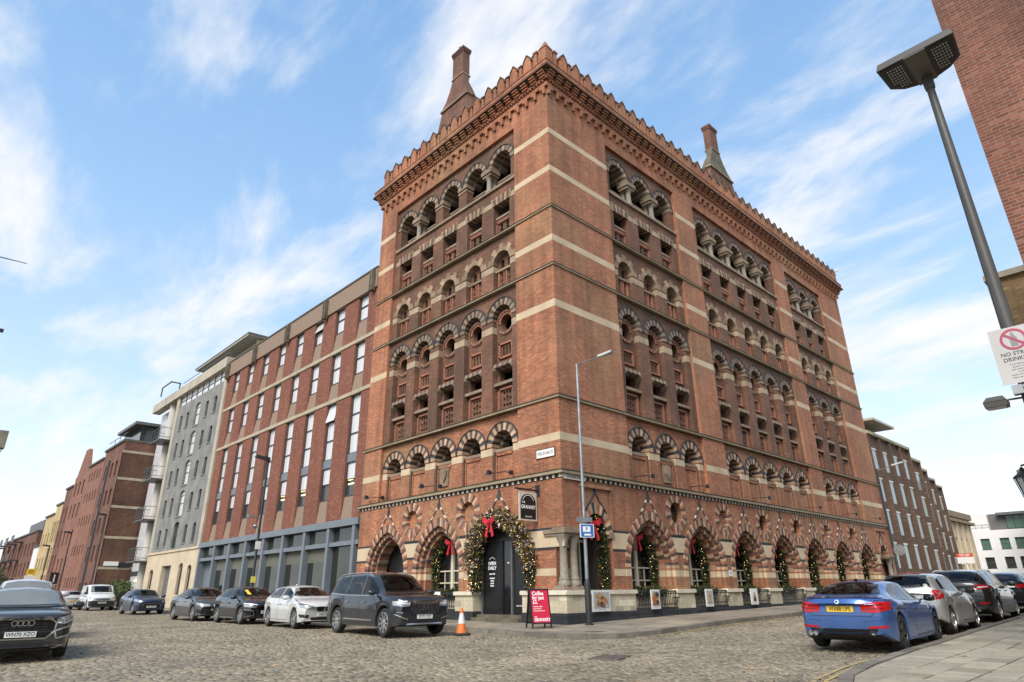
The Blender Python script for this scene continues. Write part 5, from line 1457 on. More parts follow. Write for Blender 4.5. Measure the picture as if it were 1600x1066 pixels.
class Car:
    fleet = []
    def __init__(s, name, label, sp, loc, rz, group, cat='car'):
        s.sp = sp
        s.root = thing(name, label, cat, (loc[0], loc[1], loc[2]), rz, group)
        wb = sp['wb']; top = pchip(sp['top']); belt = pchip(sp['belt']); W = sp['W']; r = sp['r']
        xr, xf = sp['top'][0][0], sp['top'][-1][0]
        plan = pchip([(xr,.80),(xr+.06,.865),(xr+.22,.935),(xr+.55,.98),(xr+1.1,1),(xf-1.4,1),(xf-.6,.98),(xf-.25,.925),(xf-.08,.86),(xf,.79)] if 'plan' not in sp else sp['plan'])
        sill = sp.get('sill', .2)
        bot = pchip([(xr, sill+.16),(xr+.25, sill+.08),(xr+.7, sill),(xf-.7, sill),(xf-.2, sill+.02),(xf, sill+.07)])
        Ra = r + sp.get('gap', .055)
        st = list(np.linspace(xr, xf, 90))
        for c in (-wb/2, wb/2): st += [c + Ra*math.cos(PI*i/18) for i in range(19)] + [c-Ra-.002, c+Ra+.002]
        st += [xr+.015, xr+.03, xf-.03, xf-.015]
        st = sorted(set(round(float(x), 4) for x in st))
        tr = sp.get('tr', .66)
        rows = []
        for x in st:
            h = W/2*plan(x); zt = top(x); zs = min(belt(x), zt-.012); zb = bot(x)
            for c in (-wb/2, wb/2):
                if abs(x-c) < Ra: zb = max(zb, r + math.sqrt(Ra*Ra-(x-c)**2))
            zb = min(zb, zs-.08)
            g = zt-zs; f = sstep(g/.42)
            crown = .03 + .03*f; zr = zt-crown
            yt = tr*h
            side = [(0,zb),(.6*h,zb),(.90*h,zb),(.968*h,zb+.015),(.99*h,zb+.2*(zs-zb)),(.982*h,zb+.48*(zs-zb)),(1.0*h,zb+.70*(zs-zb)),(.983*h,zb+.78*(zs-zb)),(.968*h,zb+.92*(zs-zb)),(.945*h,zs)]
            A = (.945*h, zs); Dg = (yt+.03, zr-.045)
            gl = [((A[0]+(Dg[0]-A[0])*k), A[1]+(Dg[1]-A[1])*k) for k in (.08,.36,.68,1.0)] + [(yt-.02, zr), (yt*.62, zt-.012-.012*f), (0, zt)]
            hd = [(.935*h, zs+.25*g), (.90*h, zs+.55*g), (.84*h, zs+.76*g), (.74*h, zs+.87*g), (.58*h, zs+.94*g), (.34*h, zs+.985*g), (0, zt)]
            up_ = [(a[0]*f+b[0]*(1-f), a[1]*f+b[1]*(1-f)) for a, b in zip(gl, hd)]
            half = side + up_
            full = half + [(-y, z) for y, z in half[-2:0:-1]]
            ring_ = []
            for y, z in full:
                k = (y/(W/2))**2
                xx = x
                if x > xf-.95: xx -= sp.get('bf', .26)*((x-(xf-.95))/.95)**1.6*k
                if x < xr+.8: xx += sp.get('br', .2)*(((xr+.8)-x)/.8)**1.6*k
                q = min(1, abs(z-.60)/.38)**2
                if x > xf-.3: xx -= .055*((x-(xf-.3))/.3)**2*q
                if x < xr+.3: xx += .075*(((xr+.3)-x)/.3)**2*q
                ring_.append((xx, y, z))
            rows.append(ring_)
        nr = len(rows[0]); hn = len(half)
        mb = MB(); vs = [p for r_ in rows for p in r_]; fs = []; ms = []
        clad = sp.get('clad', 0)
        for i in range(len(rows)-1):
            for j in range(nr):
                fs.append((i*nr+j, i*nr+(j+1) % nr, (i+1)*nr+(j+1) % nr, (i+1)*nr+j))
                jj = j if j < hn-1 else nr-1-j
                ms.append(1 if jj < 2 or jj < 2+clad else 0)
        for base in (0, (len(rows)-1)*nr):
            for j in range(hn-1):
                a, b = j, j+1; a2, b2 = (nr-j) % nr, nr-j-1
                q = [base+a, base+b, base+b2 % nr, base+a2]
                q = list(dict.fromkeys(q))
                if len(q) > 2: fs.append(tuple(q)); ms.append(1 if j < 2+clad else 0)
        mb.add(vs, fs, ms)
        s.bvh = BVHTree.FromPolygons([Vector(v) for v in vs], fs)
        s.xr, s.xf, s.top, s.belt = xr, xf, top, belt
        s.body = mb.build('body', [sp['paint'], M['trim']], s.root, smooth=38, local=True)
        mb = MB(); mb.box((-wb/2-.5, -W/2+.25, sill+.02), (wb/2+.5, W/2-.25, r+.25)); mb.build('underbody', M['trim'], s.root, local=True)
        s.wheels(); s.panes = []; Car.fleet.append(s)
    def hit(s, axis, sg, a, b):
        """axis 'x': front/back, point (y=a, z=b); 'y': side, point (x=a, z=b); sg = side looked at"""
        if axis == 'x': o, d = Vector((6*sg, a, b)), Vector((-sg, 0, 0))
        elif axis == 'y': o, d = Vector((a, 4*sg, b)), Vector((0, -sg, 0))
        else: o, d = Vector((a, b, 5)), Vector((0, 0, -1))
        p, n, i, ds = s.bvh.ray_cast(o, d)
        if p is None:
            q = Vector((s.xf if sg > 0 else s.xr, a, b)) if axis == 'x' else Vector((a, s.sp['W']/2*sg, b))
            p, n, i, ds = s.bvh.find_nearest(q)
        if n.dot(d) > 0: n = -n
        return p, n
    def patch(s, mb, axis, sg, poly, m=0, off=.006, step=.07):
        xs = [p[0] for p in poly]; ys = [p[1] for p in poly]; n = len(poly)
        bd = []
        for i in range(n):
            a, b = Vector(poly[i]), Vector(poly[(i+1) % n]); k = max(1, int((b-a).length/step))
            bd += [a.lerp(b, t/k) for t in range(k)]
        nb = len(bd)
        gx, gy = np.meshgrid(np.arange(min(xs)+step/2, max(xs), step), np.arange(min(ys)+step/2, max(ys), step))
        ins = pip([tuple(p) for p in bd], gx, gy)
        pts = bd + [Vector((float(a), float(b))) for a, b in zip(gx[ins], gy[ins])]
        v2, _, f2, _, _, _ = delaunay_2d_cdt(pts, [(i, (i+1) % nb) for i in range(nb)], [], 1, 1e-4)
        V, N = [], []
        for p in v2:
            q, nn_ = s.hit(axis, sg, p.x, p.y); V.append(q + nn_*off); N.append(nn_)
        mb.add([tuple(v) for v in V], [tuple(f) for f in f2], m)
        lo = len(mb.v)   # thin rim back to the body
        rim = [tuple(V[i]) for i in range(min(nb, len(V)))]; rim2 = [tuple(V[i]-N[i]*(off+.004)) for i in range(min(nb, len(V)))]
        k = len(rim); mb.add(rim + rim2, [(i, (i+1) % k, (i+1) % k+k, i+k) for i in range(k)], m)
    def strip(s, mb, axis, sg, pts, w=.012, m=0, off=.004):
        out = []
        for i in range(len(pts)-1):
            a, b = Vector(pts[i]), Vector(pts[i+1]); k = max(1, int((b-a).length/.06))
            d = (b-a).normalized(); q = Vector((-d.y, d.x))*w/2
            for t in range(k):
                p0, p1 = a.lerp(b, t/k), a.lerp(b, (t+1)/k)
                vs = []
                for p in (p0-q, p1-q, p1+q, p0+q):
                    h_, n_ = s.hit(axis, sg, p.x, p.y); vs.append(tuple(h_+n_*off))
                mb.add(vs, [(0,1,2,3)], m)
    def side(s, name, mat, *polys, off=.006):
        for sg in (-1, 1):
            for p in polys:
                if mat in (M['carglass'], M['screen']): s.panes.append(('y', sg, p))
                mb = MB(); s.patch(mb, 'y', sg, p, 0, off); mb.build(name, mat, s.root, smooth=50, local=True)
    def end(s, name, mat, sg, poly, mirror=True, off=.008):
        if name in ('windscreen', 'rear_window') and s.sp.get('tr', .66) < .8:
            zm = sum(p[1] for p in poly)/len(poly)
            poly = [(y*(.90 if z > zm else .98), z) for y, z in poly]
        if mat in (M['carglass'], M['screen']): s.panes.append(('x', sg, poly))
        for k in ((1, -1) if mirror else (1,)):
            mb = MB(); s.patch(mb, 'x', sg, [(y*k, z) for y, z in poly], 0, off, .05); o = mb.build(name, mat, s.root, smooth=50, local=True)
        return o
    def bar(s, name, mat, sg, pts, w, mirror=True, off=.012, axis='x'):
        for k in ((1, -1) if mirror else (1,)):
            mb = MB(); s.strip(mb, axis, sg if axis == 'x' else k, [((a*k if axis == 'x' else a), b) for a, b in pts], w, 0, off); mb.build(name, mat, s.root, local=True)
    def plate(s, sg, z, txt, mat, w=.52, y=0):
        p, n = s.hit('x', sg, y, z)
        x = p.x + sg*.015
        mb = MB(); mb.box((min(x, x-sg*.02), y-w/2, z-.056), (max(x, x-sg*.02), y+w/2, z+.056)); o = mb.build('number_plate', mat, s.root, local=True)
        mb = MB(); text_mb(mb, txt, .105, lambda a, b, d: (x + sg*(.001+d*.3), y + a*sg, z + b), bold=.0015, xs=.86); q = mb.build('lettering', M['plateink']); q.parent = o
    def wheels(s):
        sp = s.sp; r = sp['r']; rr = r*sp.get('rim', .70); wd = .215
        def one():
            root = None
            mb = MB()
            mb.lathe([(rr, -wd/2+.01), (r-.03, -wd/2), (r-.008, -wd/2+.025), (r, -wd/2+.05), (r, wd/2-.05), (r-.008, wd/2-.025), (r-.03, wd/2), (rr, wd/2-.01), (rr-.02, wd/2-.03)], (0,0,0), 32, 0, axis='y', caps=False)
            o = mb.build('wheel', M['tyre'], None, smooth=35)
            mb = MB(); mb.lathe([(rr+.004, wd/2-.012), (rr-.015, wd/2-.004), (rr-.02, wd/2-.03), (rr-.03, -wd/2+.04)], (0,0,0), 32, 0, axis='y', caps=False)
            ns = sp.get('spokes', 5); dbl = sp.get('dbl', False)
            for i in range(ns):
                for e in ((-.16, .16) if dbl else (0,)):
                    a = 2*PI*i/ns + e*.9; hw_ = .018 if dbl else sp.get('sw', .035)
                    ca, sa = math.cos(a), math.sin(a)
                    def Pt(rad, w_, dep): return (rad*ca - w_*sa, dep, rad*sa + w_*ca)
                    mb.hexa([Pt(.05,-hw_*1.1,.055),Pt(rr-.012,-hw_*.8,.06),Pt(rr-.012,hw_*.8,.06),Pt(.05,hw_*1.1,.055),Pt(.05,-hw_*1.0,.085),Pt(rr-.012,-hw_*.7,.098),Pt(rr-.012,hw_*.7,.098),Pt(.05,hw_*1.0,.085)])
            mb.lathe([(.001,.1),(.03,.1),(.05,.094),(.075,.085),(.078,.04)], (0,0,0), 16, 0, axis='y', caps=False)
            q = mb.build('rim', sp.get('rimmat', M['alloy']), None, smooth=30); q.parent = o
            mb = MB(); mb.lathe([(.02,.02),(rr*.78,.02),(rr*.78,.0),(.02,0)], (0,0,0), 24, 0, axis='y'); q = mb.build('brake_disc', M['alloyD'], None); q.parent = o
            mb = MB(); mb.lathe([(.001,-.03),(rr,-.03)], (0,0,0), 24, 0, axis='y'); q = mb.build('hub_back', M['trim'], None); q.parent = o
            return o
        o = one(); first = True
        for x in (sp['wb']/2, -sp['wb']/2):
            for sg in (1, -1):
                q = o if first else copy_tree(o); first = False
                q.parent = s.root; q.location = (x, sg*(sp['W']/2 - wd/2 - .03), r)
                q.rotation_euler = (0, R(17*sg + x*20), 0 if sg > 0 else PI)
    def mirrors(s, x, z, mat):
        for sg in (-1, 1):
            mb = MB(); y0 = sg*(s.sp['W']/2*.93); c = Vector((x, y0 + sg*.14, z))
            vs, fs = [], []
            for i in range(9):
                for j in range(12):
                    t, p = PI*i/8, 2*PI*j/12
                    e = lambda v: math.copysign(abs(v)**.7, v)
                    vs.append((c.x + .085*e(math.sin(t)*math.cos(p)) + .02*math.cos(t)*sg*-1, c.y + .115*e(math.cos(t)), c.z + .075*e(math.sin(t)*math.sin(p))))
            for i in range(8):
                for j in range(12): fs.append((i*12+j, i*12+(j+1) % 12, (i+1)*12+(j+1) % 12, (i+1)*12+j))
            mb.add(vs, fs); mb.box((x-.03, min(y0-sg*.04, y0+sg*.08), z-.05), (x+.03, max(y0-sg*.04, y0+sg*.08), z-.02))
            mb.build('wing_mirror', mat, s.root, smooth=45, local=True)
    def handles(s, xs, z, mat):
        for sg in (-1, 1):
            for x in xs:
                p, n = s.hit('y', sg, x, z)
                mb = MB(); mb.obox((p.x, p.y+sg*.02, p.z), (.19, .025, .028), Matrix.Identity(3)); mb.obox((p.x-.07, p.y, p.z), (.03,.04,.024), Matrix.Identity(3)); mb.obox((p.x+.07, p.y, p.z), (.03,.04,.024), Matrix.Identity(3))
                mb.build('door_handle', mat, s.root, local=True)
    def seams(s, lines, m='trim', w=.012):
        for sg in (-1, 1):
            mb = MB()
            for l in lines: s.strip(mb, 'y', sg, l, w, 0, .003)
            mb.build('door_seam', M[m], s.root, local=True)
    def rails(s, x0, x1, mat, up=.035):
        for sg in (-1, 1):
            mb = MB(); pts = []
            for i in range(13):
                x = x0 + (x1-x0)*i/12; yy = s.sp['W']/2*s.sp.get('tr', .66)*.97
                p, n = s.hit('z', 1, x, sg*yy); e = math.sin(PI*i/12)**.35 if 0 < i < 12 else 0
                pts.append((p.x, p.y, p.z + up*e - .005))
            mb.tube(pts, .018, 8); mb.build('roof_rail', mat, s.root, smooth=50, local=True)
    def disc(s, name, mat, axis, sg, a, b, r, off=.012, parent=None, r0=0):
        p, n = s.hit(axis, sg, a, b)
        mb = MB(); t = n.cross(Vector((0,0,1))).normalized(); u = t.cross(n).normalized(); vs = []; k = 20
        for rad, d in ((r, -.01), (r, off), (r0, off + (.004 if r0 == 0 else 0))): vs += [tuple(p + n*d + (t*math.cos(2*PI*i/k) + u*math.sin(2*PI*i/k))*rad) for i in range(k)]
        mb.add(vs, [(j*k+i, j*k+(i+1) % k, (j+1)*k+(i+1) % k, (j+1)*k+i) for j in range(2) for i in range(k)])
        o = mb.build(name, mat, s.root, smooth=40, local=True)
        return o

def fit_out(c):
    """open the body behind the panes and put seats, dashboard and wheel inside"""
    me = c.body.data
    bm = bmesh.new(); bm.from_mesh(me); bm.faces.ensure_lookup_table()
    kill = set()
    for axis, sg, poly in c.panes:
        cx_ = sum(p[0] for p in poly)/len(poly); cy_ = sum(p[1] for p in poly)/len(poly)
        for f in bm.faces:
            m = f.calc_center_median()
            a, b = (m.x, m.z) if axis == 'y' else (m.y, m.z)
            pts = [((v.co.x if axis == 'y' else v.co.y), v.co.z) for v in f.verts] + [(a, b)]
            if axis == 'y' and m.y*sg < .2: continue
            if not pip(poly, np.array([p[0] for p in pts]), np.array([p[1] for p in pts])).all(): continue
            p, n_ = c.hit(axis, sg, a, b)
            if (p - m).length < .09: kill.add(f)
    bmesh.ops.delete(bm, geom=list(kill), context='FACES_ONLY')
    bm.to_mesh(me); bm.free()
    sp = c.sp; W = sp['W']; zb = c.belt(0) - .42; van = c.root.name.startswith('parked_van')
    fx = .18 if sp['wb'] > 2.5 else .1
    mb = MB()
    for x0, ys in ((fx, (-.38, .38)), (fx-.92, (-.42, 0, .42))):
        for y in ys:
            w = .25 if len(ys) == 2 else .2
            mb.hexa([(x0-.3,y-w,zb),(x0+.25,y-w,zb+.05),(x0+.25,y+w,zb+.05),(x0-.3,y+w,zb),(x0-.3,y-w,zb+.16),(x0+.25,y-w,zb+.2),(x0+.25,y+w,zb+.2),(x0-.3,y+w,zb+.16)])
            mb.hexa([(x0-.34,y-w,zb+.1),(x0-.2,y-w,zb+.1),(x0-.2,y+w,zb+.1),(x0-.34,y+w,zb+.1),(x0-.50,y-w*.8,zb+.62),(x0-.42,y-w*.8,zb+.62),(x0-.42,y+w*.8,zb+.62),(x0-.50,y+w*.8,zb+.62)])
            mb.hexa([(x0-.51,y-.12,zb+.65),(x0-.42,y-.12,zb+.65),(x0-.42,y+.12,zb+.65),(x0-.51,y+.12,zb+.65),(x0-.53,y-.1,zb+.80),(x0-.45,y-.1,zb+.80),(x0-.45,y+.1,zb+.80),(x0-.53,y+.1,zb+.80)])
        if van: break
    mb.build('seats', M['seats'], c.root, local=True)
    mb = MB(); xd = fx+.62
    mb.hexa([(xd-.12,-W/2+.2,zb+.1),(xd+.35,-W/2+.2,zb+.1),(xd+.35,W/2-.2,zb+.1),(xd-.12,W/2-.2,zb+.1),(xd-.05,-W/2+.2,zb+.40),(xd+.30,-W/2+.24,zb+.42),(xd+.30,W/2-.24,zb+.42),(xd-.05,W/2-.2,zb+.40)])
    pts = [(xd-.16+.06*math.sin(2*PI*i/20), -.38+.17*math.cos(2*PI*i/20), zb+.36+.17*math.sin(2*PI*i/20)) for i in range(21)]
    mb.tube(pts, .014, 6); mb.build('dashboard', M['cabin'], c.root, local=True)

def place(front, rear):
    """heading and mid-axle point of a car from the ground points of its axle centres"""
    f, r_ = Vector(front), Vector(rear); c = (f+r_)/2; d = f-r_
    z = (ground_z(f.x, f.y) + ground_z(r_.x, r_.y))/2 + .012
    return (c.x, c.y, z), math.atan2(d.y, d.x)
def from_side(wf, wr_, W, right=True):
    """same, from the outer foot points of the wheels on the visible (right-hand) side"""
    f, r_ = Vector(wf), Vector(wr_); d = (f-r_).normalized(); left = Vector((-d.y, d.x))*(W/2-.06)*(1 if right else -1)
    return place(f+left, r_+left)
GL, GRR = 'cars parked along the warehouse side of the cobbled street', 'cars parked along the right-hand pavement'

# --- dark grey seven-seat estate beside the cone
P_ = paint('slate_grey_paint', (.018,.021,.027), .3, .28)
sp = dict(wb=2.98, W=1.95, r=.375, rim=.72, sill=.25, clad=1, gap=.06, tr=.70, paint=P_, spokes=9, sw=.03, rimmat=M['alloy'],
    top=[(-2.59,1.02),(-2.55,1.12),(-2.44,1.25),(-2.24,1.56),(-2.02,1.70),(-1.2,1.765),(-.2,1.775),(.35,1.72),(.75,1.50),(1.18,1.20),(1.36,1.15),(1.9,1.10),(2.2,1.06),(2.33,1.01),(2.36,.94)],
    belt=[(-2.59,.95),(-2.3,1.1),(-1.5,1.10),(0,1.06),(1.1,1.03),(1.8,1.0),(2.2,.96),(2.36,.87)])
loc, rz = from_side((-6.05, 1.55), (-5.88, 4.55), 1.95)
c = Car('parked_car', 'large dark grey estate car with roof rails and slatted grille, beside the traffic cone', sp, loc, rz, GL)
c.side('side_window', M['carglass'], [(1.02,1.13),(.62,1.42),(.34,1.60),(.02,1.655),(.05,1.125)], [(-.06,1.125),(-.08,1.66),(-.95,1.645),(-1.05,1.135)], [(-1.13,1.14),(-1.05,1.64),(-1.75,1.61),(-2.02,1.50),(-2.22,1.2)])
for pl in ([(1.08,1.10),(.05,1.09),(-1.1,1.11),(-2.27,1.17)], [(-2.27,1.17),(-2.06,1.53),(-1.76,1.645),(-.9,1.685),(.02,1.69),(.4,1.62)]): c.bar('window_trim', M['chrome'], 1, pl, .022, axis='y', off=.009)
c.end('windscreen', M['screen'], 1, [(-.70,1.20),(-.40,1.19),(.40,1.19),(.70,1.20),(.60,1.62),(.3,1.68),(-.3,1.68),(-.60,1.62)], False)
c.end('rear_window', M['carglass'], -1, [(-.6,1.22),(.6,1.22),(.53,1.6),(-.53,1.6)], False)
c.end('grille', M['trim'], 1, [(-.42,.93),(.42,.93),(.45,.70),(.36,.61),(-.36,.61),(-.45,.70)], False)
for i in range(15): c.bar('grille_bar', M['chrome'], 1, [(-.39+i*.0557,.63),(-.39+i*.0557,.92)], .022, False, .02)
for pl in ([(-.43,.94),(.43,.94),(.465,.70),(.37,.60),(-.37,.60),(-.465,.70),(-.43,.94)], [(.30,.92),(-.26,.63)]): c.bar('grille_trim', M['chrome'], 1, pl, .03, False, .026)
c.disc('badge', M['chrome'], 'x', 1, 0, .775, .085, .035); c.disc('badge_centre', M['trim'], 'x', 1, 0, .775, .055, .042)
c.end('headlight', M['head'], 1, [(.49,.93),(.72,.95),(.90,.93),(.90,.82),(.70,.79),(.50,.80)]); c.bar('day_light', M['lampwhite'], 1, [(.50,.87),(.84,.87)], .035, off=.014); c.bar('day_light', M['lampwhite'], 1, [(.60,.93),(.86,.90)], .03, off=.014)
c.end('lower_grille', M['trim'], 1, [(-.55,.50),(.55,.50),(.50,.36),(-.50,.36)], False)
c.end('fog_light', M['trim'], 1, [(.56,.60),(.86,.64),(.88,.50),(.62,.44)]); c.bar('bumper_trim', M['chrome'], 1, [(.56,.46),(.72,.50),(.88,.60)], .03, off=.016); c.bar('bumper_trim', M['chrome'], 1, [(.56,.6),(.86,.65)], .02, off=.016)
c.bar('skid_plate', M['alloy'], 1, [(-.6,.33),(.6,.33)], .05, False)
c.plate(1, .52, 'OY71 YXT', M['plateW'])
c.end('tail_light', M['tail'], -1, [(.72,1.45),(.80,1.3),(.92,1.0),(.70,.98),(.70,1.1)])
c.side('tail_light_wrap', M['tail'], [(-2.30,1.02),(-2.52,1.02),(-2.44,1.16),(-2.36,1.3),(-2.28,1.25)])
c.bar('sill_trim', M['chrome'], 1, [(-.95,.44),(.85,.42)], .035, axis='y', off=.01)
c.seams([[(1.12,1.1),(1.1,.7),(.98,.34)], [(.0,1.09),(.0,.34)], [(-1.08,1.1),(-1.0,.8),(-.95,.5)], [(-1.0,.34),(1.0,.34)], [(2.05,1.0),(1.2,1.11)]])
c.handles((.28, -.78), .92, M['chrome']); c.mirrors(.92, 1.17, P_); c.rails(.25, -2.05, M['chrome'], .05)

# --- hatchbacks share a body form
def hatch(paint_, W=1.77, **k):
    d = dict(wb=2.66, W=W, r=.315, sill=.18, tr=.66, paint=paint_, spokes=5, dbl=True,
        top=[(-2.19,.86),(-2.15,.98),(-2.06,1.05),(-1.85,1.18),(-1.55,1.335),(-1.2,1.40),(-.4,1.43),(.12,1.395),(.5,1.24),(.95,1.02),(1.1,.975),(1.6,.92),(1.95,.85),(2.10,.78),(2.13,.70)],
        belt=[(-2.19,.78),(-1.9,.94),(-1,.93),(0,.90),(.9,.87),(1.5,.82),(1.95,.75),(2.13,.64)])
    d.update(k); return d
HW = [[(.80,.955),(.45,1.17),(.18,1.30),(-.05,1.335),(-.20,1.34),(-.22,.965)], [(-.30,.97),(-.28,1.34),(-1.0,1.31),(-1.35,1.20),(-1.5,1.05),(-1.3,1.0)]]
def hatch_common(c, paint_, trim='trim', five=True):
    c.side('side_window', M['carglass'], *HW)
    c.end('windscreen', M['screen'], 1, [(-.68,1.05),(-.4,1.03),(.4,1.03),(.68,1.05),(.54,1.30),(.3,1.35),(-.3,1.35),(-.54,1.30)], False)
    c.end('rear_window', M['carglass'], -1, [(-.62,1.08),(.62,1.08),(.50,1.32),(-.50,1.32)], False)
    s = [[(.92,.95),(.9,.6),(.8,.27)], [(-.26,.95),(-.28,.27)], [(-.9,.27),(.8,.27)], [(1.95,.76),(1.05,.94)]]
    if five: s.append([(-1.25,.98),(-1.15,.75),(-.95,.5)])
    c.seams(s); c.bar('character_line', M['trim'], 1, [(-1.8,.80),(.8,.74)], .008, axis='y', off=.002)
    c.mirrors(.72, 1.0, paint_)

P_ = paint('white_paint_car', (.58,.57,.54), .05, .3)
loc, rz = from_side((-5.93, 7.44), (-5.70, 10.1), 1.77)
c = Car('parked_car', 'white three-door hatchback with double-kidney grille, between the dark estate and the black hatchback', hatch(P_), loc, rz, GL)
hatch_common(c, P_, five=False)
c.handles((-.02,), .79, P_)
c.end('headlight', M['head'], 1, [(.38,.68),(.62,.74),(.82,.80),(.80,.68),(.56,.60),(.40,.61)]); c.bar('headlight_brow', M['trim'], 1, [(.38,.68),(.82,.79)], .02, off=.014)
for k in (-1, 1):
    c.end('kidney_grille', M['trim'], 1, [(k*.03,.70),(k*.28,.70),(k*.30,.62),(k*.26,.55),(k*.05,.55)], False)
c.disc('badge', M['lampwhite'], 'x', 1, 0, .745, .04); c.disc('badge_centre', plain('badge_blue', (.02,.08,.25), .3), 'x', 1, 0, .745, .024, .02)
c.end('lower_grille', M['trim'], 1, [(-.50,.36),(.50,.36),(.44,.26),(-.44,.26)], False); c.end('fog_light', M['trim'], 1, [(.55,.44),(.82,.46),(.80,.36),(.56,.34)])
c.plate(1, .44, 'SV62 OKJ', M['plateW'])
c.end('tail_light', M['tail'], -1, [(.5,.93),(.82,.95),(.82,.82),(.56,.8)])
c.disc('aerial', P_, 'z', 1, -.9, 0, .03, .05)

P_ = paint('black_paint_car', (.013,.014,.016), .4, .25)
loc, rz = from_side((-5.85, 12.37), (-5.80, 15.03), 1.78)
c = Car('parked_car', 'black sporty hatchback with angular bumper vents, between the white hatchback and the grey saloon', hatch(P_, 1.78, r=.325), loc, rz, GL)
hatch_common(c, P_); c.handles((.02, -.95), .79, P_)
c.end('headlight', M['head'], 1, [(.44,.70),(.84,.76),(.84,.64),(.60,.60),(.48,.60)]); c.bar('day_light', M['lampwhite'], 1, [(.46,.71),(.84,.77)], .025, off=.014)
c.end('grille', M['gloss'], 1, [(-.36,.70),(.36,.70),(.42,.52),(.30,.30),(-.30,.30),(-.42,.52)], False); c.bar('grille_frame', M['chrome'], 1, [(-.36,.71),(-.43,.52),(-.31,.30),(.31,.30),(.43,.52),(.36,.71)], .02, False, .02)
c.end('bumper_vent', M['gloss'], 1, [(.50,.50),(.84,.54),(.80,.30),(.56,.32)]); c.bar('vent_frame', M['alloy'], 1, [(.84,.54),(.60,.50),(.52,.32),(.78,.30)], .03, off=.016)
c.plate(1, .44, 'LM70 XVO', M['plateW'])
c.bar('sill_trim', M['alloy'], 1, [(-.75,.24),(.7,.24)], .035, axis='y', off=.012); c.bar('window_trim', M['chrome'], 1, [(.86,.945),(-1.3,.99)], .016, axis='y', off=.009)
c.disc('badge', M['alloy'], 'x', 1, 0, .63, .05, .024)
mb = MB(); c.patch(mb, 'x', 1, [(-.40,1.10),(-.26,1.09),(-.30,1.28),(-.42,1.27)], 0, .012); mb.build('yellow_permit', plain('yellow_card', (.70,.55,.05), .6), c.root, local=True)

P_ = paint('blue_paint_car', (.022,.045,.10), .5, .3)
loc, rz = from_side((-5.3, 29.9), (-5.3, 32.4), 1.74)
c = Car('parked_car', 'dark blue hatchback parked between the white van and the grey saloon', hatch(P_, 1.74, wb=2.49), loc, rz, GL)
hatch_common(c, P_); c.handles((.02, -.95), .79, P_)
c.end('headlight', M['head'], 1, [(.48,.70),(.84,.86),(.84,.72),(.54,.62)]); c.end('grille', M['trim'], 1, [(-.42,.60),(.42,.60),(.50,.46),(.36,.34),(-.36,.34),(-.50,.46)], False)
c.plate(1, .42, 'WL19 FTU', M['plateW']); c.end('fog_light', M['trim'], 1, [(.56,.44),(.80,.48),(.78,.34),(.58,.33)]); c.bar('grille_frame', M['chrome'], 1, [(-.50,.46),(-.42,.61),(.42,.61),(.50,.46)], .02, False, .02)

# --- grey saloon
P_ = paint('mid_grey_paint', (.085,.085,.085), .6, .3)
SAL = dict(wb=2.81, W=1.81, r=.325, sill=.18, tr=.66, paint=P_, spokes=5, dbl=True,
    top=[(-2.43,.88),(-2.39,1.0),(-2.2,1.04),(-1.85,1.07),(-1.5,1.2),(-1.05,1.37),(-.5,1.425),(-.1,1.43),(.3,1.37),(.65,1.2),(1.05,1.0),(1.2,.955),(1.7,.89),(2.05,.78),(2.15,.69),(2.185,.6)],
    belt=[(-2.43,.80),(-2.0,.96),(-1.2,.94),(0,.90),(1,.86),(1.6,.80),(2.0,.70),(2.185,.56)])
loc, rz = from_side((-6.1, 17.17), (-6.05, 19.94), 1.81)
c = Car('parked_car', 'mid grey four-door saloon, second of the row from the blue hatchback', SAL, loc, rz, GL)
c.side('side_window', M['carglass'], [(.92,.94),(.55,1.17),(.25,1.31),(-.02,1.345),(-.03,.96)], [(-.10,.965),(-.09,1.35),(-.6,1.33),(-1.0,1.23),(-1.35,1.03),(-1.2,.99)])
c.end('windscreen', M['screen'], 1, [(-.70,1.04),(-.4,1.02),(.4,1.02),(.70,1.04),(.55,1.31),(.3,1.36),(-.3,1.36),(-.55,1.31)], False)
c.end('rear_window', M['carglass'], -1, [(-.62,1.10),(.62,1.10),(.48,1.34),(-.48,1.34)], False)
c.seams([[(1.02,.93),(1.0,.6),(.9,.27)], [(-.06,.95),(-.08,.27)], [(-1.1,.97),(-1.05,.7),(-.95,.5)], [(-.95,.27),(.9,.27)], [(2.0,.76),(1.15,.93)]])
c.handles((.18, -.85), .80, P_); c.mirrors(.82, .99, P_); c.bar('window_trim', M['chrome'], 1, [(.98,.93),(-1.3,.985)], .014, axis='y', off=.009)
c.end('headlight', M['head'], 1, [(.36,.69),(.62,.72),(.84,.77),(.82,.66),(.58,.60),(.38,.62)])
for k in (-1, 1): c.end('kidney_grille', M['trim'], 1, [(k*.03,.69),(k*.30,.69),(k*.32,.62),(k*.27,.55),(k*.05,.55)], False)
c.end('lower_grille', M['trim'], 1, [(-.50,.42),(.50,.42),(.44,.27),(-.44,.27)], False); c.end('fog_light', M['trim'], 1, [(.58,.46),(.84,.48),(.80,.32),(.60,.31)]); c.bar('bumper_edge', M['alloy'], 1, [(.45,.26),(.82,.30)], .02)
c.plate(1, .48, 'HV14 ZKR', M['plateW'])

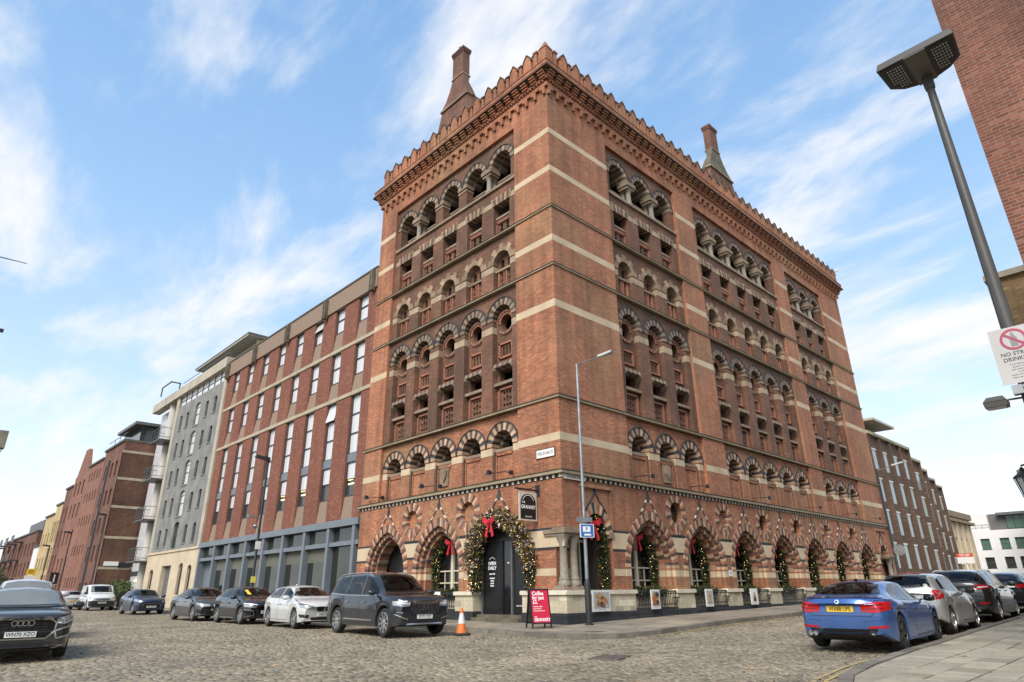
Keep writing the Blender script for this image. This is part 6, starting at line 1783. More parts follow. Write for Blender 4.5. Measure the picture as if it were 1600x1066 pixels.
# --- white van and the white hatchback behind it
P_ = paint('van_white_paint', (.66,.66,.65), .0, .3)
VAN = dict(wb=2.79, W=1.85, r=.325, sill=.2, tr=.84, paint=P_, spokes=6, clad=1, rimmat=M['alloy'],
    top=[(-2.2,1.6),(-2.17,1.72),(-2.08,1.80),(-1.5,1.83),(.2,1.84),(.5,1.79),(.85,1.55),(1.25,1.26),(1.42,1.20),(1.85,1.11),(2.06,.99),(2.15,.88),(2.2,.78)],
    belt=[(-2.2,1.1),(0,1.06),(1.2,1.05),(1.8,.97),(2.2,.72)])
loc, rz = place((-4.15, 43.2), (-4.1, 46.0))
c = Car('parked_van', 'small white panel van with black bumper parked in front of the dark brick end wall', VAN, loc, rz, GL, 'van')
c.side('side_window', M['carglass'], [(1.10,1.12),(.70,1.45),(.40,1.66),(.10,1.70),(.08,1.13)])
c.end('windscreen', M['screen'], 1, [(-.72,1.26),(.72,1.26),(.64,1.72),(-.64,1.72)], False)
c.end('bumper', M['trim'], 1, [(-.85,.66),(.85,.66),(.84,.30),(-.84,.30)], False, .012); c.end('headlight', M['head'], 1, [(.48,.86),(.84,.96),(.84,.82),(.54,.78)]); c.bar('grille_trim', M['chrome'], 1, [(-.5,.84),(.5,.84)], .03, False)
c.end('grille', M['trim'], 1, [(-.46,.82),(.46,.82),(.44,.72),(-.44,.72)], False); c.plate(1, .54, 'WR22 JKX', M['plateW']); c.mirrors(1.0, 1.22, M['trim'])
c.seams([[(1.25,1.1),(1.2,.4)], [(.04,1.7),(.02,.3)], [(-1.2,1.7),(-1.2,.4)], [(.02,.3),(1.0,.3)]]); c.handles((.2,), 1.0, M['trim'])
P_ = paint('pale_silver_paint', (.55,.55,.54), .2, .3)
loc, rz = place((-5.35, 50.6), (-5.2, 47.9))
c = Car('parked_car', 'pale hatchback half hidden behind the left side of the white van', hatch(P_, 1.75), loc, rz, GL)
hatch_common(c, P_); c.end('tail_light', M['tail'], -1, [(.56,.98),(.82,1.0),(.82,.78),(.62,.8)]); c.plate(-1, .62, 'EK15 NDY', M['plateY'])

# --- close grey crossover at the left edge, and the silver car behind it
P_ = paint('crossover_grey_paint', (.03,.03,.03), .25, .3)
CSUV = dict(wb=2.6, W=1.79, r=.335, sill=.2, tr=.66, paint=P_, spokes=5, clad=1, gap=.06,
    top=[(-2.06,.85),(-2.02,1.0),(-1.92,1.1),(-1.6,1.36),(-1.35,1.45),(-.6,1.50),(-.1,1.505),(.3,1.46),(.65,1.28),(1.05,1.08),(1.2,1.04),(1.7,1.0),(1.98,.96),(2.11,.91),(2.13,.85)],
    belt=[(-2.06,.8),(-1.8,1.0),(-1,1.0),(0,.97),(1,.94),(1.6,.91),(1.98,.87),(2.13,.78)])
loc, rz = place((-14.42, 2.35), (-14.12, 4.93))
c = Car('parked_car', 'dark grey crossover with a four-ring badge at the left edge', CSUV, loc, rz, None)
c.root.scale.z = .93
c.side('side_window', M['carglass'], [(.88,1.04),(.55,1.25),(.25,1.38),(-.02,1.41),(-.04,1.045)], [(-.12,1.05),(-.10,1.415),(-.8,1.39),(-1.25,1.26),(-1.45,1.10)])
M['hazyscreen'] = glass('hazy_windscreen', (.16,.165,.155), .06, 0)  # opaque glass; the pale haze over the screen is put into its colour
c.end('windscreen', M['hazyscreen'], 1, [(-.70,1.10),(-.4,1.085),(.4,1.085),(.70,1.10),(.58,1.39),(.3,1.44),(-.3,1.44),(-.58,1.39)], False)
c.bar('wiper', M['trim'], 1, [(-.62,1.105),(.05,1.10)], .018, False); c.bar('wiper', M['trim'], 1, [(-.02,1.10),(.6,1.11)], .018, False); c.bar('scuttle', M['trim'], 1, [(-.72,1.085),(-.4,1.07),(.4,1.07),(.72,1.085)], .03, False)
c.end('grille', M['gloss'], 1, [(-.44,.84),(.44,.84),(.55,.74),(.54,.58),(.42,.45),(-.42,.45),(-.54,.58),(-.55,.74)], False)
for z in (.79,.73,.67,.61): 
    for x in range(7): c.bar('grille_bar', M['trim'], 1, [(-.45+x*.13,z),(-.36+x*.13,z)], .02, False, .02)
c.bar('grille_frame', M['chrome'], 1, [(-.45,.85),(.45,.85),(.565,.745),(.555,.58),(.43,.44),(-.43,.44),(-.555,.58),(-.565,.745),(-.45,.85)], .028, False, .024)
for i in range(4):
    o = c.disc('badge_ring', M['chrome'], 'x', 1, -.135+i*.09, .755, .06, .04, r0=.046)
c.end('headlight', M['head'], 1, [(.56,.83),(.72,.88),(.87,.92),(.87,.78),(.66,.72),(.57,.74)]); c.bar('day_light', M['lampwhite'], 1, [(.58,.75),(.70,.735),(.86,.80)], .022, off=.014)
c.end('bumper_vent', M['trim'], 1, [(.58,.60),(.80,.66),(.82,.50),(.62,.44)]); c.bar('vent_frame', M['alloy'], 1, [(.80,.67),(.56,.58),(.61,.43),(.83,.49),(.81,.67)], .03, off=.016)
c.end('lower_grille', M['trim'], 1, [(-.55,.36),(.55,.36),(.50,.26),(-.50,.26)], False); c.bar('bumper_edge', M['alloy'], 1, [(-.75,.30),(-.5,.23),(.5,.23),(.75,.30)], .03, False)
c.plate(1, .53, 'WN70 XZO', M['plateW'])
c.seams([[(1.02,1.02),(1.0,.6),(.85,.3)], [(-.08,1.03),(-.08,.3)], [(2.0,.86),(1.15,1.03)]]); c.mirrors(.80, 1.1, P_); c.handles((.15, -.85), .86, P_)
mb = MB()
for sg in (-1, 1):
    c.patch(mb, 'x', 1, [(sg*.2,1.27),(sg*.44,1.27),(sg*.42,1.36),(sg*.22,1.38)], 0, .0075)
mb.build('seat_silhouette', M['hazyscreen'], c.root, local=True)  # seat silhouettes drawn onto the opaque windscreen as thin patches
P_ = paint('silver_white_paint', (.60,.60,.59), .3, .3)
C2 = dict(CSUV); C2.update(paint=P_)
loc, rz = place((-13.55, 8.9), (-13.3, 11.5))
c = Car('parked_car', 'silver-white estate with pale roof just behind the dark grey crossover', C2, loc, rz, None)
c.root.scale.z = 1.09
c.side('side_window', M['carglass'], [(.88,1.04),(.55,1.25),(.25,1.38),(-.02,1.41),(-.04,1.045)], [(-.12,1.05),(-.10,1.415),(-.8,1.39),(-1.25,1.26),(-1.45,1.10)])
c.end('windscreen', M['hazyscreen'], 1, [(-.70,1.10),(-.4,1.085),(.4,1.085),(.70,1.10),(.58,1.39),(.3,1.44),(-.3,1.44),(-.58,1.39)], False)
c.end('grille', M['trim'], 1, [(-.44,.8),(.44,.8),(.40,.5),(-.40,.5)], False); c.end('headlight', M['head'], 1, [(.56,.83),(.87,.92),(.87,.78),(.6,.72)]); c.mirrors(.80, 1.1, P_)

# --- right-hand row: blue coupe
P_ = paint('metallic_blue_paint', (.045,.12,.33), .4, .26)
CP = dict(wb=2.81, W=1.825, r=.335, rim=.74, sill=.17, tr=.62, br=.24, paint=P_, spokes=5, dbl=True, rimmat=M['alloyD'],
    top=[(-2.43,.90),(-2.41,.985),(-2.34,1.02),(-2.1,1.025),(-1.85,1.05),(-1.45,1.19),(-.95,1.33),(-.4,1.37),(-.05,1.36),(.3,1.29),(.65,1.13),(1.0,.98),(1.2,.93),(1.7,.86),(2.05,.76),(2.16,.67),(2.19,.58)],
    belt=[(-2.43,.82),(-2.0,.95),(-1.2,.93),(0,.88),(1,.84),(1.6,.78),(2.0,.68),(2.19,.54)])
loc, rz = from_side((1.52, -10.28), (-1.29, -10.4), 1.825)
c = Car('parked_car', 'metallic blue two-door coupe, nearest car in the right-hand row', CP, loc, rz, GRR)
c.side('side_window', M['carglass'], [(.88,.92),(.52,1.12),(.2,1.25),(-.1,1.29),(-.28,1.29),(-.36,.93)], [(-.44,.935),(-.36,1.29),(-.75,1.27),(-1.15,1.14),(-1.42,1.0),(-1.2,.96)])
c.end('windscreen', M['screen'], 1, [(-.70,1.02),(.70,1.02),(.50,1.27),(-.50,1.27)], False)
c.end('rear_window', M['carglass'], -1, [(-.66,1.075),(-.35,1.065),(.35,1.065),(.66,1.075),(.52,1.26),(.3,1.305),(-.3,1.305),(-.52,1.26)], False)
M['tail2'] = NT('tail_light_dark_red', Roughness=.15).mat; M['tail2'].node_tree.nodes['Principled BSDF'].inputs['Base Color'].default_value = (.12,.006,.008,1)
c.end('tail_light', M['tail'], -1, [(.40,.88),(.60,.92),(.86,.93),(.87,.78),(.70,.72),(.40,.74)])
for zz in (.79, .86): c.bar('tail_light_bar', M['tail2'], -1, [(.42,zz),(.80,zz+.015)], .014, off=.014)
c.bar('boot_seam', M['trim'], -1, [(-.64,.73),(-.58,.66),(.58,.66),(.64,.73)], .012, False, .004); c.bar('boot_edge', P_, -1, [(-.75,1.005),(0,1.015),(.75,1.005)], .03, False, .02)
c.plate(-1, .79, 'WX68 UPE', M['plateY'])
c.disc('badge', M['lampwhite'], 'x', -1, 0, .925, .042); c.disc('badge_centre', bpy.data.materials['badge_blue'], 'x', -1, 0, .925, .026, .02)
p, n = c.hit('x', -1, -.56, .905)
mb = MB(); text_mb(mb, '435i', .07, lambda a, b, d: (p.x - .012 - d*.4, -.52 - a, .905 + b), bold=.003); mb.build('model_lettering', M['chrome'], c.root, local=True)
c.end('diffuser', M['gloss'], -1, [(-.66,.42),(.66,.42),(.58,.30),(-.58,.30)], False); c.end('reflector', M['tail'], -1, [(.48,.47),(.82,.49),(.82,.445),(.48,.43)], off=.012)
c.bar('bumper_crease', M['trim'], -1, [(.40,.56),(.86,.60)], .008, off=.003)
for yy in (.50, .60):
    mb = MB(); mb.lathe([(.045,0),(.045,-.12),(.034,-.12),(.034,-.02)], (c.xr+.09, yy, .33), 14, 0, axis='x'); mb.build('exhaust_pipe', M['chrome'], c.root, smooth=40, local=True)
c.seams([[(1.0,.9),(.98,.55),(.85,.26)], [(-.40,.92),(-.5,.5),(-.42,.26)], [(-.42,.26),(.85,.26)], [(-1.95,.97),(-2.2,.95)]])
c.bar('character_line', M['trim'], 1, [(-2.0,.80),(1.2,.72)], .007, axis='y', off=.002)
c.handles((-.22,), .78, P_); c.mirrors(.74, .97, M['gloss']); c.disc('roof_aerial', M['gloss'], 'z', 1, -.9, 0, .04, .05)

P_ = paint('silver_paint_car', (.50,.49,.46), .55, .32)
loc, rz = from_side((5.86, -10.15), (3.40, -10.18), 1.66)
c = Car('parked_car', 'small silver three-door hatchback with round rear lights, behind the blue coupe', hatch(P_, 1.66, wb=2.46, r=.30, spokes=6, dbl=False,
    top=[(-1.98,.95),(-1.95,1.03),(-1.88,1.09),(-1.72,1.30),(-1.5,1.42),(-1.1,1.455),(-.4,1.465),(.05,1.43),(.42,1.27),(.85,1.03),(1.0,.985),(1.5,.9),(1.8,.78),(1.92,.66),(1.95,.6)],
    belt=[(-1.98,.88),(-1.7,.97),(-1,.95),(0,.91),(.8,.88),(1.4,.81),(1.8,.69),(1.95,.56)]), loc, rz, GRR)
c.side('side_window', M['carglass'], [(.72,.96),(.40,1.17),(.12,1.33),(-.2,1.37),(-.3,.98)], [(-.38,.985),(-.30,1.37),(-.9,1.36),(-1.3,1.27),(-1.42,1.06)])
c.end('rear_window', M['carglass'], -1, [(-.60,1.08),(.60,1.08),(.52,1.38),(-.52,1.38)], False); c.end('windscreen', M['screen'], 1, [(-.64,1.06),(.64,1.06),(.5,1.36),(-.5,1.36)], False)
c.bar('high_brake_light', M['tail'], -1, [(-.3,1.425),(.3,1.425)], .03, False); c.bar('rear_wiper', M['trim'], -1, [(-.02,1.09),(-.35,1.14)], .02, False, .02)
c.end('tail_light', M['tail'], -1, [(.54,.98),(.66,1.03),(.77,.98),(.78,.82),(.62,.78),(.54,.86)])
for k in (-1, 1): c.disc('lamp_ring', M['alloy'], 'x', -1, k*.66, .91, .07, .02); c.disc('round_lamp', M['tail'], 'x', -1, k*.66, .91, .055, .026)
c.plate(-1, .72, 'VO07 KHE', M['plateY']); c.seams([[(.85,.94),(.8,.28)], [(-.35,.95),(-.4,.28)], [(-.4,.28),(.8,.28)]]); c.handles((-.15,), .82, P_); c.mirrors(.62, 1.0, M['trim'])
c.bar('rubbing_strip', P_, 1, [(-.85,.55),(.8,.53)], .04, axis='y', off=.012); c.bar('bumper_strip', M['trim'], -1, [(-.6,.5),(.6,.5)], .03, False)

P_ = paint('green_grey_paint', (.040,.043,.042), .55, .3)
loc, rz = from_side((11.5, -10.12), (8.66, -10.19), 1.85)
EST = dict(wb=2.85, W=1.85, r=.33, sill=.19, tr=.68, paint=P_, spokes=7,
    top=[(-2.5,1.0),(-2.47,1.08),(-2.38,1.15),(-2.15,1.36),(-1.95,1.46),(-1.2,1.51),(-.2,1.52),(.3,1.46),(.7,1.26),(1.15,1.05),(1.3,1.01),(1.9,.92),(2.25,.80),(2.35,.69),(2.375,.6)],
    belt=[(-2.5,.93),(-2.2,1.02),(-1,1.0),(0,.95),(1,.91),(1.8,.84),(2.25,.7),(2.375,.56)])
c = Car('parked_car', 'dark grey estate car with pale roof and roof rails, behind the small silver hatchback', EST, loc, rz, GRR)
c.side('side_window', M['carglass'], [(.95,1.0),(.6,1.22),(.3,1.37),(.0,1.41),(-.02,1.01)], [(-.09,1.015),(-.07,1.415),(-.95,1.41),(-1.05,1.03)], [(-1.12,1.03),(-1.02,1.41),(-1.7,1.37),(-2.02,1.22),(-2.1,1.1)])
c.end('rear_window', M['carglass'], -1, [(-.68,1.14),(.68,1.14),(.58,1.42),(-.58,1.42)], False); c.end('windscreen', M['screen'], 1, [(-.68,1.08),(.68,1.08),(.56,1.4),(-.56,1.4)], False)
c.end('tail_light', M['tail'], -1, [(.46,1.0),(.66,1.04),(.88,1.05),(.88,.94),(.62,.90)]); c.bar('lamp_strip', M['lampwhite'], -1, [(.6,.965),(.84,.98)], .03, off=.014)
c.plate(-1, .80, 'WF16 LNO', M['plateY']); c.end('diffuser', M['trim'], -1, [(-.74,.42),(.74,.42),(.68,.32),(-.68,.32)], False); c.bar('rear_wiper', M['trim'], -1, [(0,1.15),(-.4,1.19)], .02, False, .02); c.end('reflector', M['tail'], -1, [(.56,.53),(.82,.55),(.82,.50),(.56,.48)], off=.012)
mb = MB()
for yy in (-.56, .56): mb.lathe([(.05,0),(.05,-.1),(.038,-.1),(.038,-.02)], (c.xr+.1, yy, .33), 14, 0, axis='x')
mb.build('exhaust_pipes', M['chrome'], c.root, smooth=40, local=True)
c.seams([[(1.1,.98),(1.0,.3)], [(-.05,1.0),(-.06,.3)], [(-1.05,1.02),(-.95,.5)], [(-.9,.3),(1.0,.3)]]); c.handles((.2, -.85), .86, P_); c.mirrors(.85, 1.06, P_); c.rails(.2, -1.9, M['chrome'], .045)
mb = MB(); pts = [(.15,-.5),(.15,.5),(-1.85,.5),(-1.85,-.5)]; 
for k in range(1): c.patch(mb, 'z', 1, pts, 0, .005)
mb.build('roof_panel', paint('pale_roof_paint', (.5,.5,.5), .2, .25), c.root, smooth=50, local=True)

P_ = paint('dark_saloon_paint', (.016,.017,.019), .4, .28)
loc, rz = from_side((17.3, -10.1), (14.6, -10.16), 1.8)
c = Car('parked_car', 'black hatchback ahead of the dark grey estate at the right edge', hatch(P_, 1.8, wb=2.7), loc, rz, GRR)
hatch_common(c, P_); c.end('tail_light', M['tail'], -1, [(.5,.95),(.82,.97),(.82,.84),(.56,.82)]); c.plate(-1, .66, 'AK64 WBR', M['plateY'])
P_ = paint('far_silver_paint', (.4,.4,.4), .4, .3)
loc, rz = from_side((23, -10.1), (20.4, -10.16), 1.75)
c = Car('parked_car', 'silver hatchback farthest along the right-hand row', hatch(P_, 1.75, wb=2.6), loc, rz, GRR)
hatch_common(c, P_); c.plate(-1, .66, 'MT11 ZSD', M['plateY'])

for c in Car.fleet: fit_out(c)
# ================================================================ STREET FURNITURE, SIGNS, PLANTS
M['orange'] = plain('cone_orange', (.72,.17,.03), .55, var=.18, scale=12)
M['reflect'] = plain('reflective_white', (.62,.62,.60), .4, var=.08)
M['rubber'] = plain('black_rubber', (.03,.03,.03), .85, var=.25, scale=8)
M['signred'] = plain('board_red', (.55,.012,.045), .45, var=.05)
M['signblack'] = plain('sign_black', (.012,.012,.013), .4, var=.1)
M['signcream'] = plain('sign_cream', (.62,.55,.44), .5, var=.06)
M['galv'] = plain('galvanised_steel', (.33,.34,.34), .45, .7, var=.25, scale=3)
M['post'] = plain('black_painted_steel', (.022,.022,.023), .45, var=.25, scale=4)
M['greypost'] = plain('grey_painted_steel', (.065,.06,.052), .5, var=.2, scale=5)
M['blue'] = plain('sign_blue', (.02,.13,.42), .4, var=.04)
M['yellowsign'] = plain('yellow_board', (.75,.47,.02), .5, var=.05)
M['letterblack'] = plain('black_lettering', (.015,.015,.015), .5)

# traffic cone
x, y = -3.95, .64; z = ground_z(x, y)
cone = thing('traffic_cone', 'orange and white traffic cone on a black base by the dark grey estate car', 'traffic cone', (x, y, z))
P = MB(); P.lathe([(.26,0),(.27,.02),(.27,.05),(.25,.065),(.15,.07)], (x, y, z), 8); P.build('base', M['rubber'], cone, smooth=30)
P = MB(); P.lathe([(.155,.07),(.15,.1),(.108,.32)], (x, y, z), 24, caps=False); P.lathe([(.056,.60),(.036,.71),(.03,.755),(.022,.755),(.02,.70)], (x, y, z), 24, caps=False); P.build('body', M['orange'], cone, smooth=40)
P = MB(); P.lathe([(.108,.32),(.112,.322),(.060,.60),(.056,.602)], (x, y, z), 24, caps=False); P.build('reflective_sleeve', M['reflect'], cone, smooth=40)

# pavement A-board
x, y = -1.66, -.32; z = ground_z(x, y) + .125
rz = R(-22)
ab = thing('pavement_board', 'red A-frame pavement board advertising coffee in white lettering, beside the doorway', 'sign board', (x, y, z), rz)
def aframe(sg):
    def T(a, d, h):       # a across, d out from the panel, h up the panel
        k = .24*(1-h/1.12); return (a, sg*(-.02-k) - d*sg, h)
    return T
for sg, m_ in ((1, M['signred']), (-1, M['greypost'])):
    P = MB(aframe(sg))
    for a in (-.33, .29): P.box((a, -.02, 0), (a+.04, .02, 1.12))
    P.box((-.33, -.02, 1.08), (.33, .02, 1.12)); P.box((-.33, -.02, .12), (.33, .02, .16)); P.build('frame', M['signblack'], ab, local=True)
    P = MB(aframe(sg)); P.box((-.29, -.01, .16), (.29, .012, 1.08)); o = P.build('panel', m_, ab, local=True)
    if sg == 1:
        P = MB(); T = aframe(1)
        for s, px, pz, sz in (('Coffee', -.24, .98, .155), ('for just', -.24, .855, .145), ('£2.', -.24, .735, .145), ('Takeaway coffee', -.24, .61, .05), ('at the counter', -.24, .55, .05), ('every single morning', -.24, .49, .05), ('THE', -.23, .315, .05), ('GRANARY', -.24, .235, .125)):
            text_mb(P, s, sz, lambda a, b, d, px=px, pz=pz: T(px+a, .012+d*.4, pz+b), align='LEFT', bold=.004 if sz > .1 else .001, xs=.92)
        q = P.build('lettering', M['ink']); q.parent = o
P = MB(); P.box((-.31, -.15, .45), (-.29, .15, .48)); P.box((.29, -.15, .45), (.31, .15, .48)); P.build('stay', M['signblack'], ab, local=True)

# hanging pub-style sign
hs = thing('hanging_sign', 'black and cream arched sign reading THE GRANARY hanging from an iron bracket', 'sign', (0, 1.2, 4.6))
P = MB(); P.box((-1.14, 1.17, 4.58), (.02, 1.23, 4.64)); P.box((-.03, 1.1, 4.42), (.0, 1.3, 4.82)); P.tube([(-.05, 1.2, 4.78), (-.5, 1.2, 4.62)], .015, 6); P.build('bracket', M['iron'], hs)
P = MB(); P.box((-.97, 1.18, 3.52), (-.09, 1.22, 4.52)); P.build('board', M['signcream'], hs)
P = MB(lambda u, w, z: (u, w, z)); P.prism([(-.91, 3.58), (-.15, 3.58), (-.15, 4.14)] + [(-.53 + .38*math.cos(PI*i/10), 4.14 + .32*math.sin(PI*i/10)) for i in range(1, 10)] + [(-.91, 4.14)], 1.172, 1.18); o = P.build('arched_panel', M['signblack'], hs)
P = MB(); tx = lambda cx, cz: (lambda a, b, d: (cx+a, 1.172-d, cz+b))
text_mb(P, 'THE', .09, tx(-.78, 4.15), bold=.003); text_mb(P, 'GRANARY', .17, tx(-.53, 3.99), bold=.006, xs=.92); text_mb(P, 'BAR & CAFE', .06, tx(-.53, 3.66), bold=.002)
for i in range(10):
    t0, t1 = PI*(.12+.76*i/10), PI*(.12+.76*(i+.9)/10); ring(P, -.53, 4.12, .28, .305, 1, 1.168, 1.172, [0], t0, t1)
q = P.build('lettering', M['ink']); q.parent = o

# street names
wn_ = thing('street_name_sign', 'white street name plate WELSH BACK on the left face of the corner', 'sign', (-.02, .7, 5.9))
P = MB(); P.box((-.05, .27, 5.78), (-.004, 1.17, 6.07)); P.build('plate', M['white'], wn_); P = MB(); P.box((-.045, .25, 5.76), (-.006, .27, 6.09)); P.box((-.045, 1.17, 5.76), (-.006, 1.19, 6.09)); P.box((-.045, .25, 6.07), (-.006, 1.19, 6.09)); P.build('frame', M['signblack'], wn_)
P = MB(); text_mb(P, 'WELSH BACK', .175, lambda a, b, d: (-.05-d, .72-a, 5.925+b), bold=.0, xs=.76); P.build('lettering', M['letterblack'], wn_)
lk_ = thing('street_name_sign', 'long cream street name plate LITTLE KING STREET on the right face of the corner', 'sign', (.6, 0, 5))
P = MB(); P.box((.05, -.075, 4.92), (1.22, -.052, 5.09)); P.build('plate', M['signcream'], lk_); P = MB(); text_mb(P, 'LITTLE KING STREET', .115, lambda a, b, d: (.635+a, -.075-d, 5.005+b), bold=.003, xs=.80); P.build('lettering', M['letterblack'], lk_)

# food poster boards on the railings
M['poster'] = plain('poster_white', (.72,.70,.66), .5, var=.05)
fcol = [plain('food_'+n, c, .6, var=.3, scale=20) for n, c in (('brown', (.24,.10,.035)), ('tan', (.45,.26,.10)), ('dark', (.03,.025,.02)), ('orange', (.45,.14,.03)), ('grey', (.40,.40,.38)), ('blue', (.12,.2,.4)))]
def poster(x0, x1, label, kind):
    o = thing('poster_board', label, 'poster', ((x0+x1)/2, -.2, .5), 0, 'poster boards along the plinth')
    P = MB(); P.box((x0, -.24, .52), (x1, -.205, 1.2)); P.build('board', M['poster'], o)
    P = MB(); P.box((x0+.06, -.246, .62), (x1-.06, -.24, 1.14)); q = P.build('picture', fcol[4] if kind != 2 else M['white'], o)
    P = MB(); w = x1-x0
    if kind == 0:
        for i in range(22):
            cx, cz, r_ = x0+w*rng.uniform(.22, .78), rng.uniform(.70, 1.06), rng.uniform(.05, .11)
            P.prism([(cx + r_*math.cos(2*PI*k/9)*rng.uniform(.8, 1.1), cz + r_*.8*math.sin(2*PI*k/9)) for k in range(9)], -.25-i*.0006, -.246, rng.randrange(4))
    elif kind == 1:
        cx = (x0+x1)/2
        P.prism([(cx-.06, .68), (cx+.06, .68), (cx+.09, .95), (cx+.03, 1.0), (cx+.03, 1.08), (cx-.03, 1.08), (cx-.03, 1.0), (cx-.09, .95)], -.25, -.246, 1); P.box((cx-.15, -.249, .66), (cx+.15, -.246, .7), 5)
    else:
        cx = (x0+x1)/2
        P.prism([(cx-.14, .66), (cx+.14, .66), (cx+.1, .9), (cx-.1, .9)], -.25, -.246, 2); P.prism([(cx + .07*math.cos(2*PI*k/10), .97 + .08*math.sin(2*PI*k/10)) for k in range(10)], -.252, -.247, 1); P.box((cx-.05, -.253, .78), (cx+.05, -.25, .9), 3)
    c = P.build('print', fcol); c.parent = q
    P = MB(); text_mb(P, 'BRUNCH  LUNCH  DINNER', .03, lambda a, b, d: ((x0+x1)/2+a*w, -.24-d, .575+b)); P.build('lettering', M['letterblack'], o)
poster(1.08, 2.03, 'large white food poster with plates of food on the plinth beside the lamp post', 0)
poster(4.5, 5.06, 'narrow white food poster on the railing under the first right-hand arch', 0)
poster(8.38, 8.94, 'narrow white poster of a drink on the railing under the second arch', 1)
poster(12.24, 12.9, 'narrow white poster of a dark figure on the railing under the third arch', 2)
nb = MB(); nb.box((-.15, 6.7, .9), (-.12, 7.25, 1.21)); tag(nb.build('notice', M['white']), 'small white notice tied to the left-front railing behind the dark estate car', 'notice')
nb = MB(); nb.box((10.95, -.03, 1.73), (11.22, -.008, 1.98)); nb.box((11.0, -.034, 1.83), (11.17, -.03, 1.9), 1); tag(nb.build('wall_plate', [M['white'], M['galv']]), 'small square white wall plate on the pier between the second and third right-hand arches', 'sign')

# corner street lamp with parking plate
x, y = .26, -.72; z = ground_z(x, y) + .1
la = thing('street_lamp', 'tall slim grey street lamp on the pavement in front of the warehouse corner', 'street lamp', (x, y, z))
P = MB(); P.lathe([(.14,-.05),(.14,.05),(.105,.07),(.10,1.25),(.085,1.32),(.062,1.42)], (x, y, z), 14); P.build('base_column', M['post'], la, smooth=40)
P = MB(); P.tube([(x, y, z+1.3), (x+.02, y, 5.2), (x+.03, y, 9.1)], (.062, .055, .042), 12); P.build('pole', M['galv'], la, smooth=40)
P = MB(); P.tube([(x+.03, y+.03, 9.08), (x+.03, y-.9, 9.1), (x+.03, y-1.1, 9.12)], .024, 8); P.build('arm', M['galv'], la, smooth=40)
P = MB(); P.T = lambda a, b, c: (x+.03+a, y-1.05-b, 9.1+c)
P.hexa([(-.06,0,0),(.06,0,0),(.11,.62,.0),(-.11,.62,.0),(-.05,0,.08),(.05,0,.08),(.08,.68,.09),(-.08,.68,.09)]); P.build('lamp_head', plain('pale_lamp_head', (.5,.5,.48), .4), la)
P = MB(); P.T = lambda a, b, c: (x+.03+a, y-1.05-b, 9.1+c); P.box((-.07, .12, -.02), (.07, .55, .002)); P.build('lens', M['lamp_lens'], la)
sg_ = thing('parking_plate', 'blue and white parking plate strapped to the corner street lamp', 'sign', (x, y-.1, 3.1), R(-24))
P = MB(); P.box((-.26, -.03, -.24), (.26, 0, .2)); P.build('plate', M['white'], sg_, local=True); P = MB(); P.box((-.23, -.034, -.22), (.23, -.03, .18)); P.build('blue_panel', M['blue'], sg_, local=True)
P = MB(); P.box((-.16, -.037, -.06), (.12, -.034, .12)); P.build('white_panel', M['white'], sg_, local=True)
P = MB(); text_mb(P, 'P', .16, lambda a, b, d: (-.02+a, -.037-d, .03+b), bold=.004); P.build('lettering', M['blue'], sg_, local=True)
P = MB(); P.prism([(.0,-.02),(.09,-.02),(.05,.04)], -.038, -.034) if False else P.box((-.12, -.037, -.18), (.14, -.034, -.12)); P.build('text_strip', M['white'], sg_, local=True)
P = MB(); P.box((-.38, -.06, .26), (.2, -.02, .42)); P.build('side_plate', M['galv'], sg_, local=True)

# tall black lamp on the left street, and its fellows farther on
def black_lamp(x, y, h, label, signs=True):
    z = ground_z(x, y) + .1
    o = thing('street_lamp', label, 'street lamp', (x, y, z), 0, 'black street lamps along the left pavement')
    P = MB(); P.lathe([(.13,-.05),(.13,.1),(.1,.14),(.095,1.5),(.07,1.6),(.055,h-.1),(.05,h)], (x, y, z), 12); P.build('pole', M['post'], o, smooth=40)
    P = MB(); P.hexa([(x-.75,y-.13,z+h+.1),(x+.08,y-.13,z+h-.05),(x+.08,y+.13,z+h-.05),(x-.75,y+.13,z+h+.1),(x-.7,y-.1,z+h+.22),(x+.05,y-.1,z+h+.16),(x+.05,y+.1,z+h+.16),(x-.7,y+.1,z+h+.22)]); P.build('lamp_head', M['post'], o)
    if signs:
        P = MB(); P.box((x-.14, y-.12, z+3.2), (x+.14, y-.09, z+3.6)); P.build('white_plate', M['white'], o)
        P = MB(); P.box((x-.14, y-.12, z+1.55), (x+.12, y-.09, z+1.85)); P.build('yellow_plate', plain('pale_yellow_plate', (.72,.62,.12), .5), o)
        P = MB(); P.tube([(x, y, z+4.75), (x-.55, y-.1, z+4.85)], .025, 6); P.box((x-.75, y-.2, z+4.78), (x-.5, y, z+4.92)); P.lathe([(.001,-.14),(.1,-.08),(.13,0),(.1,.06),(.02,.09)], (x-.3, y-.15, z+4.35), 10); P.build('camera_unit', M['galv'], o, smooth=40)
black_lamp(-2.62, 19.45, 7.9, 'tall black street lamp with small plates and camera in front of the office shopfront')
black_lamp(-2.7, 54.6, 7.8, 'black street lamp in front of the dark brick warehouse', False)
black_lamp(-2.7, 68.6, 7.1, 'black street lamp in front of the pinkish brick block', False)
black_lamp(-2.7, 79.8, 6.3, 'farthest black street lamp, by the narrow dark red house', False)

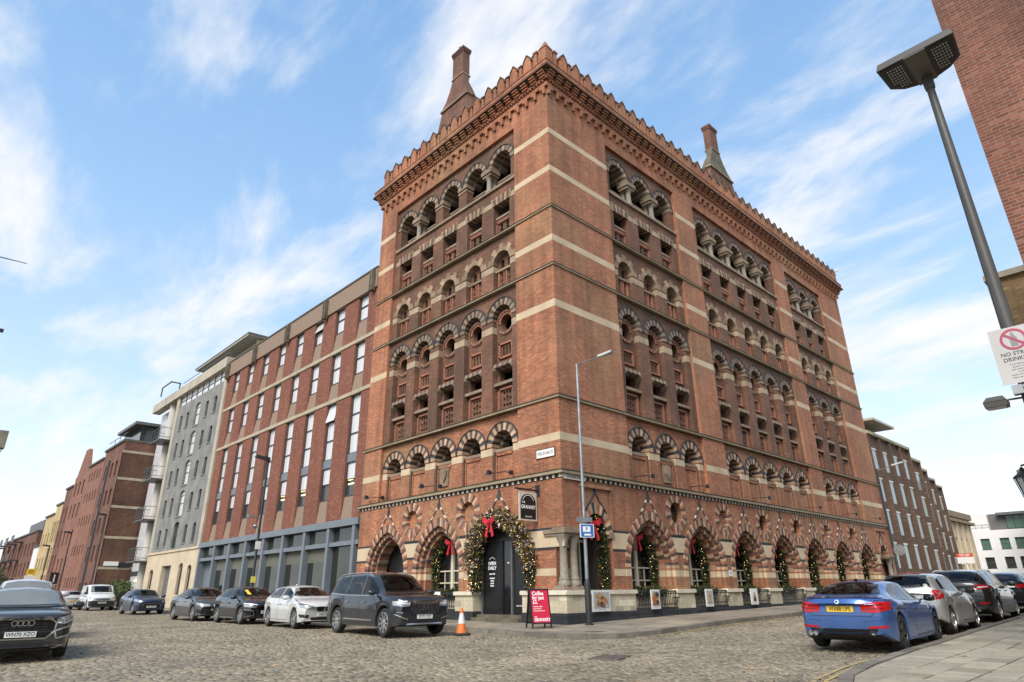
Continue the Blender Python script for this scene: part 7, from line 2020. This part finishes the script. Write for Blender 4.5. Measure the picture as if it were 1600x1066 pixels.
# signs far along the left street
fs = thing('site_board', 'yellow site board above a white one, far along the left street', 'sign board', (-3.2, 82.5, .3))
P = MB(); P.box((-3.95, 82.5, 3.6), (-3.0, 82.56, 4.3)); P.build('yellow_panel', M['yellowsign'], fs); P = MB(); P.box((-4.05, 82.5, 3.1), (-2.95, 82.55, 3.55)); P.build('white_panel', M['white'], fs)
P = MB(); P.box((-3.9, 82.56, .2), (-3.82, 82.62, 4.3)); P.box((-3.1, 82.56, .2), (-3.02, 82.62, 4.3)); P.build('post', M['galv'], fs)
P = MB()
for i in range(3): P.box((-3.75, 82.495, 3.8+i*.14), (-3.2, 82.5, 3.85+i*.14))
P.build('lettering', M['letterblack'], fs)
bs = thing('banner_sign', 'black projecting banner with white script on the gabled brick warehouse', 'sign', (-2.3, 73, 3))
P = MB(); P.box((-3.0, 73, 2.45), (-2.2, 73.06, 3.65)); P.build('board', M['signblack'], bs); P = MB(); P.box((-2.25, 73.02, 3.4), (-2.0, 73.05, 3.45)); P.build('bracket', M['iron'], bs)
P = MB(); text_mb(P, 'harbour', .24, lambda a, b, d: (-2.6 - b, 73-d, 3.05 + a), bold=.01); P.build('lettering', M['ink'], bs)

# near LED street lamp
x, y = -9.94, -14.52; z = ground_z(x, y) + .08
nl = thing('street_lamp', 'close dark grey street lamp with wide twin-panel LED head at the right', 'street lamp', (x, y, z))
P = MB(); P.lathe([(.09,-.05),(.09,1.2),(.075,1.3),(.058,3.2),(.036,6.35)], (x, y, z), 16); P.build('pole', M['greypost'], nl, smooth=40)
P = MB(); P.lathe([(.045,6.26),(.05,6.3),(.05,6.42),(.04,6.46)], (x, y, z), 14); P.build('collar', M['greypost'], nl, smooth=40)
zz = z + 6.43
tilt = lambda a, b, c: (x + .05 - b*1.0, y + a, zz + c + b*.10)
out = [(-.36, .47), (.36, .47), (.335, .12), (.22, .02), (.07, -.03), (-.07, -.03), (-.22, .02), (-.335, .12)]
P = MB(); n = len(out)
P.add([tilt(a, b, 0) for a, b in out] + [tilt(a*.94, b*.94+.012, .09) for a, b in out], [tuple(range(n)), tuple(range(2*n-1, n-1, -1))] + [(i, (i+1) % n, (i+1) % n+n, i+n) for i in range(n)]); P.build('lamp_head', M['greypost'], nl)
P = MB(); P.add([tilt(a, b, c) for c in (-.012, 0) for a, b in ((-.1,.465),(.1,.465),(.085,-.025),(-.085,-.025))], [(0,1,2,3),(4,5,6,7),(0,1,5,4),(1,2,6,5),(2,3,7,6),(3,0,4,7)]); P.build('centre_panel', plain('warm_grey_panel', (.15,.14,.125), .5), nl)
for s_ in (-1, 1):
    P = MB(); q4 = [(s_*.125,.445),(s_*.335,.445),(s_*.305,.14),(s_*.215,.05),(s_*.115,.0)]
    P.add([tilt(a, b, c) for c in (-.006, .0) for a, b in q4], [(0,1,2,3,4),(5,6,7,8,9)] + [(i, (i+1) % 5, (i+1) % 5+5, i+5) for i in range(5)]); o = P.build('led_panel', M['signblack'], nl)
    P = MB()
    for i in range(7):
        for j in range(8):
            a, b = s_*(.145 + i*.026), .09 + j*.043
            if abs(a) > .30 - (.47-b)*.06 or (b < .15 and abs(a) > .24): continue
            P.box((0,0,0), (0,0,0)) if False else P.add([tilt(a+da, b+db, -.0085) for da, db in ((-.008,-.011),(.008,-.011),(.008,.011),(-.008,.011))] + [tilt(a+da*.6, b+db*.6, -.013) for da, db in ((-.008,-.011),(.008,-.011),(.008,.011),(-.008,.011))], [(4,5,6,7),(0,1,5,4),(1,2,6,5),(2,3,7,6),(3,0,4,7)])
    q = P.build('led_lenses', M['lamp_lens']); q.parent = o
ns = thing('no_drinking_sign', 'white notice with red no-bottle symbol reading NO STREET DRINKING on the near lamp post', 'sign', (x-.09, y, 3.1))
xs_ = x - .11
P = MB(); P.box((xs_, y-.2, 2.85), (xs_+.004, y+.15, 3.36)); P.build('plate', plain('sign_plate_white', (.50,.47,.44), .5, var=.06), ns)
P = MB(); TXs = lambda u, w, z_: (xs_ - w, y-.02-u, z_)
P.T = TXs; ring(P, 0, 3.245, .078, .098, 28, 0, .003, [0], 0, 2*PI); P.hexa([(-.065,0,3.29),(.055,0,3.185),(.068,0,3.2),(-.052,0,3.305),(-.065,.004,3.29),(.055,.004,3.185),(.068,.004,3.2),(-.052,.004,3.305)]); P.T = None; P.build('prohibition_ring', plain('sign_pink_red', (.42,.06,.11), .5), ns)
P = MB(TXs); P.prism([(-.025, 3.18), (.025, 3.18), (.028, 3.26), (.01, 3.285), (.01, 3.31), (-.01, 3.31), (-.01, 3.285), (-.028, 3.26)], 0, .002); P.build('bottle_symbol', plain('sign_grey', (.25,.25,.25), .5), ns)
P = MB(); tt = lambda zc: (lambda a, b, d: (xs_-d*.4, y-.02-a, zc+b))
text_mb(P, 'NO STREET', .048, tt(3.115), bold=.0005); text_mb(P, 'DRINKING', .048, tt(3.065), bold=.0005)
for i, s in enumerate(('It is an offence to drink', 'alcohol in this area', 'when asked to stop by', 'an officer', 'Penalty up to 500 pounds', 'Please use public houses')): text_mb(P, s, .017, tt(3.02-i*.024))
P.build('lettering', plain('sign_ink', (.06,.055,.06), .5), ns)
P = MB(); P.tube([(x-.1, y, 2.82), (x+.02, y, 2.82)], .02, 6); P.box((x-.1, y+.02, 2.76), (x-.02, y+.1, 2.84)); P.build('clamp', M['galv'], ns)
fl_ = thing('floodlight', 'small grey floodlight on a short arm below the no-drinking notice', 'floodlight', (x, y, 2.75))
P = MB(); P.tube([(x, y, 2.74), (x-.04, y+.16, 2.735)], .009, 8); P.build('arm', M['greypost'], fl_)
P = MB(); P.T = lambda a, b, c: (x-.06+a, y+.24+b, 2.72+c)
P.hexa([(-.07,-.08,-.045),(.06,-.08,-.045),(.06,.085,-.045),(-.07,.085,-.045),(-.075,-.085,.0),(.065,-.085,.0),(.065,.09,.0),(-.075,.09,.0)]); P.hexa([(-.075,-.085,.004),(.065,-.085,.004),(.065,.09,.004),(-.075,.09,.004),(-.04,-.06,.05),(.04,-.06,.05),(.04,.06,.05),(-.04,.06,.05)]); P.build('housing', plain('olive_grey_housing', (.07,.066,.054), .5), fl_)
P = MB(); P.T = lambda a, b, c: (x-.06+a, y+.24+b, 2.72+c); P.box((-.055, -.065, -.052), (.045, .07, -.045)); P.build('lens', M['lamp_lens'], fl_)

# lamp and round sign by the far end of the warehouse
x, y = 24.1, -3.0; z = ground_z(x, y)+.1
fl2 = thing('street_lamp', 'thin street lamp with a round sign in front of the far end of the warehouse', 'street lamp', (x, y, z))
P = MB(); P.lathe([(.1,-.05),(.1,1.2),(.06,1.3),(.045,7.55-z)], (x, y, z), 10); P.build('pole', M['post'], fl2, smooth=40)
P = MB(); P.tube([(x, y, 7.5), (x, y-.9, 7.72)], .022, 6); P.build('arm', M['galv'], fl2); P = MB(); P.hexa([(x-.07,y-.85,7.68),(x+.07,y-.85,7.68),(x+.1,y-1.45,7.78),(x-.1,y-1.45,7.78),(x-.05,y-.85,7.76),(x+.05,y-.85,7.76),(x+.07,y-1.5,7.86),(x-.07,y-1.5,7.86)]); P.build('lamp_head', plain('white_lamp_head', (.55,.55,.53), .4), fl2)
P = MB(); P.lathe([(.001,0),(.30,0),(.30,.03),(.001,.03)], (x-.08, y-.28, 3.1), 20, 0, axis='x'); P.build('round_sign', M['galv'], fl2, smooth=40)
es = thing('agent_board', 'red-topped white agent board on a post above the parked cars', 'sign board', (39.5, -3.1, .5))
P = MB(); P.box((39.4, -3.4, 2.7), (39.46, -2.4, 3.12)); P.build('white_panel', M['white'], es); P = MB(); P.box((39.4, -3.4, 3.12), (39.46, -2.4, 3.38)); P.build('red_panel', plain('agent_red', (.60,.08,.03), .5), es)
P = MB(); P.box((39.46, -2.95, .4), (39.54, -2.87, 3.38)); P.build('post', M['white'], es); P = MB(); text_mb(P, 'TO LET', .2, lambda a, b, d: (39.4-d, -2.9-a, 3.25+b), bold=.006); P.build('lettering', M['ink'], es)

# lantern on the right-hand wall and the mossy stone building at the edge of view
ln = thing('wall_lantern', 'black hanging lantern on a wall bracket at the right edge', 'lantern', (5.4, -12.2, 4.2))
P = MB(); P.tube([(5.3, -12.9, 4.3), (5.4, -12.5, 4.35), (5.4, -12.22, 4.28)], .025, 8); P.build('bracket', M['iron'], ln, smooth=40)
P = MB(); P.lathe([(.02,.95),(.06,.9),(.05,.84),(.24,.70),(.26,.66),(.14,.66)], (5.4, -12.22, 3.3), 8); P.lathe([(.10,.0),(.13,.06),(.13,.1)], (5.4, -12.22, 3.3), 8)
for k in range(8):
    a = 2*PI*k/8; P.tube([(5.4+.12*math.cos(a), -12.22+.12*math.sin(a), 3.38), (5.4+.24*math.cos(a), -12.22+.24*math.sin(a), 3.98)], .012, 4)
P.build('cage', M['iron'], ln); P = MB(); P.lathe([(.10,.09),(.215,.66)], (5.4, -12.22, 3.3), 8); P.build('pane', M['lamp_lens'], ln)
sb = thing('stone_corner_building', 'mossy-topped stone building at the far right edge beyond the cars', 'building', (100, -5, .8))
P = MB(); P.box((95, -14, 0), (108, .2, 15.2)); P.build('wall', M['bath'], sb); P = MB(); P.prism([(94.6, 15.2), (108, 15.2), (108, 16.2), (95.2, 16.2)], -14, .6); P.build('cornice', mossy('mossy_cornice', (.30,.26,.16), (.07,.08,.03), .1), sb)

# gantry head and mast just poking in at the left edge
gt = thing('quay_gantry', 'weathered grey steel gantry head poking in at the left edge', 'gantry', (-15.5, 22.1, .1))
P = MB(); P.box((-15.7, 21.9, 0), (-15.3, 22.3, 8.5)); P.build('post', M['greypost'], gt); P = MB(); P.box((-15.9, 21.85, 7.6), (-14.02, 22.35, 8.4)); P.build('beam', plain('mouldy_concrete', (.24,.22,.16), .9, var=.35, scale=2.5), gt)
P = MB(); P.hexa([(-15.3,21.95,5.6),(-15.3,22.25,5.6),(-15.3,22.25,6.1),(-15.3,21.95,6.1),(-14.15,21.95,7.3),(-14.15,22.25,7.3),(-14.05,22.25,7.6),(-14.05,21.95,7.6)]); P.build('brace', M['galv'], gt)
mt = thing('boat_mast', 'dark boat mast and spar whose tip shows at the left edge of the sky', 'mast', (-18.5, 24.8, 0))
P = MB(); P.tube([(-18.5, 24.8, -.5), (-18.5, 24.8, 20)], (.12, .07), 10); P.build('pole', M['post'], mt); P = MB(); P.tube([(-18.5, 24.8, 17.95), (-15.1, 24.72, 18.0)], (.05, .02), 8); P.build('spar', M['post'], mt)
P = MB(); P.tube([(-18.5, 24.8, 14), (-15.3, 24.72, 14.0)], .03, 6); P.box((-15.45, 24.65, 13.93), (-15.2, 24.8, 14.1)); P.build('cross_tree', M['post'], mt)

# gull on the far parapet
gl = thing('seagull', 'grey and white gull perched on the far right end of the parapet', 'bird', (33.6, -.3, 24.75))
bmk = bpy.data.meshes.new('gull_body'); 
V_ = [(.0,0,.30),(.16,0,.27),(.30,0,.34),(.37,0,.40),(-.2,0,.26),(-.4,0,.24),(.44,0,.39)]
bmk.from_pydata([(33.6-a*.2+0*b, -.3-a, 24.75+c) for a, b, c in V_], [(0,1),(1,2),(2,3),(0,4),(4,5),(3,6)], [])
go = bpy.data.objects.new('body', bmk); COL.objects.link(go); adopt(go, gl)
sk = go.modifiers.new('skin', 'SKIN'); bmk.skin_vertices or None
for i, r_ in enumerate((.11,.10,.06,.055,.08,.03,.012)): bmk.skin_vertices[0].data[i].radius = (r_*.8, r_) if bmk.skin_vertices else (.1,.1)
bmk.skin_vertices[0].data[0].use_root = True
ss = go.modifiers.new('sub', 'SUBSURF'); ss.levels = ss.render_levels = 2
bmk.materials.append(M['white'])
for sg in (-1, 1):
    P = MB(); P.hexa([(33.6+sg*.10,-.42,25.1),(33.6+sg*.12,-.1,25.06),(33.6+sg*.1,.25,25.0),(33.6+sg*.09,-.3,24.98),(33.6+sg*.06,-.4,25.13),(33.6+sg*.08,-.1,25.1),(33.6+sg*.05,.27,25.02),(33.6+sg*.06,-.3,25.02)]); P.build('wing', plain('gull_grey', (.25,.26,.28), .7), gl)
    P = MB(); P.tube([(33.6+sg*.04, -.28, 24.96), (33.6+sg*.04, -.28, 24.73)], .012, 5); P.build('leg', M['orange'], gl)

# planting by the glazed flats, and the tree at the end of the left street
M['hedge'] = plain('hedge_leaf', (.07,.10,.03), .7, var=.3, scale=4, isl=.5)
hd = thing('planter_hedge', 'row of leafy green planters outside the glass-fronted flats', 'plants', (-.9, 52.5, .2))
P = MB()
for k in range(26):
    yy = 49.4 + k*.27; leaves(P, [(-.9, yy, .7), (-.9+rng.uniform(-.1,.1), yy, rng.uniform(1.6, 2.4))], .3, 90, .22, [1])
P.build('foliage', M['hedge'], hd); P = MB(); P.box((-1.2, 49.2, .1), (-.6, 56.4, .75)); P.build('planter_box', M['sash'], hd)
cs = thing('pavement_board', 'black A-frame pavement board outside the glass-fronted flats', 'sign board', (-1.6, 47.3, .3))
for s_ in (-1, 1):
    P = MB(); P.hexa([(-2,47.3+s_*.3,.25),(-1.2,47.3+s_*.3,.25),(-1.2,47.3+s_*.34,.25),(-2,47.3+s_*.34,.25),(-2,47.3+s_*.02,1.5),(-1.2,47.3+s_*.02,1.5),(-1.2,47.3+s_*.06,1.5),(-2,47.3+s_*.06,1.5)]); P.build('panel', M['signblack'], cs)
tr_ = thing('street_tree', 'bushy green tree at the far left end of the street', 'tree', (-5.6, 94, .4))
P = MB(); P.tube([(-5.6,94,.2),(-5.55,94,1.6),(-5.7,94.1,2.8),(-6.0,94,4.2)], (.2,.16,.11,.04), 8)
for a, b, c in ((-6.9, 93.6, 3.9), (-4.8, 94.3, 3.9), (-5.9, 95.2, 4.1), (-5.2, 92.9, 3.6)): P.tube([(-5.65, 94.05, 2.3), (a, b, c)], (.08, .03), 6)
P.build('trunk', plain('bark', (.08,.06,.045), .95), tr_)
P = MB()
for k in range(34):
    d = Vector((rng.gauss(0,1), rng.gauss(0,1), rng.gauss(0,.8))).normalized()*rng.uniform(.5, 1.5)
    p = Vector((-5.7, 94, 3.5)) + Vector((d.x*1.0, d.y*1.0, d.z*.95)); leaves(P, [tuple(p), tuple(p+Vector((.01,0,.01)))], rng.uniform(.35,.6), 90, .16, [1])
P.build('crown', plain('tree_leaf', (.05,.075,.025), .75, var=.3, scale=2, isl=.5), tr_)
# ================================================================ SKY, SUN, CAMERA
SUN_EL, SUN_AZ = R(42), R(203)     # azimuth measured from +X towards +Y: behind the camera
sun = bpy.data.lights.new('sun', 'SUN'); so = bpy.data.objects.new('sun', sun); COL.objects.link(so)
sun.energy = 1.4; sun.angle = R(32); sun.color = (1.0, .94, .86)
sd = Vector((math.cos(SUN_EL)*math.cos(SUN_AZ), math.cos(SUN_EL)*math.sin(SUN_AZ), math.sin(SUN_EL)))
so.rotation_euler = sd.to_track_quat('Z', 'Y').to_euler()
so.location = (-20, -20, 40)
W = bpy.data.worlds.new('World'); SC.world = W; W.use_nodes = True
nt = W.node_tree; nn = nt.nodes; lk = nt.links
bg = nn['Background']
sky = nn.new('ShaderNodeTexSky'); sky.sky_type = 'NISHITA'; sky.sun_disc = False
sky.sun_elevation = SUN_EL; sky.sun_rotation = math.pi/2 - SUN_AZ; sky.air_density = 1.0; sky.dust_density = .6; sky.ozone_density = 1.6
def wn(t, ins, **pr):
    nd = nn.new('ShaderNode'+t)
    for k, v in pr.items(): setattr(nd, k, v)
    for k, v in ins.items():
        if isinstance(v, bpy.types.NodeSocket): lk.new(v, nd.inputs[k])
        else: nd.inputs[k].default_value = v
    return nd
tc = wn('TexCoord', {}).outputs['Generated']
sx = wn('SeparateXYZ', {0: tc})
zc = wn('Math', {0: sx.outputs[2], 1: .0}, operation='MAXIMUM').outputs[0]
den = wn('Math', {0: zc, 1: .22}, operation='ADD').outputs[0]
cx = wn('Math', {0: sx.outputs[0], 1: den}, operation='DIVIDE').outputs[0]
cy = wn('Math', {0: sx.outputs[1], 1: den}, operation='DIVIDE').outputs[0]
cv = wn('CombineXYZ', {0: cx, 1: cy, 2: 0.0}).outputs[0]
mp = wn('Mapping', {'Vector': cv, 'Rotation': (0, 0, 0), 'Scale': (2.0, .85, 1), 'Location': (20.6, 1.7, 0)}).outputs[0]
n1 = wn('TexNoise', {'Vector': mp, 'Scale': 1.75, 'Detail': 9.0, 'Roughness': .58, 'Distortion': .35}).outputs['Fac']
n2 = wn('TexNoise', {'Vector': mp, 'Scale': 4.6, 'Detail': 8.0, 'Roughness': .6, 'Distortion': .2}).outputs['Fac']
nm = wn('Math', {0: n2, 1: .28, 2: n1}, operation='MULTIPLY_ADD').outputs[0]
hz = wn('MapRange', {0: zc, 1: 0.0, 2: .75, 3: .10, 4: -.005}).outputs[0]
ns = wn('Math', {0: nm, 1: hz}, operation='ADD').outputs[0]
cl = wn('MapRange', {0: ns, 1: .585, 2: .88}, interpolation_type='SMOOTHSTEP').outputs[0]
mx = nn.new('ShaderNodeMix'); mx.data_type = 'RGBA'
lk.new(cl, mx.inputs[0]); 
rp = wn('ValToRGB', {0: zc}); cr = rp.color_ramp
cr.elements[0].position = 0; cr.elements[0].color = (2.1, 2.18, 2.28, 1); cr.elements[1].position = .85; cr.elements[1].color = (.42, .90, 1.66, 1)
for p, c in ((.14, (1.72, 1.96, 2.22, 1)), (.32, (1.14, 1.58, 2.1, 1)), (.52, (.76, 1.27, 1.93, 1))):
    e = cr.elements.new(p); e.color = c
mh = nn.new('ShaderNodeMix'); mh.data_type = 'RGBA'; mh.inputs[0].default_value = .82; lk.new(sky.outputs[0], mh.inputs[6]); lk.new(rp.outputs[0], mh.inputs[7])
lk.new(mh.outputs[2], mx.inputs[6]); mx.inputs[7].default_value = (2.2, 2.22, 2.27, 1)
lk.new(mx.outputs[2], bg.inputs['Color']); bg.inputs['Strength'].default_value = .15

cam = bpy.data.cameras.new('camera'); co = bpy.data.objects.new('camera', cam); COL.objects.link(co)
cam.sensor_width = 36; cam.lens = 36*985.847/1600; cam.clip_start = .1; cam.clip_end = 3000
yaw, pit, rol = R(46.35970076), R(21.62758453), R(-.64489351)
fw = Vector((math.cos(pit)*math.cos(yaw), math.cos(pit)*math.sin(yaw), math.sin(pit)))
ri = Vector((math.sin(yaw), -math.cos(yaw), 0)); up = ri.cross(fw)
r2 = ri*math.cos(rol) + up*math.sin(rol); u2 = -ri*math.sin(rol) + up*math.cos(rol)
co.matrix_world = Matrix((( r2.x, u2.x, -fw.x, CAM.x), (r2.y, u2.y, -fw.y, CAM.y), (r2.z, u2.z, -fw.z, CAM.z), (0, 0, 0, 1)))
SC.camera = co
SC.view_settings.view_transform = 'Standard'; SC.view_settings.look = 'None'; SC.view_settings.exposure = 1.6; SC.view_settings.gamma = 1
SC.cycles.use_denoising = True
SC.cycles.max_bounces = 6; SC.cycles.diffuse_bounces = 3; SC.cycles.glossy_bounces = 3; SC.cycles.caustics_reflective = False; SC.cycles.caustics_refractive = False
